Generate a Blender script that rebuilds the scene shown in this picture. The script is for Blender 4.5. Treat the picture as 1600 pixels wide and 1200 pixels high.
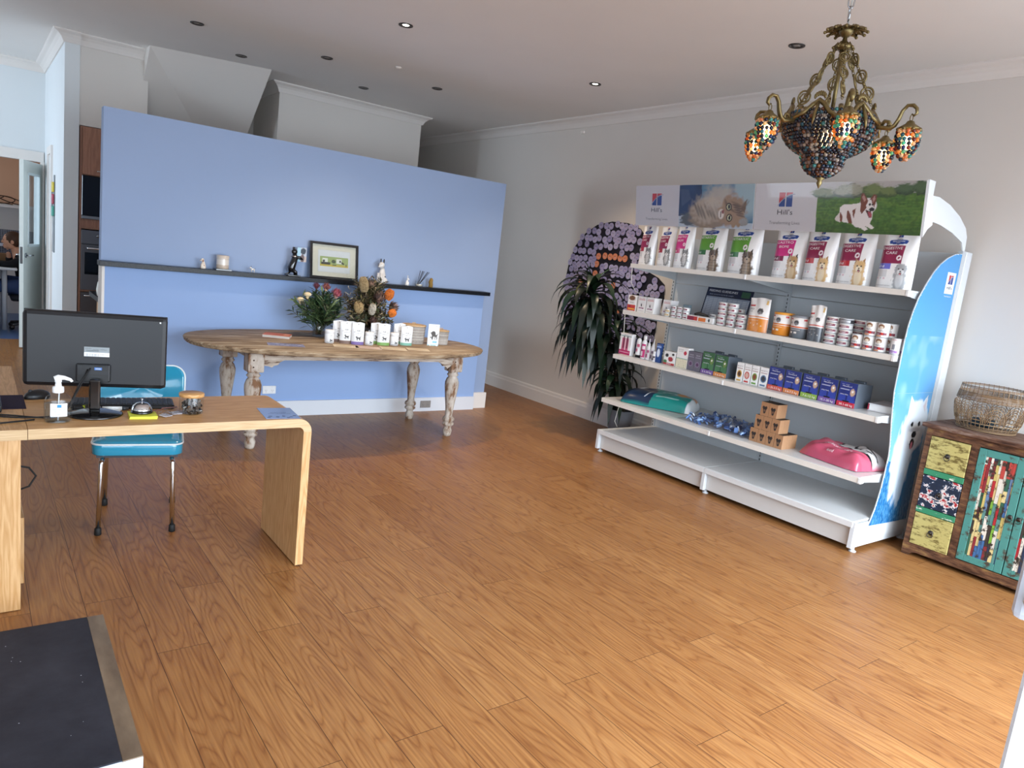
import bpy, bmesh, math, random
import numpy as np
from mathutils import Matrix, Vector, Euler
PI = math.pi
rad = math.radians
for o in list(bpy.data.objects): bpy.data.objects.remove(o)
SC = bpy.context.scene
COL = SC.collection

# ---------------------------------------------------------------- camera
F, YAW, PITCH, ROLL, CAM_H = 1130.55, rad(37.42512445), rad(-9.50500928), rad(6.59476507), 1.55
fwd = Vector((math.sin(YAW)*math.cos(PITCH), math.cos(YAW)*math.cos(PITCH), math.sin(PITCH)))
rt = Vector((math.cos(YAW), -math.sin(YAW), 0)); up = rt.cross(fwd)
r2 = math.cos(ROLL)*rt + math.sin(ROLL)*up; u2 = -math.sin(ROLL)*rt + math.cos(ROLL)*up
cam = bpy.data.cameras.new('camera'); camo = bpy.data.objects.new('camera', cam); COL.objects.link(camo)
cam.sensor_width = 36; cam.lens = F/1600*36; cam.clip_start = 0.05; cam.clip_end = 60
camo.matrix_world = Matrix(((r2.x, u2.x, -fwd.x, 0), (r2.y, u2.y, -fwd.y, 0), (r2.z, u2.z, -fwd.z, CAM_H), (0, 0, 0, 1)))
SC.camera = camo
SC.view_settings.view_transform = 'Standard'; SC.view_settings.look = 'None'
SC.view_settings.exposure = 0.12; SC.view_settings.gamma = 1
SC.view_settings.use_curve_mapping = False

# ---------------------------------------------------------------- world and daylight
W = bpy.data.worlds.new('daylight'); SC.world = W; W.use_nodes = True
W.node_tree.nodes['Background'].inputs[0].default_value = (0.74, 0.86, 1.0, 1)
W.node_tree.nodes['Background'].inputs[1].default_value = 3.2
def area(name, loc, target, sx, sy, power, color, spread=180):
    l = bpy.data.lights.new(name, 'AREA'); l.shape = 'RECTANGLE'; l.size = sx; l.size_y = sy
    l.energy = power; l.color = color; l.spread = rad(spread)
    o = bpy.data.objects.new(name, l); COL.objects.link(o); o.location = loc
    d = Vector(target) - Vector(loc); o.rotation_euler = d.to_track_quat('-Z', 'Y').to_euler()
    return o
DAY = (0.80, 0.90, 1.0)
area('shopfront_daylight', (2.9, -0.62, 1.35), (2.9, 3.0, -1.1), 4.2, 2.1, 150, DAY, 108)
area('shopfront_daylight_left', (-1.9, -0.62, 1.4), (-1.2, 4.0, -0.6), 2.6, 2.1, 28, DAY, 110)
area('side_window_daylight', (-3.9, 8.3, 1.7), (0.7, 9.5, 1.6), 1.6, 2.0, 38, (0.66, 0.82, 1.0), 90)
area('far_room_daylight', (-1.7, 12.0, 2.5), (0.5, 11.6, 1.0), 1.2, 1.4, 16, (0.85, 0.92, 1.0))

# ---------------------------------------------------------------- colours and materials
def lin(c):
    if isinstance(c, str):
        c = c.lstrip('#'); c = tuple(int(c[i:i+2], 16)/255 for i in (0, 2, 4))
    return tuple(((x+0.055)/1.055)**2.4 if x > 0.04045 else x/12.92 for x in c)
class NT:
    """small node helper"""
    def __init__(s, name):
        s.m = bpy.data.materials.new(name); s.m.use_nodes = True; s.t = s.m.node_tree; s.n = s.t.nodes
        s.b = s.n['Principled BSDF']; s.out = s.n['Material Output']
    def new(s, typ, **k):
        n = s.n.new(typ)
        for a, v in k.items():
            if a in n.inputs.keys(): n.inputs[a].default_value = v
            else: setattr(n, a, v)
        return n
    def link(s, a, b): s.t.links.new(a, b)
    def coords(s, scale=(1, 1, 1), rot=(0, 0, 0), kind='Object'):
        tc = s.new('ShaderNodeTexCoord'); mp = s.new('ShaderNodeMapping')
        mp.inputs['Scale'].default_value = scale; mp.inputs['Rotation'].default_value = rot
        s.link(tc.outputs[kind], mp.inputs[0]); return mp.outputs[0]
    def ramp(s, fac, stops, interp='LINEAR'):
        r = s.new('ShaderNodeValToRGB'); r.color_ramp.interpolation = interp
        e = r.color_ramp.elements
        while len(e) < len(stops): e.new(0.5)
        for i, (p, c) in enumerate(stops): e[i].position = p; e[i].color = (*lin(c), 1)
        s.link(fac, r.inputs[0]); return r.outputs[0]
    def bump(s, h, strength=0.2, dist=0.01):
        b = s.new('ShaderNodeBump'); b.inputs['Strength'].default_value = strength; b.inputs['Distance'].default_value = dist
        s.link(h, b.inputs['Height']); s.link(b.outputs[0], s.b.inputs['Normal'])
    def mix(s, fac, a, b, blend='MIX'):
        m = s.new('ShaderNodeMix', data_type='RGBA', blend_type=blend)
        for sock, v in ((m.inputs[0], fac), (m.inputs[6], a), (m.inputs[7], b)):
            if hasattr(v, 'is_linked'): s.link(v, sock)
            elif isinstance(v, (int, float)): sock.default_value = v
            else: sock.default_value = (*lin(v), 1)
        return m.outputs[2]
    def math(s, op, a, b=0.0):
        m = s.new('ShaderNodeMath', operation=op)
        for sock, v in ((m.inputs[0], a), (m.inputs[1], b)):
            if hasattr(v, 'is_linked'): s.link(v, sock)
            else: sock.default_value = v
        return m.outputs[0]
    def P(s, **k):
        for a, v in k.items():
            key = {'rough': 'Roughness', 'metal': 'Metallic', 'color': 'Base Color', 'spec': 'Specular IOR Level', 'coat': 'Coat Weight',
                   'trans': 'Transmission Weight', 'ior': 'IOR', 'sheen': 'Sheen Weight', 'alpha': 'Alpha', 'coatrough': 'Coat Roughness', 'sub': 'Subsurface Weight'}[a]
            s.b.inputs[key].default_value = (*lin(v), 1) if a == 'color' else v
        return s
def attr_mat(name, rough, metal=0, coat=0, spec=0.5, grain=0.06, gscale=30, bump=0.0):
    """colour comes from the mesh's own colour attribute, with a faint procedural variation"""
    n = NT(name); n.P(rough=rough, metal=metal, coat=coat, spec=spec)
    a = n.new('ShaderNodeAttribute', attribute_name='Col')
    nz = n.new('ShaderNodeTexNoise', Scale=gscale, Detail=3.0); n.link(n.coords(), nz.inputs['Vector'])
    v = n.math('MULTIPLY_ADD', nz.outputs[0], grain*2); n.t.nodes[-1].inputs[2].default_value = 1-grain
    h = n.new('ShaderNodeHueSaturation'); n.link(v, h.inputs['Value']); n.link(a.outputs['Color'], h.inputs['Color'])
    n.link(h.outputs[0], n.b.inputs['Base Color'])
    if bump: n.bump(nz.outputs[0], bump, 0.002)
    return n.m
MAT = {}
MAT['paper'] = attr_mat('printed_paper', 0.55)
MAT['film'] = attr_mat('glossy_film', 0.28, coat=0.3)
MAT['matte'] = attr_mat('matte_paint', 0.75)
MAT['plastic'] = attr_mat('plastic', 0.38, grain=0.03)
MAT['gloss'] = attr_mat('gloss_plastic', 0.12, grain=0.03, coat=0.5)
MAT['ceramic'] = attr_mat('glazed_ceramic', 0.15, coat=0.4)
MAT['cloth'] = attr_mat('cloth', 0.9, gscale=200, bump=0.3, spec=0.2)
MAT['skin'] = attr_mat('skin', 0.5)
MAT['metal'] = attr_mat('painted_metal', 0.35, spec=0.5, grain=0.02)
MAT['chrome'] = attr_mat('chrome', 0.12, metal=1, grain=0.01)
MAT['brass'] = attr_mat('aged_brass', 0.38, metal=0.85, grain=0.35, gscale=60, bump=0.5)
MAT['leaf'] = attr_mat('leaf', 0.38, grain=0.18, gscale=18)
MAT['dry'] = attr_mat('dried_flower', 0.85, grain=0.25, gscale=120, bump=0.6)
MAT['wicker'] = attr_mat('wicker', 0.65, grain=0.22, gscale=70)
MAT['rubber'] = attr_mat('rubber', 0.7)
MAT['print'] = attr_mat('laminated_print', 0.22, grain=0.01, coat=0.2)
MAT['satin'] = attr_mat('satin_white_steel', 0.3, grain=0.01)
def wall_mat(name, c, rough=0.85):
    n = NT(name); n.P(rough=rough, spec=0.25)
    nz = n.new('ShaderNodeTexNoise', Scale=2.2, Detail=4.0); n.link(n.coords(), nz.inputs['Vector'])
    l = lin(c); c0 = tuple(min(1, x) for x in l)
    r = n.new('ShaderNodeValToRGB'); r.color_ramp.elements[0].color = (*[x*0.97 for x in c0], 1); r.color_ramp.elements[1].color = (*[min(1, x*1.03) for x in c0], 1)
    n.link(nz.outputs[0], r.inputs[0]); n.link(r.outputs[0], n.b.inputs['Base Color'])
    n2 = n.new('ShaderNodeTexNoise', Scale=180.0, Detail=2.0); n.link(n.coords(), n2.inputs['Vector']); n.bump(n2.outputs[0], 0.06, 0.002)
    return n.m
MAT['wall_white'] = wall_mat('warm_white_wall', '#dcd6cf')
MAT['wall_cool'] = wall_mat('cool_white_wall', '#dfe3e4')
MAT['ceiling'] = wall_mat('ceiling_white', '#ebe8e4')
MAT['trim'] = wall_mat('trim_white', '#e6e0da', 0.5)
MAT['wall_blue'] = wall_mat('cornflower_wall', '#93add8', 0.7); MAT['wall_blue_upper'] = wall_mat('grey_blue_wall', '#95a7c6', 0.7)
MAT['wall_peach'] = wall_mat('peach_wall', '#d9b296')
MAT['wall_red'] = wall_mat('red_wall', '#7a1418')
MAT['skirt_grey'] = wall_mat('skirting_white', '#d9dce2', 0.5)
def floor_mat():
    n = NT('oak_vinyl_planks'); n.P(rough=0.38, spec=0.45)
    tc = n.new('ShaderNodeTexCoord'); mp = n.new('ShaderNodeMapping'); mp.inputs['Rotation'].default_value = (0, 0, rad(90))
    n.link(tc.outputs['Object'], mp.inputs[0])
    br = n.new('ShaderNodeTexBrick', Scale=1.0); br.offset = 0.37; br.offset_frequency = 2; br.squash = 1
    br.inputs['Color1'].default_value = (0, 0, 0, 1); br.inputs['Color2'].default_value = (1, 1, 1, 1); br.inputs['Mortar'].default_value = (.5, .5, .5, 1)
    br.inputs['Mortar Size'].default_value = 0.0012; br.inputs['Mortar Smooth'].default_value = 0.1; br.inputs['Bias'].default_value = 0
    br.inputs['Brick Width'].default_value = 1.32; br.inputs['Row Height'].default_value = 0.18
    n.link(mp.outputs[0], br.inputs[0])
    rnd = n.new('ShaderNodeSeparateColor'); n.link(br.outputs[0], rnd.inputs[0])
    sep = n.new('ShaderNodeSeparateXYZ'); n.link(tc.outputs['Object'], sep.inputs[0])
    off = n.math('MULTIPLY', rnd.outputs[0], 37.0)
    cx = n.math('ADD', n.math('MULTIPLY', sep.outputs[0], 1.0), off)
    cy = n.math('ADD', n.math('MULTIPLY', sep.outputs[1], 0.12), off)
    cmb = n.new('ShaderNodeCombineXYZ'); n.link(cx, cmb.inputs[0]); n.link(cy, cmb.inputs[1])
    # cathedral figure: contour lines of a stretched noise
    nz = n.new('ShaderNodeTexNoise', Scale=9.5, Detail=1.0, Roughness=0.4); n.link(cmb.outputs[0], nz.inputs['Vector'])
    rings = n.math('FRACT', n.math('MULTIPLY', nz.outputs[0], 14.0))
    tri = n.math('ABSOLUTE', n.math('SUBTRACT', rings, 0.5))
    cy2 = n.math('MULTIPLY', sep.outputs[1], 0.035); cmb2 = n.new('ShaderNodeCombineXYZ'); n.link(sep.outputs[0], cmb2.inputs[0]); n.link(cy2, cmb2.inputs[1]); n.link(off, cmb2.inputs[2])
    fine = n.new('ShaderNodeTexNoise', Scale=120.0, Detail=3.0); n.link(cmb2.outputs[0], fine.inputs['Vector'])
    base = n.ramp(fine.outputs[0], [(0.3, '#90623a'), (0.7, '#ac7c4a')])
    ring = n.ramp(tri, [(0.0, '#a87a50'), (0.12, '#e6d0b4'), (0.35, '#ffffff'), (0.5, '#fffaf0')])
    c = n.mix(0.45, base, ring, 'MULTIPLY')
    pl = n.ramp(rnd.outputs[0], [(0.0, '#e2d6c8'), (0.5, '#f4ede4'), (1.0, '#ffffff')])
    c = n.mix(0.7, c, pl, 'MULTIPLY')
    c = n.mix(br.outputs['Fac'], c, '#4a2c18')
    n.link(c, n.b.inputs['Base Color'])
    rr = n.math('MULTIPLY_ADD', fine.outputs[0], 0.2); n.t.nodes[-1].inputs[2].default_value = 0.3
    n.link(rr, n.b.inputs['Roughness'])
    h = n.math('ADD', tri, n.math('MULTIPLY', fine.outputs[0], 0.6)); n.bump(h, 0.05, 0.002)
    return n.m
MAT['floor'] = floor_mat()
def oak_mat(name, c1, c2, stretch=(1, 14, 14), rings=9.0, rough=0.45):
    n = NT(name); n.P(rough=rough)
    v = n.coords(stretch)
    nz = n.new('ShaderNodeTexNoise', Scale=1.4, Detail=2.0, Roughness=0.4); n.link(v, nz.inputs['Vector'])
    tri = n.math('ABSOLUTE', n.math('SUBTRACT', n.math('FRACT', n.math('MULTIPLY', nz.outputs[0], rings)), 0.5))
    f = n.new('ShaderNodeTexNoise', Scale=16.0, Detail=3.0); n.link(v, f.inputs['Vector'])
    s = n.math('ADD', n.math('MULTIPLY', tri, 0.8), n.math('MULTIPLY', f.outputs[0], 0.6))
    n.link(n.ramp(s, [(0.25, c2), (0.75, c1)]), n.b.inputs['Base Color'])
    n.bump(s, 0.04, 0.001)
    return n.m
MAT['oak_x'] = oak_mat('oak_laminate_lengthwise', '#d3a46c', '#b9854d', (1.2, 16, 16))
MAT['oak_z'] = oak_mat('oak_laminate_upright', '#cfa676', '#b68853', (16, 16, 1.2))
MAT['oak_edge'] = oak_mat('pale_oak_edge', '#ccae86', '#b6956a', (1.2, 18, 40))
MAT['oak_y'] = oak_mat('oak_laminate_crosswise', '#d3a46c', '#b98850', (16, 1.2, 16))
MAT['kitchen_wood'] = oak_mat('kitchen_veneer', '#a8765c', '#8d5f48', (20, 20, 1.5), 5)
def limed(name, a, b, c, stretch, t=(0.40, 0.52, 0.64)):
    n = NT(name); n.P(rough=0.7, spec=0.3)
    v = n.coords(stretch)
    nz = n.new('ShaderNodeTexNoise', Scale=7.0, Detail=7.0, Roughness=0.65); n.link(v, nz.inputs['Vector'])
    n.link(n.ramp(nz.outputs[0], [(t[0], a), (t[1], b), (t[2], c)]), n.b.inputs['Base Color'])
    n.bump(nz.outputs[0], 0.3, 0.004)
    return n.m
MAT['limed_top'] = limed('worn_limed_tabletop', '#66503c', '#9c8468', '#c9b9a0', (0.5, 4.5, 4), (0.36, 0.52, 0.72))
MAT['limed_leg'] = limed('whitewashed_leg', '#7c5a40', '#b3a698', '#c8beb2', (2.5, 2.5, 1.0), (0.40, 0.50, 0.66))
MAT['limed_apron'] = limed('whitewashed_apron', '#5d4330', '#a8998a', '#c2b6a8', (0.8, 4, 5), (0.38, 0.46, 0.62))
MAT['brown_wood'] = limed('reclaimed_brown_wood', '#3a2418', '#6f4c36', '#a8874e', (1.5, 1.5, 6), (0.35, 0.55, 0.8))
MAT['brown_top'] = limed('reclaimed_striped_top', '#3a241a', '#6b4b3a', '#9c8c80', (9, 0.9, 6), (0.35, 0.52, 0.72))
def chipped(name, c, dark, t0=0.36, t1=0.42, sc=14, st=(1, 1.6, 5)):
    n = NT(name); n.P(rough=0.6)
    nz = n.new('ShaderNodeTexNoise', Scale=float(sc), Detail=8.0, Roughness=0.7); n.link(n.coords(st), nz.inputs['Vector'])
    a = n.new('ShaderNodeAttribute', attribute_name='Col')
    r = n.new('ShaderNodeValToRGB'); r.color_ramp.elements[0].position = t0; r.color_ramp.elements[1].position = t1; n.link(nz.outputs[0], r.inputs[0])
    cc = a.outputs['Color'] if c is None else c
    n.link(n.mix(r.outputs[0], dark, cc), n.b.inputs['Base Color']); n.bump(r.outputs[0], 0.25, 0.002)
    return n.m
MAT['chip_yellow'] = chipped('chipped_yellow_paint', '#bdb06c', '#6e5e2c', 0.41, 0.52, 12, (1, 1.4, 4))
MAT['chip_green'] = chipped('chipped_green_paint', '#34865f', '#d6dccb', 0.38, 0.41, 9)
MAT['chip_teal'] = chipped('chipped_teal_paint', '#4a8a82', '#463c30', 0.40, 0.47, 7, (1, 1.6, 2.2))
MAT['chip_multi'] = chipped('chipped_mosaic_paint', None, '#3b3027', 0.42, 0.47, 13, (1, 2.5, 2.0))
def navy():
    n = NT('crackled_navy_paint'); n.P(rough=0.55)
    nz = n.new('ShaderNodeTexNoise', Scale=22.0, Detail=6.0, Roughness=0.6); n.link(n.coords((1, 1, 1.7)), nz.inputs['Vector'])
    n.link(n.ramp(nz.outputs[0], [(0.0, '#142338'), (0.50, '#1f3a5a'), (0.535, '#e8e2dc'), (0.57, '#dccfc8'), (0.60, '#a8242c'), (0.7, '#c23038')], 'CONSTANT'), n.b.inputs['Base Color'])
    return n.m
MAT['chip_navy'] = navy()
def stone():
    n = NT('black_stone'); n.P(rough=0.32, color='#14161c', spec=0.25)
    nz = n.new('ShaderNodeTexNoise', Scale=160.0, Detail=4.0); n.link(n.coords(), nz.inputs['Vector'])
    n.link(n.ramp(nz.outputs[0], [(0.45, '#0c0e12'), (0.75, '#2c3038')]), n.b.inputs['Base Color']); return n.m
MAT['stone'] = stone()
def mat_rubber():
    n = NT('scuffed_black_rubber'); n.P(rough=0.75, spec=0.3)
    a = n.new('ShaderNodeTexNoise', Scale=5.0, Detail=8.0, Roughness=0.7); n.link(n.coords(), a.inputs['Vector'])
    b = n.new('ShaderNodeTexVoronoi', Scale=26.0); n.link(n.coords(), b.inputs['Vector'])
    s = n.new('ShaderNodeTexNoise', Scale=3.0, Detail=3.0); n.link(n.coords(), s.inputs['Vector'])
    c = n.ramp(a.outputs[0], [(0.35, '#22222a'), (0.75, '#34343c')])
    k = n.math('MULTIPLY', n.math('LESS_THAN', b.outputs[0], 0.045), n.math('GREATER_THAN', s.outputs[0], 0.5))
    n.link(n.mix(k, c, '#b8bcc4'), n.b.inputs['Base Color']); return n.m
MAT['scale_rubber'] = mat_rubber()
def brushed(name, c):
    n = NT(name); n.P(rough=0.42, metal=0.75)
    nz = n.new('ShaderNodeTexNoise', Scale=6.0, Detail=5.0); n.link(n.coords((3, 1, 1)), nz.inputs['Vector'])
    n.link(n.ramp(nz.outputs[0], [(0.3, c), (0.8, '#b9a48a')]), n.b.inputs['Base Color']); return n.m
MAT['brushed_bronze'] = brushed('brushed_bronze_strip', '#8a7866')
def glass(name, tint=(1, 1, 1), rough=0.02, k=0.55, k0=0.05):
    n = NT(name); n.n.remove(n.b)
    tr = n.new('ShaderNodeBsdfTransparent'); tr.inputs[0].default_value = (*tint, 1)
    gl = n.new('ShaderNodeBsdfGlossy'); gl.inputs['Roughness'].default_value = rough
    lw = n.new('ShaderNodeLayerWeight'); mx = n.new('ShaderNodeMixShader')
    pw = n.math('MULTIPLY_ADD', n.math('POWER', lw.outputs['Facing'], 3.5), k); n.t.nodes[-1].inputs[2].default_value = k0
    n.link(pw, mx.inputs[0]); n.link(tr.outputs[0], mx.inputs[1]); n.link(gl.outputs[0], mx.inputs[2]); n.link(mx.outputs[0], n.out.inputs[0])
    return n.m
MAT['glass'] = glass('clear_glass', (0.93, 0.95, 0.95))
MAT['cover'] = glass('acrylic_cover', (0.97, 0.97, 0.97), 0.03, k=0.16, k0=0.02)
MAT['film_clear'] = glass('clear_film', (0.9, 0.9, 0.92), 0.08)
MAT['gel'] = glass('clear_gel', (0.86, 0.90, 0.93), 0.05)
def beads():
    n = NT('glass_beads')
    a = n.new('ShaderNodeAttribute', attribute_name='Col'); n.n.remove(n.b)
    tl = n.new('ShaderNodeBsdfTranslucent'); df = n.new('ShaderNodeBsdfDiffuse'); gl = n.new('ShaderNodeBsdfGlossy', Roughness=0.06)
    tp = n.new('ShaderNodeBsdfTransparent')
    for x in (tl, df, tp): n.link(a.outputs['Color'], x.inputs[0])
    m1 = n.new('ShaderNodeMixShader'); m1.inputs[0].default_value = 0.62; n.link(df.outputs[0], m1.inputs[1]); n.link(tl.outputs[0], m1.inputs[2])
    m3 = n.new('ShaderNodeMixShader'); m3.inputs[0].default_value = 0.22; n.link(m1.outputs[0], m3.inputs[1]); n.link(tp.outputs[0], m3.inputs[2])
    fr = n.new('ShaderNodeFresnel', IOR=1.6); m2 = n.new('ShaderNodeMixShader'); n.link(fr.outputs[0], m2.inputs[0]); n.link(m3.outputs[0], m2.inputs[1]); n.link(gl.outputs[0], m2.inputs[2])
    n.link(m2.outputs[0], n.out.inputs[0]); return n.m
MAT['beads'] = beads()
def emit(name, c, s):
    n = NT(name); n.P(color='#ffffff'); n.b.inputs['Emission Color'].default_value = (*lin(c), 1); n.b.inputs['Emission Strength'].default_value = s; return n.m
MAT['bulb'] = emit('warm_bulb', '#ffd08a', 30)
MAT['downlight_on'] = emit('lit_downlight', '#fff6e0', 9)
def mosaic():
    n = NT('small_mosaic_tile'); n.P(rough=0.25)
    br = n.new('ShaderNodeTexBrick', Scale=1.0); br.offset = 0
    for k, v in (('Brick Width', 0.025), ('Row Height', 0.025), ('Mortar Size', 0.002)): br.inputs[k].default_value = v
    br.inputs['Color1'].default_value = (*lin('#1c2233'), 1); br.inputs['Color2'].default_value = (*lin('#39415c'), 1); br.inputs['Mortar'].default_value = (*lin('#8d93a3'), 1)
    n.link(n.coords(rot=(rad(90), 0, 0)), br.inputs[0]); n.link(br.outputs[0], n.b.inputs['Base Color']); return n.m
MAT['mosaic'] = mosaic()

# ---------------------------------------------------------------- mesh builder
_TXT = {}
def text_mesh(s):
    if s not in _TXT:
        c = bpy.data.curves.new('t', 'FONT'); c.body = s; c.size = 1; c.resolution_u = 2; c.align_x = 'CENTER'
        o = bpy.data.objects.new('t', c); COL.objects.link(o); bpy.context.view_layer.update()
        me = bpy.data.meshes.new_from_object(o.evaluated_get(bpy.context.evaluated_depsgraph_get()))
        v = [(q.co.x, q.co.y) for q in me.vertices]; f = [tuple(p.vertices) for p in me.polygons]
        bpy.data.objects.remove(o); bpy.data.meshes.remove(me); bpy.data.curves.remove(c)
        xs = [q[0] for q in v] or [0]; w = max(xs)-min(xs)
        _TXT[s] = (v, f, w or 1, (max(xs)+min(xs))/2)
    return _TXT[s]
def frame(o, u, v):
    u = Vector(u).normalized(); v = Vector(v).normalized(); w = u.cross(v)
    return Matrix(((u.x, v.x, w.x, o[0]), (u.y, v.y, w.y, o[1]), (u.z, v.z, w.z, o[2]), (0, 0, 0, 1)))
class MB:
    def __init__(s): s.v = []; s.f = []; s.c = []; s.m = []; s.sm = []
    def add(s, vs, fs, col, mi=0, sm=False):
        k = len(s.v); s.v += [tuple(q) for q in vs]
        c = lin(col) if isinstance(col, str) else col
        for i, f in enumerate(fs):
            s.f.append(tuple(k+j for j in f)); s.m.append(mi); s.sm.append(sm)
            if isinstance(c, list): s.c.append(c[i])
            else: s.c.append(c)
        return s
    def box(s, c, d, col, ch=0.0, rot=None, mi=0, cols=None):
        x, y, z = (q/2 for q in d); vs = []; ch = min(ch, min(x, y, z)*0.9)
        if ch <= 0:
            vs = [Vector((a*x, b*y, e*z)) for a in (-1, 1) for b in (-1, 1) for e in (-1, 1)]
            fs = [(0, 1, 3, 2), (4, 6, 7, 5), (0, 4, 5, 1), (2, 3, 7, 6), (0, 2, 6, 4), (1, 5, 7, 3)]
        else:
            bm = bmesh.new(); bmesh.ops.create_cube(bm, size=1)
            for v in bm.verts: v.co = Vector((v.co.x*2*x, v.co.y*2*y, v.co.z*2*z))
            bmesh.ops.bevel(bm, geom=list(bm.edges), offset=ch, segments=2 if ch > 0.004 else 1, affect='EDGES', profile=0.5)
            bm.verts.index_update(); vs = [v.co.copy() for v in bm.verts]; fs = [tuple(v.index for v in f.verts) for f in bm.faces]; bm.free()
        if rot is not None: R = Euler(rot).to_matrix(); vs = [R @ q for q in vs]
        return s.add([q + Vector(c) for q in vs], fs, col, mi)
    def ring_surf(s, rings, col, cap=(True, True), closed=True, mi=0, sm=True):
        n = len(rings[0]); vs = [p for r in rings for p in r]; fs = []
        for i in range(len(rings)-1):
            for j in range(n if closed else n-1):
                k = (j+1) % n; fs.append((i*n+j, i*n+k, (i+1)*n+k, (i+1)*n+j))
        cols = col
        if isinstance(col, list) and len(col) == len(rings)-1:
            cols = [c if not isinstance(c, str) else lin(c) for c in col for _ in range(n if closed else n-1)]
        elif isinstance(col, str): cols = [lin(col)]*len(fs)
        elif isinstance(col, tuple): cols = [col]*len(fs)
        if cap[0]: fs.append(tuple(range(n))[::-1]); cols = cols+[cols[0]]
        if cap[1]: fs.append(tuple((len(rings)-1)*n+j for j in range(n))); cols = cols+[cols[-2 if cap[0] else -1]]
        return s.add(vs, fs, cols, mi, sm)
    def lathe(s, prof, c=(0, 0, 0), col='#ffffff', n=24, cap=(True, True), sc=(1, 1), mi=0, sm=True, rot=None):
        R = Euler(rot).to_matrix() if rot is not None else Matrix.Identity(3)
        rings = [[R @ Vector((r*math.cos(2*PI*j/n)*sc[0], r*math.sin(2*PI*j/n)*sc[1], z)) + Vector(c) for j in range(n)] for r, z in prof]
        return s.ring_surf(rings, col, cap, True, mi, sm)
    def cyl(s, p0, p1, r0, r1=None, col='#ffffff', n=14, mi=0, cap=(True, True)):
        return s.tube([p0, p1], [r0, r0 if r1 is None else r1], col, n, mi, cap=cap)
    def tube(s, pts, r, col='#ffffff', n=8, mi=0, closed=False, cap=(True, True), flat=1.0):
        pts = [Vector(p) for p in pts]; m = len(pts)
        rr = r if isinstance(r, (list, tuple)) else [r]*m
        rings = []; prev = None
        for i, p in enumerate(pts):
            a = pts[(i-1) % m] if (closed or i > 0) else p; b = pts[(i+1) % m] if (closed or i < m-1) else p
            t = (b-a); t = t.normalized() if t.length > 1e-9 else Vector((0, 0, 1))
            if prev is None:
                nrm = t.orthogonal().normalized()
                if abs(t.z) < 0.95: nrm = Vector((0, 0, 1)).cross(t).normalized()
            else:
                nrm = prev - t*prev.dot(t); nrm = nrm.normalized() if nrm.length > 1e-6 else t.orthogonal().normalized()
            prev = nrm; bn = t.cross(nrm)
            rings.append([p + nrm*(rr[i]*math.cos(2*PI*j/n)) + bn*(rr[i]*flat*math.sin(2*PI*j/n)) for j in range(n)])
        if closed: rings.append(rings[0])
        return s.ring_surf(rings, col, (False, False) if closed else cap, True, mi, True)
    def ball(s, c, r, col='#ffffff', n=10, m=7, mi=0, rot=None):
        r = (r, r, r) if not isinstance(r, (tuple, list)) else r
        R = Euler(rot).to_matrix() if rot is not None else Matrix.Identity(3)
        rings = []
        for i in range(m+1):
            t = PI*i/m; q = max(math.sin(t), 0.001)
            rings.append([R @ Vector((r[0]*q*math.cos(2*PI*j/n), r[1]*q*math.sin(2*PI*j/n), -r[2]*math.cos(t))) + Vector(c) for j in range(n)])
        return s.ring_surf(rings, col, (False, False), True, mi, True)
    def prism(s, pts, fr, depth, col, mi=0):
        """polygon in the frame's uv plane, extruded from w=0 to w=depth"""
        n = len(pts); area2 = sum(pts[i][0]*pts[(i+1) % n][1]-pts[(i+1) % n][0]*pts[i][1] for i in range(n))
        if area2 < 0: pts = pts[::-1]
        vs = [fr @ Vector((p[0], p[1], w)) for w in (0, depth) for p in pts]
        fs = [tuple(range(n))[::-1], tuple(range(n, 2*n))] + [(i, (i+1) % n, n+(i+1) % n, n+i) for i in range(n)]
        return s.add(vs, fs, col, mi)
    def poly(s, pts, fr, off, col, mi=0):
        n = len(pts); a2 = sum(pts[i][0]*pts[(i+1) % n][1]-pts[(i+1) % n][0]*pts[i][1] for i in range(n))
        if a2 < 0: pts = pts[::-1]
        return s.add([fr @ Vector((p[0], p[1], off)) for p in pts], [tuple(range(n))], col, mi)
    def rect(s, x0, y0, x1, y1, fr, off, col, mi=0): return s.poly([(x0, y0), (x1, y0), (x1, y1), (x0, y1)], fr, off, col, mi)
    def ell(s, x, y, rx, ry, fr, off, col, n=16, mi=0, rot=0):
        return s.poly([(x+rx*math.cos(a)*math.cos(rot)-ry*math.sin(a)*math.sin(rot), y+rx*math.cos(a)*math.sin(rot)+ry*math.sin(a)*math.cos(rot)) for a in [2*PI*i/n for i in range(n)]], fr, off, col, mi)
    def text(s, t, x, y, w, fr, off, col, h=None, warp=None, slant=0.0, mi=0):
        """text centred on x, baseline y, width w (height scales unless h given)"""
        v, f, tw, cx = text_mesh(t); k = w/tw; kh = h/0.72 if h else k
        q = [((a-cx)*k+x+slant*b*kh, b*kh+y) for a, b in v]
        if warp: vs = [warp(a, b, off) for a, b in q]
        else: vs = [fr @ Vector((a, b, off)) for a, b in q]
        return s.add(vs, f, col, mi)
    def grid(s, surf, img, mi=0, sm=True):
        """surf(u,v) -> point; img: (ny, nx, 3) linear colours on the grid vertices"""
        ny, nx = img.shape[:2]; k = len(s.v)
        for j in range(ny):
            for i in range(nx): s.v.append(tuple(surf(i/(nx-1), j/(ny-1))))
        for j in range(ny-1):
            for i in range(nx-1):
                s.f.append((k+j*nx+i, k+j*nx+i+1, k+(j+1)*nx+i+1, k+(j+1)*nx+i)); s.m.append(mi); s.sm.append(sm)
                s.c.append([tuple(img[b, a]) for a, b in ((i, j), (i+1, j), (i+1, j+1), (i, j+1))])
        return s
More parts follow.
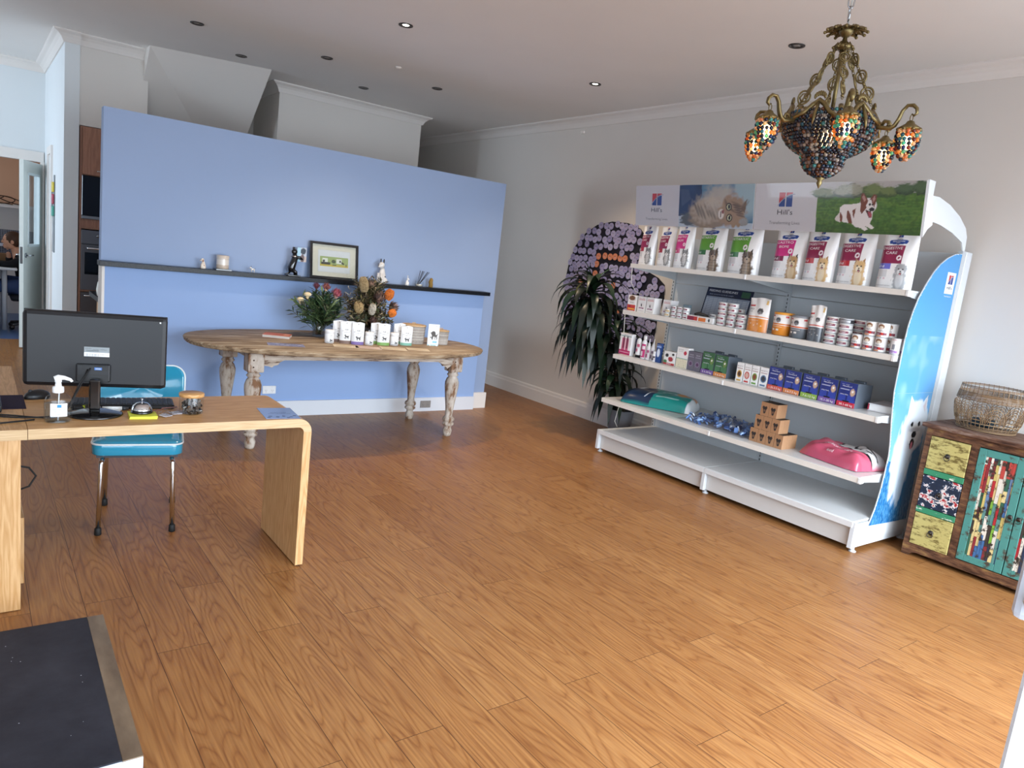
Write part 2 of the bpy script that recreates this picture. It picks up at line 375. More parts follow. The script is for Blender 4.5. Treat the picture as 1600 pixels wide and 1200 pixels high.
    def build(s, name, mats, parent=None, **tags):
        me = bpy.data.meshes.new(name); me.from_pydata(s.v, [], s.f)
        if not isinstance(mats, (list, tuple)): mats = [mats]
        for m in mats: me.materials.append(MAT[m] if isinstance(m, str) else m)
        me.polygons.foreach_set('material_index', s.m); me.polygons.foreach_set('use_smooth', s.sm)
        ca = me.color_attributes.new('Col', 'FLOAT_COLOR', 'CORNER'); buf = []
        for f, c in zip(s.f, s.c):
            if isinstance(c, list):
                for q in c: buf += [float(q[0]), float(q[1]), float(q[2]), 1.0]
            else: buf += [c[0], c[1], c[2], 1.0]*len(f)
        ca.data.foreach_set('color', buf); me.update()
        o = bpy.data.objects.new(name, me); COL.objects.link(o)
        if parent is not None: o.parent = parent
        for k, v in tags.items():
            if v is not None: o[k] = v
        return o
def thing(name, label, cat, loc=(0, 0, 0), rotz=0.0, group=None):
    o = bpy.data.objects.new(name, None); COL.objects.link(o); o.location = loc; o.rotation_euler = (0, 0, rotz); o.empty_display_size = 0.05
    o['label'] = label; o['category'] = cat
    if group: o['group'] = group
    return o
def solo(mb, name, mats, label, cat, loc=(0, 0, 0), rotz=0.0, group=None):
    o = mb.build(name, mats, None, label=label, category=cat, group=group); o.location = loc; o.rotation_euler = (0, 0, rotz); return o
def struct(mb, name, mats): return mb.build(name, mats, None, kind='structure')
def copy_tree(o, loc=None, rotz=None, label=None, parent=None):
    c = o.copy(); COL.objects.link(c)
    if parent is not None: c.parent = parent
    for ch in o.children: copy_tree(ch, parent=c)
    if loc is not None: c.location = loc
    if rotz is not None: c.rotation_euler = (0, 0, rotz)
    if label is not None: c['label'] = label
    return c
def front(d=0.0, x=0.0, z=0.0): return frame((x, -d, z), (1, 0, 0), (0, 0, 1))
# ---- pictures painted on a grid of vertices
class Img:
    def __init__(s, w, h, nx, ny, base):
        s.w, s.h = w, h; s.U, s.V = np.meshgrid(np.linspace(0, w, nx), np.linspace(0, h, ny)); s.a = np.zeros((ny, nx, 3)); s.a[:] = lin(base)
        s.rs = np.random.RandomState(5)
    def noise(s, sx, sy, seed=1):
        r = np.random.RandomState(seed); gx, gy = max(2, int(s.w/sx)+2), max(2, int(s.h/sy)+2); g = r.rand(gy, gx)
        x = s.U/sx; y = s.V/sy; x0 = np.clip(x.astype(int), 0, gx-2); y0 = np.clip(y.astype(int), 0, gy-2); fx = np.clip(x-x0, 0, 1); fy = np.clip(y-y0, 0, 1)
        fx = fx*fx*(3-2*fx); fy = fy*fy*(3-2*fy)
        return (g[y0, x0]*(1-fx)+g[y0, x0+1]*fx)*(1-fy)+(g[y0+1, x0]*(1-fx)+g[y0+1, x0+1]*fx)*fy
    def blend(s, m, col):
        c = np.array(lin(col)) if isinstance(col, str) else np.array(col)
        s.a = s.a*(1-m[..., None]) + c*m[..., None]; return s
    def inside(s, pts):
        r = np.zeros(s.U.shape, bool); n = len(pts)
        for i in range(n):
            (x1, y1), (x2, y2) = pts[i], pts[(i+1) % n]
            if y1 == y2: continue
            r ^= ((s.V > y1) != (s.V > y2)) & (s.U < (x2-x1)*(s.V-y1)/(y2-y1)+x1)
        return r
    def poly(s, pts, col, op=1.0): return s.blend(s.inside(pts)*op, col)
    def rect(s, x0, y0, x1, y1, col, op=1.0): return s.blend(((s.U >= x0) & (s.U <= x1) & (s.V >= y0) & (s.V <= y1))*op, col)
    def ell(s, x, y, rx, ry, col, soft=0.0, rot=0.0, op=1.0, rough=0.0, seed=3):
        du, dv = s.U-x, s.V-y; c, q = math.cos(rot), math.sin(rot)
        d = np.sqrt(((du*c+dv*q)/rx)**2 + ((-du*q+dv*c)/ry)**2)
        if rough: d = d + (s.noise(rx*0.22, ry*0.22, seed)-0.5)*rough
        m = np.clip((1+soft-d)/(soft+1e-6), 0, 1) if soft else (d < 1)*1.0
        return s.blend(m*op, col)

# ================================================================ THE ROOM
ZC = 3.136
def bx(x0, x1, y0, y1, z0, z1, col='#ffffff', ch=0): return MB().box(((x0+x1)/2, (y0+y1)/2, (z0+z1)/2), (x1-x0, y1-y0, z1-z0), col, ch)
def addbx(mb, x0, x1, y0, y1, z0, z1, col='#ffffff', ch=0.0, mi=0): return mb.box(((x0+x1)/2, (y0+y1)/2, (z0+z1)/2), (x1-x0, y1-y0, z1-z0), col, ch, mi=mi)
XW = 5.26
struct(bx(-4, XW, -0.8, 10.22, -0.06, 0), 'floor', 'floor')
struct(bx(4.38, XW, 10.22, 12.1, -0.06, 0), 'floor', 'floor')
fb = NT('blue_vinyl'); fb.P(rough=0.3, color='#3c5c8c')
struct(bx(-2.3, 1.2, 10.22, 12.8, -0.06, 0), 'floor', fb.m)
struct(bx(-4.1, XW+0.1, -0.8, 12.9, ZC, ZC+0.1), 'ceiling', 'ceiling')
struct(bx(XW, XW+0.1, -0.8, 12.1, 0, ZC), 'wall_right', 'wall_white')
wl = MB(); addbx(wl, -4.1, -4, -0.8, 7.4, 0, ZC); addbx(wl, -4.1, -4, 9.2, 10.3, 0, ZC); addbx(wl, -4.1, -4, 7.4, 9.2, 0, 0.7); addbx(wl, -4.1, -4, 7.4, 9.2, 2.7, ZC)
struct(wl, 'wall_left', 'wall_cool')
wf = MB()
for a, b in ((-4.1, -3.3), (-0.5, -0.45), (0.75, 0.8), (5.05, 5.36)): addbx(wf, a, b, -0.9, -0.8, 0, ZC)
addbx(wf, -4.1, 5.36, -0.9, -0.8, 2.5, ZC); addbx(wf, -4.1, -0.45, -0.9, -0.8, 0, 0.25); addbx(wf, 0.75, 5.36, -0.9, -0.8, 0, 0.25)
struct(wf, 'wall_front', 'wall_white')
# left corridor: end wall with a doorway
wb = MB(); addbx(wb, -4, -0.45, 10.22, 10.32, 0, ZC); addbx(wb, -0.45, 0.69, 10.22, 10.32, 2.06, ZC); addbx(wb, 0.69, 0.73, 10.22, 10.32, 0, ZC)
struct(wb, 'wall_back', 'wall_cool')
struct(bx(0.71, 0.83, 8.10, 10.32, 0, ZC), 'wall_corridor', 'wall_cool')
tr = MB(); addbx(tr, -0.55, 0.70, 10.19, 10.22, 2.06, 2.17); addbx(tr, -0.55, -0.45, 10.19, 10.22, 0, 2.06); addbx(tr, 0.665, 0.705, 10.17, 10.22, 0, 2.06)
struct(tr, 'trim_1', 'trim')
tr = MB(); addbx(tr, 0.69, 0.71, 9.18, 9.27, 0, 2.12); addbx(tr, 0.69, 0.71, 9.60, 9.69, 0, 2.12); addbx(tr, 0.69, 0.71, 9.18, 9.69, 2.12, 2.2)
struct(tr, 'trim_2', 'trim')
# kitchen wall, recess and the block beside the hallway
struct(bx(0.83, 1.40, 8.12, 8.7, 2.345, ZC), 'wall_kitchen', 'wall_white')
struct(bx(1.425, 2.68, 8.95, 9.05, 0, ZC), 'wall_recess', 'wall_white')
struct(bx(1.405, 1.42, 8.12, 8.95, 0, 2.345), 'wall_recess', 'wall_white')
struct(bx(2.66, 4.38, 8.10, 12.0, 0, ZC), 'wall_block', 'wall_white')
struct(bx(4.38, XW, 12.0, 12.1, 0, ZC), 'wall_hall_end', 'wall_red')
s = MB(); pts = [(1.36, 7.84, ZC), (2.40, 7.58, ZC), (2.40, 8.95, 2.04), (1.36, 8.95, 2.04), (2.40, 8.95, ZC), (1.36, 8.95, ZC)]
s.add(pts, [(0, 1, 2, 3), (1, 4, 2), (0, 3, 5)], '#ffffff')
struct(s, 'ceiling_stair_soffit', 'wall_white')
# far room seen through the doorway
fr_ = MB(); addbx(fr_, -2.3, 1.2, 12.7, 12.8, 1.55, ZC); struct(fr_, 'wall_far', 'wall_peach')
struct(bx(-2.3, 1.2, 12.7, 12.8, 0, 1.55), 'wall_far', 'wall_cool')
struct(bx(-2.3, 1.2, 12.685, 12.7, 0.72, 1.19), 'wall_far', 'mosaic')
struct(bx(1.1, 1.2, 10.32, 12.7, 0, ZC), 'wall_far', 'wall_peach'); struct(bx(-2.4, -2.3, 10.32, 12.8, 0, ZC), 'wall_far', 'wall_peach')
# cornices
def cove(x0, y0, x1, y1, nx, ny, name='trim_3', k=1.0, e0=0.0, e1=0.0):
    """cornice along the wall line; (nx, ny) points into the room; e0/e1 lengthen the ceiling edge at an outside corner"""
    pr = [(0, -.095), (.012, -.095), (.02, -.078), (.035, -.052), (.058, -.03), (.085, -.018), (.095, -.01), (.095, 0), (0, 0)]
    d = Vector((x1-x0, y1-y0, 0)).normalized(); rings = []
    for (px, py, e) in ((x0, y0, -e0), (x1, y1, e1)):
        rings.append([Vector((px, py, ZC)) + Vector((nx, ny, 0))*a*k + d*(e*a*k) + Vector((0, 0, b*k)) for a, b in pr])
    return struct(MB().ring_surf(rings, '#ffffff', sm=False), name, 'trim')
cove(XW, -0.8, XW, 12, -1, 0); cove(0.71, 8.10, 0.83, 8.10, 0, -1, e0=1, e1=0); cove(0.71, 8.10, 0.71, 10.22, -1, 0, e0=1, e1=-1)
cove(0.83, 8.12, 1.36, 8.12, 0, -1); cove(-4, 10.22, 0.71, 10.22, 0, -1, e0=-1, e1=-1)
cove(2.66, 8.10, 4.38, 8.10, 0, -1, e0=1, e1=1); cove(4.38, 8.10, 4.38, 12, 1, 0, e0=1); cove(2.66, 8.10, 2.66, 8.95, -1, 0, e0=1)
cove(2.40, 8.95, 2.66, 8.95, 0, -1); cove(4.38, 12, XW, 12, 0, -1)
# skirtings
def skirt(x0, y0, x1, y1, nx, ny, name, h=0.16, t=0.02, mat='trim'):
    d = Vector((x1-x0, y1-y0, 0)).normalized(); pr = [(0, 0), (t, 0), (t, h*0.72), (t*0.75, h*0.80), (t*0.7, h*0.93), (t*0.3, h), (0, h)]
    return struct(MB().ring_surf([[Vector((px, py, 0)) + Vector((nx, ny, 0))*a + Vector((0, 0, b)) for a, b in pr] for px, py in ((x0, y0), (x1, y1))], '#ffffff', sm=False), name, mat)
skirt(XW, -0.8, XW, 12, -1, 0, 'baseboard_right', 0.17); skirt(0.71, 8.1, 0.71, 9.18, -1, 0, 'baseboard_corridor')
# the blue partition: lower half thicker, with a black ledge on top of it
PX0, PX1 = 0.782, 4.36
struct(bx(PX0, PX1, 6.17, 6.28, 0, 2.315), 'wall_partition', 'wall_blue_upper')
struct(bx(0.80, 4.19, 6.11, 6.17, 0, 1.185), 'wall_partition', 'wall_blue')
struct(bx(0.782, 0.80, 6.105, 6.285, 0, 1.185), 'trim_4', 'trim')
struct(bx(0.80, 4.19, 6.092, 6.11, 0, 0.135), 'baseboard_partition', 'skirt_grey')
struct(bx(4.19, 4.375, 6.145, 6.17, 0, 0.165), 'baseboard_partition', 'trim')
ld = MB(); addbx(ld, 0.757, 4.215, 6.035, 6.168, 1.186, 1.222, '#ffffff', 0.002)
solo(ld, 'ledge', 'stone', 'long black stone ledge running along the blue partition wall', 'ledge')
# power points
def outlet(x, y, z, rot, col, label, mat='plastic', w=0.115, h=0.07):
    t = thing('power_outlet', label, 'power outlet', (x, y, z), rot)
    m = MB(); m.box((0, -0.005, 0), (w, 0.010, h), col, 0.003); m.build('cover_plate', mat, t)
    for sx in (-0.028, 0.028):
        q = MB(); q.box((sx, -0.0115, -0.006), (0.03, 0.003, 0.034), col, 0.001)
        f = front(0.013)
        for dx, dz, r in ((-.006, .0, .5), (.006, .0, -.5), (0, -.012, 0)): q.poly([(sx+dx+a*math.cos(r)-b*math.sin(r), dz-.004+a*math.sin(r)+b*math.cos(r)) for a, b in ((-.001, -.004), (.001, -.004), (.001, .004), (-.001, .004))], f, .0006, '#222222')
        q.box((sx, -0.013, 0.022), (0.012, 0.004, 0.009), col, 0.001); q.build('socket', mat, t)
    return t
outlet(2.061, 6.11, 0.235, 0, '#e9e9ea', 'white double power outlet low on the blue wall, left of the table leg')
outlet(3.613, 6.092, 0.072, 0, '#8f8a86', 'brushed grey double power outlet set into the skirting under the table', 'metal')
# downlights
def downlight(x, y, lit, label):
    t = thing('downlight', label, 'ceiling light', (x, y, ZC), 0, 'recessed ceiling downlights')
    m = MB(); m.lathe([(0.052, -0.001), (0.052, -0.006), (0.046, -0.008), (0.034, -0.003), (0.034, 0.0)], col='#3a3634', n=28, cap=(False, False)); m.build('rim', 'metal', t)
    m = MB(); m.lathe([(0.0335, -0.0012), (0.0335, -0.0005)], col='#4b4744', n=24); m.build('recess', 'metal', t)
    m = MB(); m.lathe([(0.001, -0.0042), (0.020, -0.0035), (0.024, -0.0015)], col='#8f8b86' if not lit else '#fff4dc', n=20); m.build('lamp', 'downlight_on' if lit else 'gloss', t)
    if lit:
        l = bpy.data.lights.new('downlight_beam', 'SPOT'); l.energy = 95; l.color = (1, .78, .55); l.spot_size = rad(104); l.spot_blend = 0.9; l.shadow_soft_size = 0.025
        o = bpy.data.objects.new('downlight_beam', l); COL.objects.link(o); o.location = (x, y, ZC-0.02)
    return t
for x, y, lit, lab in ((1.476, 6.586, 0, 'unlit black-rimmed downlight nearest the left corridor, above the left end of the blue wall'),
                       (2.533, 5.048, 1, 'lit downlight glowing white above the oval table'),
                       (2.032, 7.321, 0, 'unlit downlight in front of the sloping stair soffit'),
                       (2.55, 6.552, 0, 'unlit downlight above the middle of the blue wall'),
                       (3.268, 7.346, 0, 'unlit downlight nearest the cornice of the grey block behind the blue wall'),
                       (3.69, 6.57, 0, 'unlit downlight above the right end of the blue wall'),
                       (4.334, 4.98, 1, 'lit downlight glowing white near the right wall, above the plant'),
                       (4.311, 3.028, 0, 'unlit downlight beside the beaded chandelier')): downlight(x, y, lit, lab)
m = MB(); m.lathe([(0.028, 0), (0.030, -0.004), (0.020, -0.012), (0.008, -0.014)], col='#ece6e0', n=20)
solo(m, 'ceiling_sensor', 'plastic', 'small round white sensor on the ceiling between the downlights', 'sensor', (3.079, 6.206, ZC))
m = MB(); m.box((-0.012, 0, 0), (0.024, 0.05, 0.024), '#efe9e2', 0.003); m.tube([(-0.02, 0, -0.01), (-0.035, 0, -0.018)], 0.004, '#efe9e2')
solo(m, 'wall_bracket', 'plastic', 'tiny white bracket high on the right wall just below the cornice', 'bracket', (XW, 6.13, 2.99))

# ================================================================ BACKGROUND, LEFT
def door_leaf():
    t = bpy.data.objects.new('door_1', None); COL.objects.link(t); t['kind'] = 'structure'
    hx, hy, lx, ly = 0.675, 10.20, 0.455, 9.55; L = math.hypot(lx-hx, ly-hy)
    t.location = (hx, hy, 0); t.rotation_euler = (0, 0, math.atan2(ly-hy, lx-hx))
    c = '#d5dad4'; m = MB()
    for a, b, z0, z1 in ((0, .15, 0.01, 2.03), (L-.15, L, 0.01, 2.03), (.15, L-.15, 0.01, 1.12), (.15, L-.15, 1.90, 2.03)): addbx(m, a, b, -0.02, 0.02, z0, z1, c)
    m.build('leaf', 'plastic', t)
    m = MB()
    for a, b, z0, z1 in ((.14, .165, 1.11, 1.91), (L-.165, L-.14, 1.11, 1.91), (.14, L-.14, 1.11, 1.135), (.14, L-.14, 1.885, 1.91)): addbx(m, a, b, -0.027, 0.027, z0, z1, '#e4eef0')
    m.build('glazing_bead', 'plastic', t)
    addbx(MB(), .15, L-.15, -0.003, 0.003, 1.12, 1.90).build('window_pane', 'glass', t)
    for sy in (-1, 1):
        m = MB(); m.cyl((L-.065, sy*.02, 1.02), (L-.065, sy*.03, 1.02), .026, None, '#8b8f94'); m.tube([(L-.065, sy*.03, 1.02), (L-.065, sy*.065, 1.02), (L-.085, sy*.068, 1.02), (L-.17, sy*.066, 1.02)], .009, '#b6babf'); m.build('handle', 'chrome', t)
    addbx(MB(), L-.001, L+.002, -.012, .012, .93, 1.11, '#8d9297').build('latch_plate', 'chrome', t)
    for z in (0.3, 1.75): MB().cyl((0, -.024, z-.05), (0, -.024, z+.05), .008, None, '#c9cdd0').build('hinge', 'chrome', t)
door_leaf()
# strip of tagged keys / markers on the corridor wall
t = thing('marker_rack', 'narrow wall rack with yellow, red and green tags hanging on the corridor wall', 'wall rack', (0.71, 8.93, 1.50), rad(-90))
MB().box((0, -.006, 0), (.05, .012, .78), '#7d8388', .002).build('backing_strip', 'metal', t)
for z, c in ((.27, '#d8c23a'), (.15, '#a8364a'), (.03, '#3f9a86')): MB().box((0, -.02, z), (.07, .02, .10), c, .004).build('tag', 'plastic', t)
MB().box((-.07, -.02, .15), (.05, .025, .17), '#b8bcc0', .004).build('clip_holder', 'plastic', t)
MB().tube([(0, -.02, -.02), (.004, -.02, -.2), (-.004, -.02, -.38)], .005, '#e4e4e4').build('cord', 'plastic', t)
# oven tower
t = thing('oven_cabinet', 'tall wood veneer kitchen tower with built-in microwave and oven behind the blue wall', 'cabinet', (0.84, 8.12, 0))
cb = MB(); addbx(cb, 0, .018, 0, .55, 0, 2.34); addbx(cb, .542, .56, 0, .55, 0, 2.34); addbx(cb, .018, .542, .53, .55, 0, 2.34); addbx(cb, .018, .542, 0, .53, 2.32, 2.34)
for z in (0.1, .56, .80, 1.40, 1.475, 1.90): addbx(cb, .018, .542, .01, .53, z, z+.018)
addbx(cb, .018, .542, .005, .02, 1.418, 1.475)
cb.build('carcass', 'kitchen_wood', t)
d = addbx(MB(), .02, .54, -.018, 0, 1.905, 2.335, ch=.002).build('door', 'kitchen_wood', t)
MB().tube([(.14, -.018, 1.945), (.14, -.045, 1.945), (.30, -.045, 1.945), (.30, -.018, 1.945)], .006, '#d9dde0').build('handle', 'chrome', d)
for z0, z1 in ((.11, .555), (.58, .795)):
    d = addbx(MB(), .02, .54, -.018, 0, z0, z1, '#4a4548', ch=.002).build('drawer', 'plastic', t)
    MB().tube([(.05, -.018, z1-.03), (.05, -.045, z1-.03), (.5, -.045, z1-.03), (.5, -.018, z1-.03)], .007, '#e8ecf0').build('handle', 'chrome', d)
t2 = thing('microwave_oven', 'black glass microwave built into the wood veneer tower', 'microwave', (0.86, 8.12, 1.495))
addbx(MB(), 0, .52, 0, .45, 0, .40, '#15181f').build('body', 'plastic', t2); dd = addbx(MB(), 0, .52, -.02, 0, .03, .40, '#05070d', .003).build('door', 'gloss', t2)
addbx(MB(), 0, .52, -.022, 0, 0, .028, '#7a808a', .002).build('trim_strip', 'metal', t2)
t2 = thing('wall_oven', 'dark stainless built-in oven below the microwave, with bar handle', 'oven', (0.86, 8.12, .82))
addbx(MB(), 0, .52, 0, .5, 0, .57, '#1a1c20').build('body', 'plastic', t2)
p = addbx(MB(), 0, .52, -.02, 0, .44, .57, '#5a5d66', .002); p.build('control_panel', 'metal', t2)
for kx in (.14, .38): MB().cyl((kx, -.02, .52), (kx, -.042, .52), .018, .016, '#8a8d92', 18).build('knob', 'chrome', t2)
addbx(MB(), .21, .31, -.0215, -.019, .505, .54, '#0a0c10').build('display', 'gloss', t2)
dd = addbx(MB(), 0, .52, -.02, 0, .0, .435, '#56565c', .002).build('door', 'metal', t2)
addbx(MB(), .03, .49, -.022, -.019, .15, .36, '#05070c').build('glass', 'gloss', dd)
MB().tube([(.05, -.02, .40), (.05, -.05, .40), (.47, -.05, .40), (.47, -.02, .40)], .008, '#eef2f6').build('handle', 'chrome', dd)
# kitchen bench end behind the partition, kettle
t = thing('kitchen_bench', 'kitchen bench end with black stone top and wood panel behind the blue wall', 'bench', (0, 0, 0))
m = MB(); m.prism([(.845, 7.35), (.845, 6.65), (.90, 6.42), (3.9, 6.42), (3.9, 7.35)], frame((0, 0, .84), (1, 0, 0), (0, 1, 0)), .04, '#ffffff'); m.build('worktop', 'stone', t)
addbx(MB(), .90, 3.85, 6.47, 7.3, 0, .84).build('base_cabinet', 'oak_z', t)
t = thing('kettle', 'rounded white kettle on the bench, half hidden by the blue wall', 'kettle', (.92, 6.86, .88))
m = MB(); m.lathe([(.055, 0), (.075, .01), (.082, .06), (.072, .12), (.045, .16), (.02, .17), (.014, .19)], col='#e8e9e2', n=24); m.build('body', 'ceramic', t)
MB().tube([(.03, 0, .17), (.09, 0, .19), (.12, 0, .13), (.08, 0, .05)], .009, '#d5d6d0').build('handle', 'plastic', t)
# far room: shelf with wires, table, chair and person
t = solo(bx(-2.0, .95, 12.45, 12.7, 1.50, 1.53, '#e6e8ec'), 'wall_shelf', 'plastic', 'white shelf on the peach wall of the far room, holding coiled wires', 'shelf')
random.seed(4)
m = MB()
for k in range(5):
    cx = .05+.11*k; m.tube([(cx+.09*math.cos(a)*(1+.2*k % 1), 12.56+.05*math.sin(a*1.3), 1.545+.055+.05*math.sin(a+k)) for a in [2*PI*i/24 for i in range(24)]], .007, '#4a3a30', 6, closed=True)
m.tube([(-.1, 12.56, 1.54), (.0, 12.56, 1.6), (.12, 12.56, 1.55), (.3, 12.56, 1.56), (.5, 12.56, 1.545)], .007, '#5b4638', 6)
solo(m, 'cable_coil', 'rubber', 'tangle of brown cables lying on the far room shelf', 'cable')
t = thing('work_table', 'pale grey work table with round metal legs in the far room', 'table', (-.35, 11.25, 0))
MB().box((0, 0, .765), (1.66, .75, .035), '#c9cdd3', .012).build('tabletop', 'plastic', t)
for a in (-.72, .70):
    for b in (-.28, .28): MB().cyl((a, b, 0), (a, b, .75), .028, None, '#aab0ba').build('leg', 'metal', t)
m = MB(); m.box((.0, .0, 0), (.36, .25, .02), '#3a3d44', .004); solo(m, 'laptop', 'plastic', 'open laptop at the edge of the far table', 'laptop', (.20, 11.15, .793), rad(90))['label'] = 'dark laptop base lying on the far work table'
m = MB(); m.box((0, 0, .07), (.18, .14, .14), '#8a6b4c', .003); solo(m, 'cardboard_box', 'paper', 'small brown box on the far work table in front of the person', 'box', (.33, 11.45, .783), .3)
m = MB(); m.box((0, 0, .02), (.42, .10, .03), '#c9d8f0', .008, rot=(0, -.08, .2)); solo(m, 'paper_stack', 'paper', 'pale blue papers held flat beside the person in the far room', 'papers', (.26, 11.5, 1.00))
# ---- person seated in the far room
def plain(name, c, rough=0.8):
    n = NT(name); n.P(rough=rough, spec=0.3); nz = n.new('ShaderNodeTexNoise', Scale=40.0); n.link(n.coords(), nz.inputs['Vector'])
    n.link(n.mix(nz.outputs[0], tuple(x*0.9 for x in (int(c[1:3], 16)/255, int(c[3:5], 16)/255, int(c[5:7], 16)/255)), c), n.b.inputs['Base Color']); return n.m
MAT['p_skin'] = plain('person_skin', '#d9a78c', .5); MAT['p_hair'] = plain('brown_hair', '#4a3427', .55); MAT['p_top'] = plain('black_jumper', '#15161c', .9); MAT['p_jeans'] = plain('blue_jeans', '#33456e', .9)
def skin(name, verts, edges, radii, mat, parent, sub=2):
    me = bpy.data.meshes.new(name); me.from_pydata(verts, edges, []); o = bpy.data.objects.new(name, me); COL.objects.link(o); o.parent = parent
    md = o.modifiers.new('s', 'SKIN'); md.use_smooth_shade = True
    for i, r in enumerate(radii):
        r = r if isinstance(r, tuple) else (r, r); me.skin_vertices[0].data[i].radius = r
    me.skin_vertices[0].data[0].use_root = True
    md2 = o.modifiers.new('u', 'SUBSURF'); md2.levels = sub; md2.render_levels = sub; me.materials.append(MAT[mat]); return o
t = thing('person', 'person in black jumper and jeans bent over the far table, chin on one hand', 'person', (.60, 11.15, 0), rad(-90))
# local: faces -y ; x is the person's left/right
V = [(0, 0, .55), (0, -.02, .68), (0, -.05, .82), (0, -.09, .93), (0, -.125, .985), (0, -.15, 1.03)]
Ed = [(0, 1), (1, 2), (2, 3), (3, 4), (4, 5)]; Rr = [(.15, .11), (.14, .10), (.165, .10), (.10, .08), (.05, .05), (.05, .05)]
def chain(p, idx, rs):
    a = idx
    for q, r in zip(p, rs): V.append(q); Rr.append(r); Ed.append((a, len(V)-1)); a = len(V)-1
    return a
for sx in (-1, 1):
    a = chain([(sx*.09, -.10, .53), (sx*.11, -.40, .52), (sx*.11, -.42, .28), (sx*.11, -.43, .09), (sx*.11, -.52, .05)], 0, [.085, .062, .052, .038, .035])
    if sx < 0: b = chain([(-.17, -.06, .88), (-.19, -.16, .80), (-.13, -.18, .815), (-.05, -.205, .96)], 3, [.05, .04, .034, .024])
    else: b = chain([(.17, -.06, .88), (.20, -.20, .81), (.10, -.38, .815), (.06, -.44, .81)], 3, [.05, .04, .03, .024])
body = skin('body', V, Ed, Rr, 'p_skin', t)
m = MB(); m.ball((0, -.175, 1.10), (.072, .088, .105), '#ffffff', 16, 12); m.ball((0, -.26, 1.085), (.012, .018, .018), '#ffffff', 8, 6); m.ball((0, -.225, 1.03), (.035, .035, .03), '#ffffff', 10, 8)
for sx in (-1, 1): m.ball((sx*.073, -.165, 1.09), (.010, .02, .03), '#ffffff', 8, 6)
m.build('head', 'p_skin', t)
m = MB()
for sx in (-1, 1): m.ball((sx*.028, -.252, 1.105), (.012, .006, .006), '#15110f', 8, 5)
m.ball((0, -.256, 1.045), (.02, .006, .005), '#a04a44', 8, 5); m.build('facial_features', 'plastic', t)
for hx, hy, hz, dx in ((-.05, -.205, .985, 1), (.06, -.47, .805, 0)):
    for k in range(5):
        o = (k-2)*.013
        m = MB(); p = [(hx+o, hy, hz), (hx+o, hy-.02, hz+.03), (hx+o+.005, hy-.035, hz+.05+.004*(2-abs(k-2)))] if dx else [(hx+o, hy, hz), (hx+o, hy-.035, hz+.008), (hx+o, hy-.06-.004*(2-abs(k-2)), hz-.004)]
        m.tube(p, [.009, .008, .006]); m.build('finger', 'p_skin', t)
m = MB(); m.ball((0, -.155, 1.118), (.082, .098, .105), '#ffffff', 16, 12, rot=(rad(-14), 0, 0)); m.tube([(0, -.07, 1.12), (0, -.04, 1.10), (0, -.035, 1.02), (0, -.05, .94)], [.03, .035, .03, .012], n=10); m.build('hair', 'p_hair', t)
jv = [(0, 0, .56), (0, -.02, .68), (0, -.05, .82), (0, -.09, .935)]; je = [(0, 1), (1, 2), (2, 3)]; jr = [(.165, .125), (.155, .115), (.18, .115), (.11, .085)]
for sx, P_ in ((-1, [(-.17, -.06, .88), (-.19, -.16, .80), (-.13, -.18, .815), (-.08, -.20, .90)]), (1, [(.17, -.06, .88), (.20, -.20, .81), (.10, -.38, .815)])):
    a = 3
    for q, r in zip(P_, (.06, .05, .045, .04)): jv.append(q); jr.append(r); je.append((a, len(jv)-1)); a = len(jv)-1
skin('jumper', jv, je, jr, 'p_top', t)
jv = [(0, .01, .55)]; je = []; jr = [(.17, .13)]
for sx in (-1, 1):
    a = 0
    for q, r in zip([(sx*.09, -.10, .54), (sx*.11, -.40, .53), (sx*.11, -.42, .28), (sx*.11, -.43, .12)], (.10, .08, .065, .06)): jv.append(q); jr.append(r); je.append((a, len(jv)-1)); a = len(jv)-1
skin('jeans', jv, je, jr, 'p_jeans', t)
t = thing('office_chair', 'dark swivel chair under the person in the far room', 'chair', (.64, 11.15, 0))
MB().box((0, 0, .40), (.46, .46, .07), '#22242c', .03).build('seat', 'cloth', t); MB().cyl((0, 0, .08), (0, 0, .37), .03, None, '#303238').build('post', 'plastic', t)
for k in range(5):
    a = 2*PI*k/5; q = MB(); q.tube([(0, 0, .09), (.26*math.cos(a), .26*math.sin(a), .06)], [.025, .018], '#26282e'); q.ball((.26*math.cos(a), .26*math.sin(a), .03), .03, '#16171a'); q.build('leg', 'plastic', t)

# ================================================================ DESK
def arc(cx, cz, r, a0, a1, n=8): return [(cx+r*math.cos(rad(a0+(a1-a0)*i/n)), cz+r*math.sin(rad(a0+(a1-a0)*i/n))) for i in range(n+1)]
XZ = frame((0, 3.67, 0), (1, 0, 0), (0, 0, 1))     # w points to -y
t = thing('return_desk', 'light oak desk with rounded waterfall end, holding the monitor and hand sanitiser', 'desk')
topprof = [(.172, .73)]+arc(1.212, .667, .063, 90, 0)+[(1.238, .667)]+arc(1.213, .665, .025, 0, 90)+[(.172, .69)]
MB().prism(topprof, XZ, .513, '#ffffff').build('desktop', 'oak_x', t)
MB().prism([(1.238, .667), (1.275, .667), (1.275, .008), (1.238, .008)], XZ, .513, '#ffffff').build('leg_panel', 'oak_z', t)
MB().prism(topprof, frame((0, 3.157, 0), (1, 0, 0), (0, 0, 1)), .0015, '#ffffff').build('edge_band', 'oak_edge', t)
MB().prism([(1.238, .667), (1.275, .667), (1.275, .008), (1.238, .008)], frame((0, 3.157, 0), (1, 0, 0), (0, 0, 1)), .0015, '#ffffff').build('edge_band', 'oak_z', t)
for y in (3.30, 3.55): addbx(MB(), .18, 1.20, y-.015, y+.015, .665, .69, '#cfd2d4').build('rail', 'metal', t)
for y in (3.18, 3.64): MB().cyl((1.2565, y, 0), (1.2565, y, .008), .014, None, '#333333').build('foot', 'rubber', t)
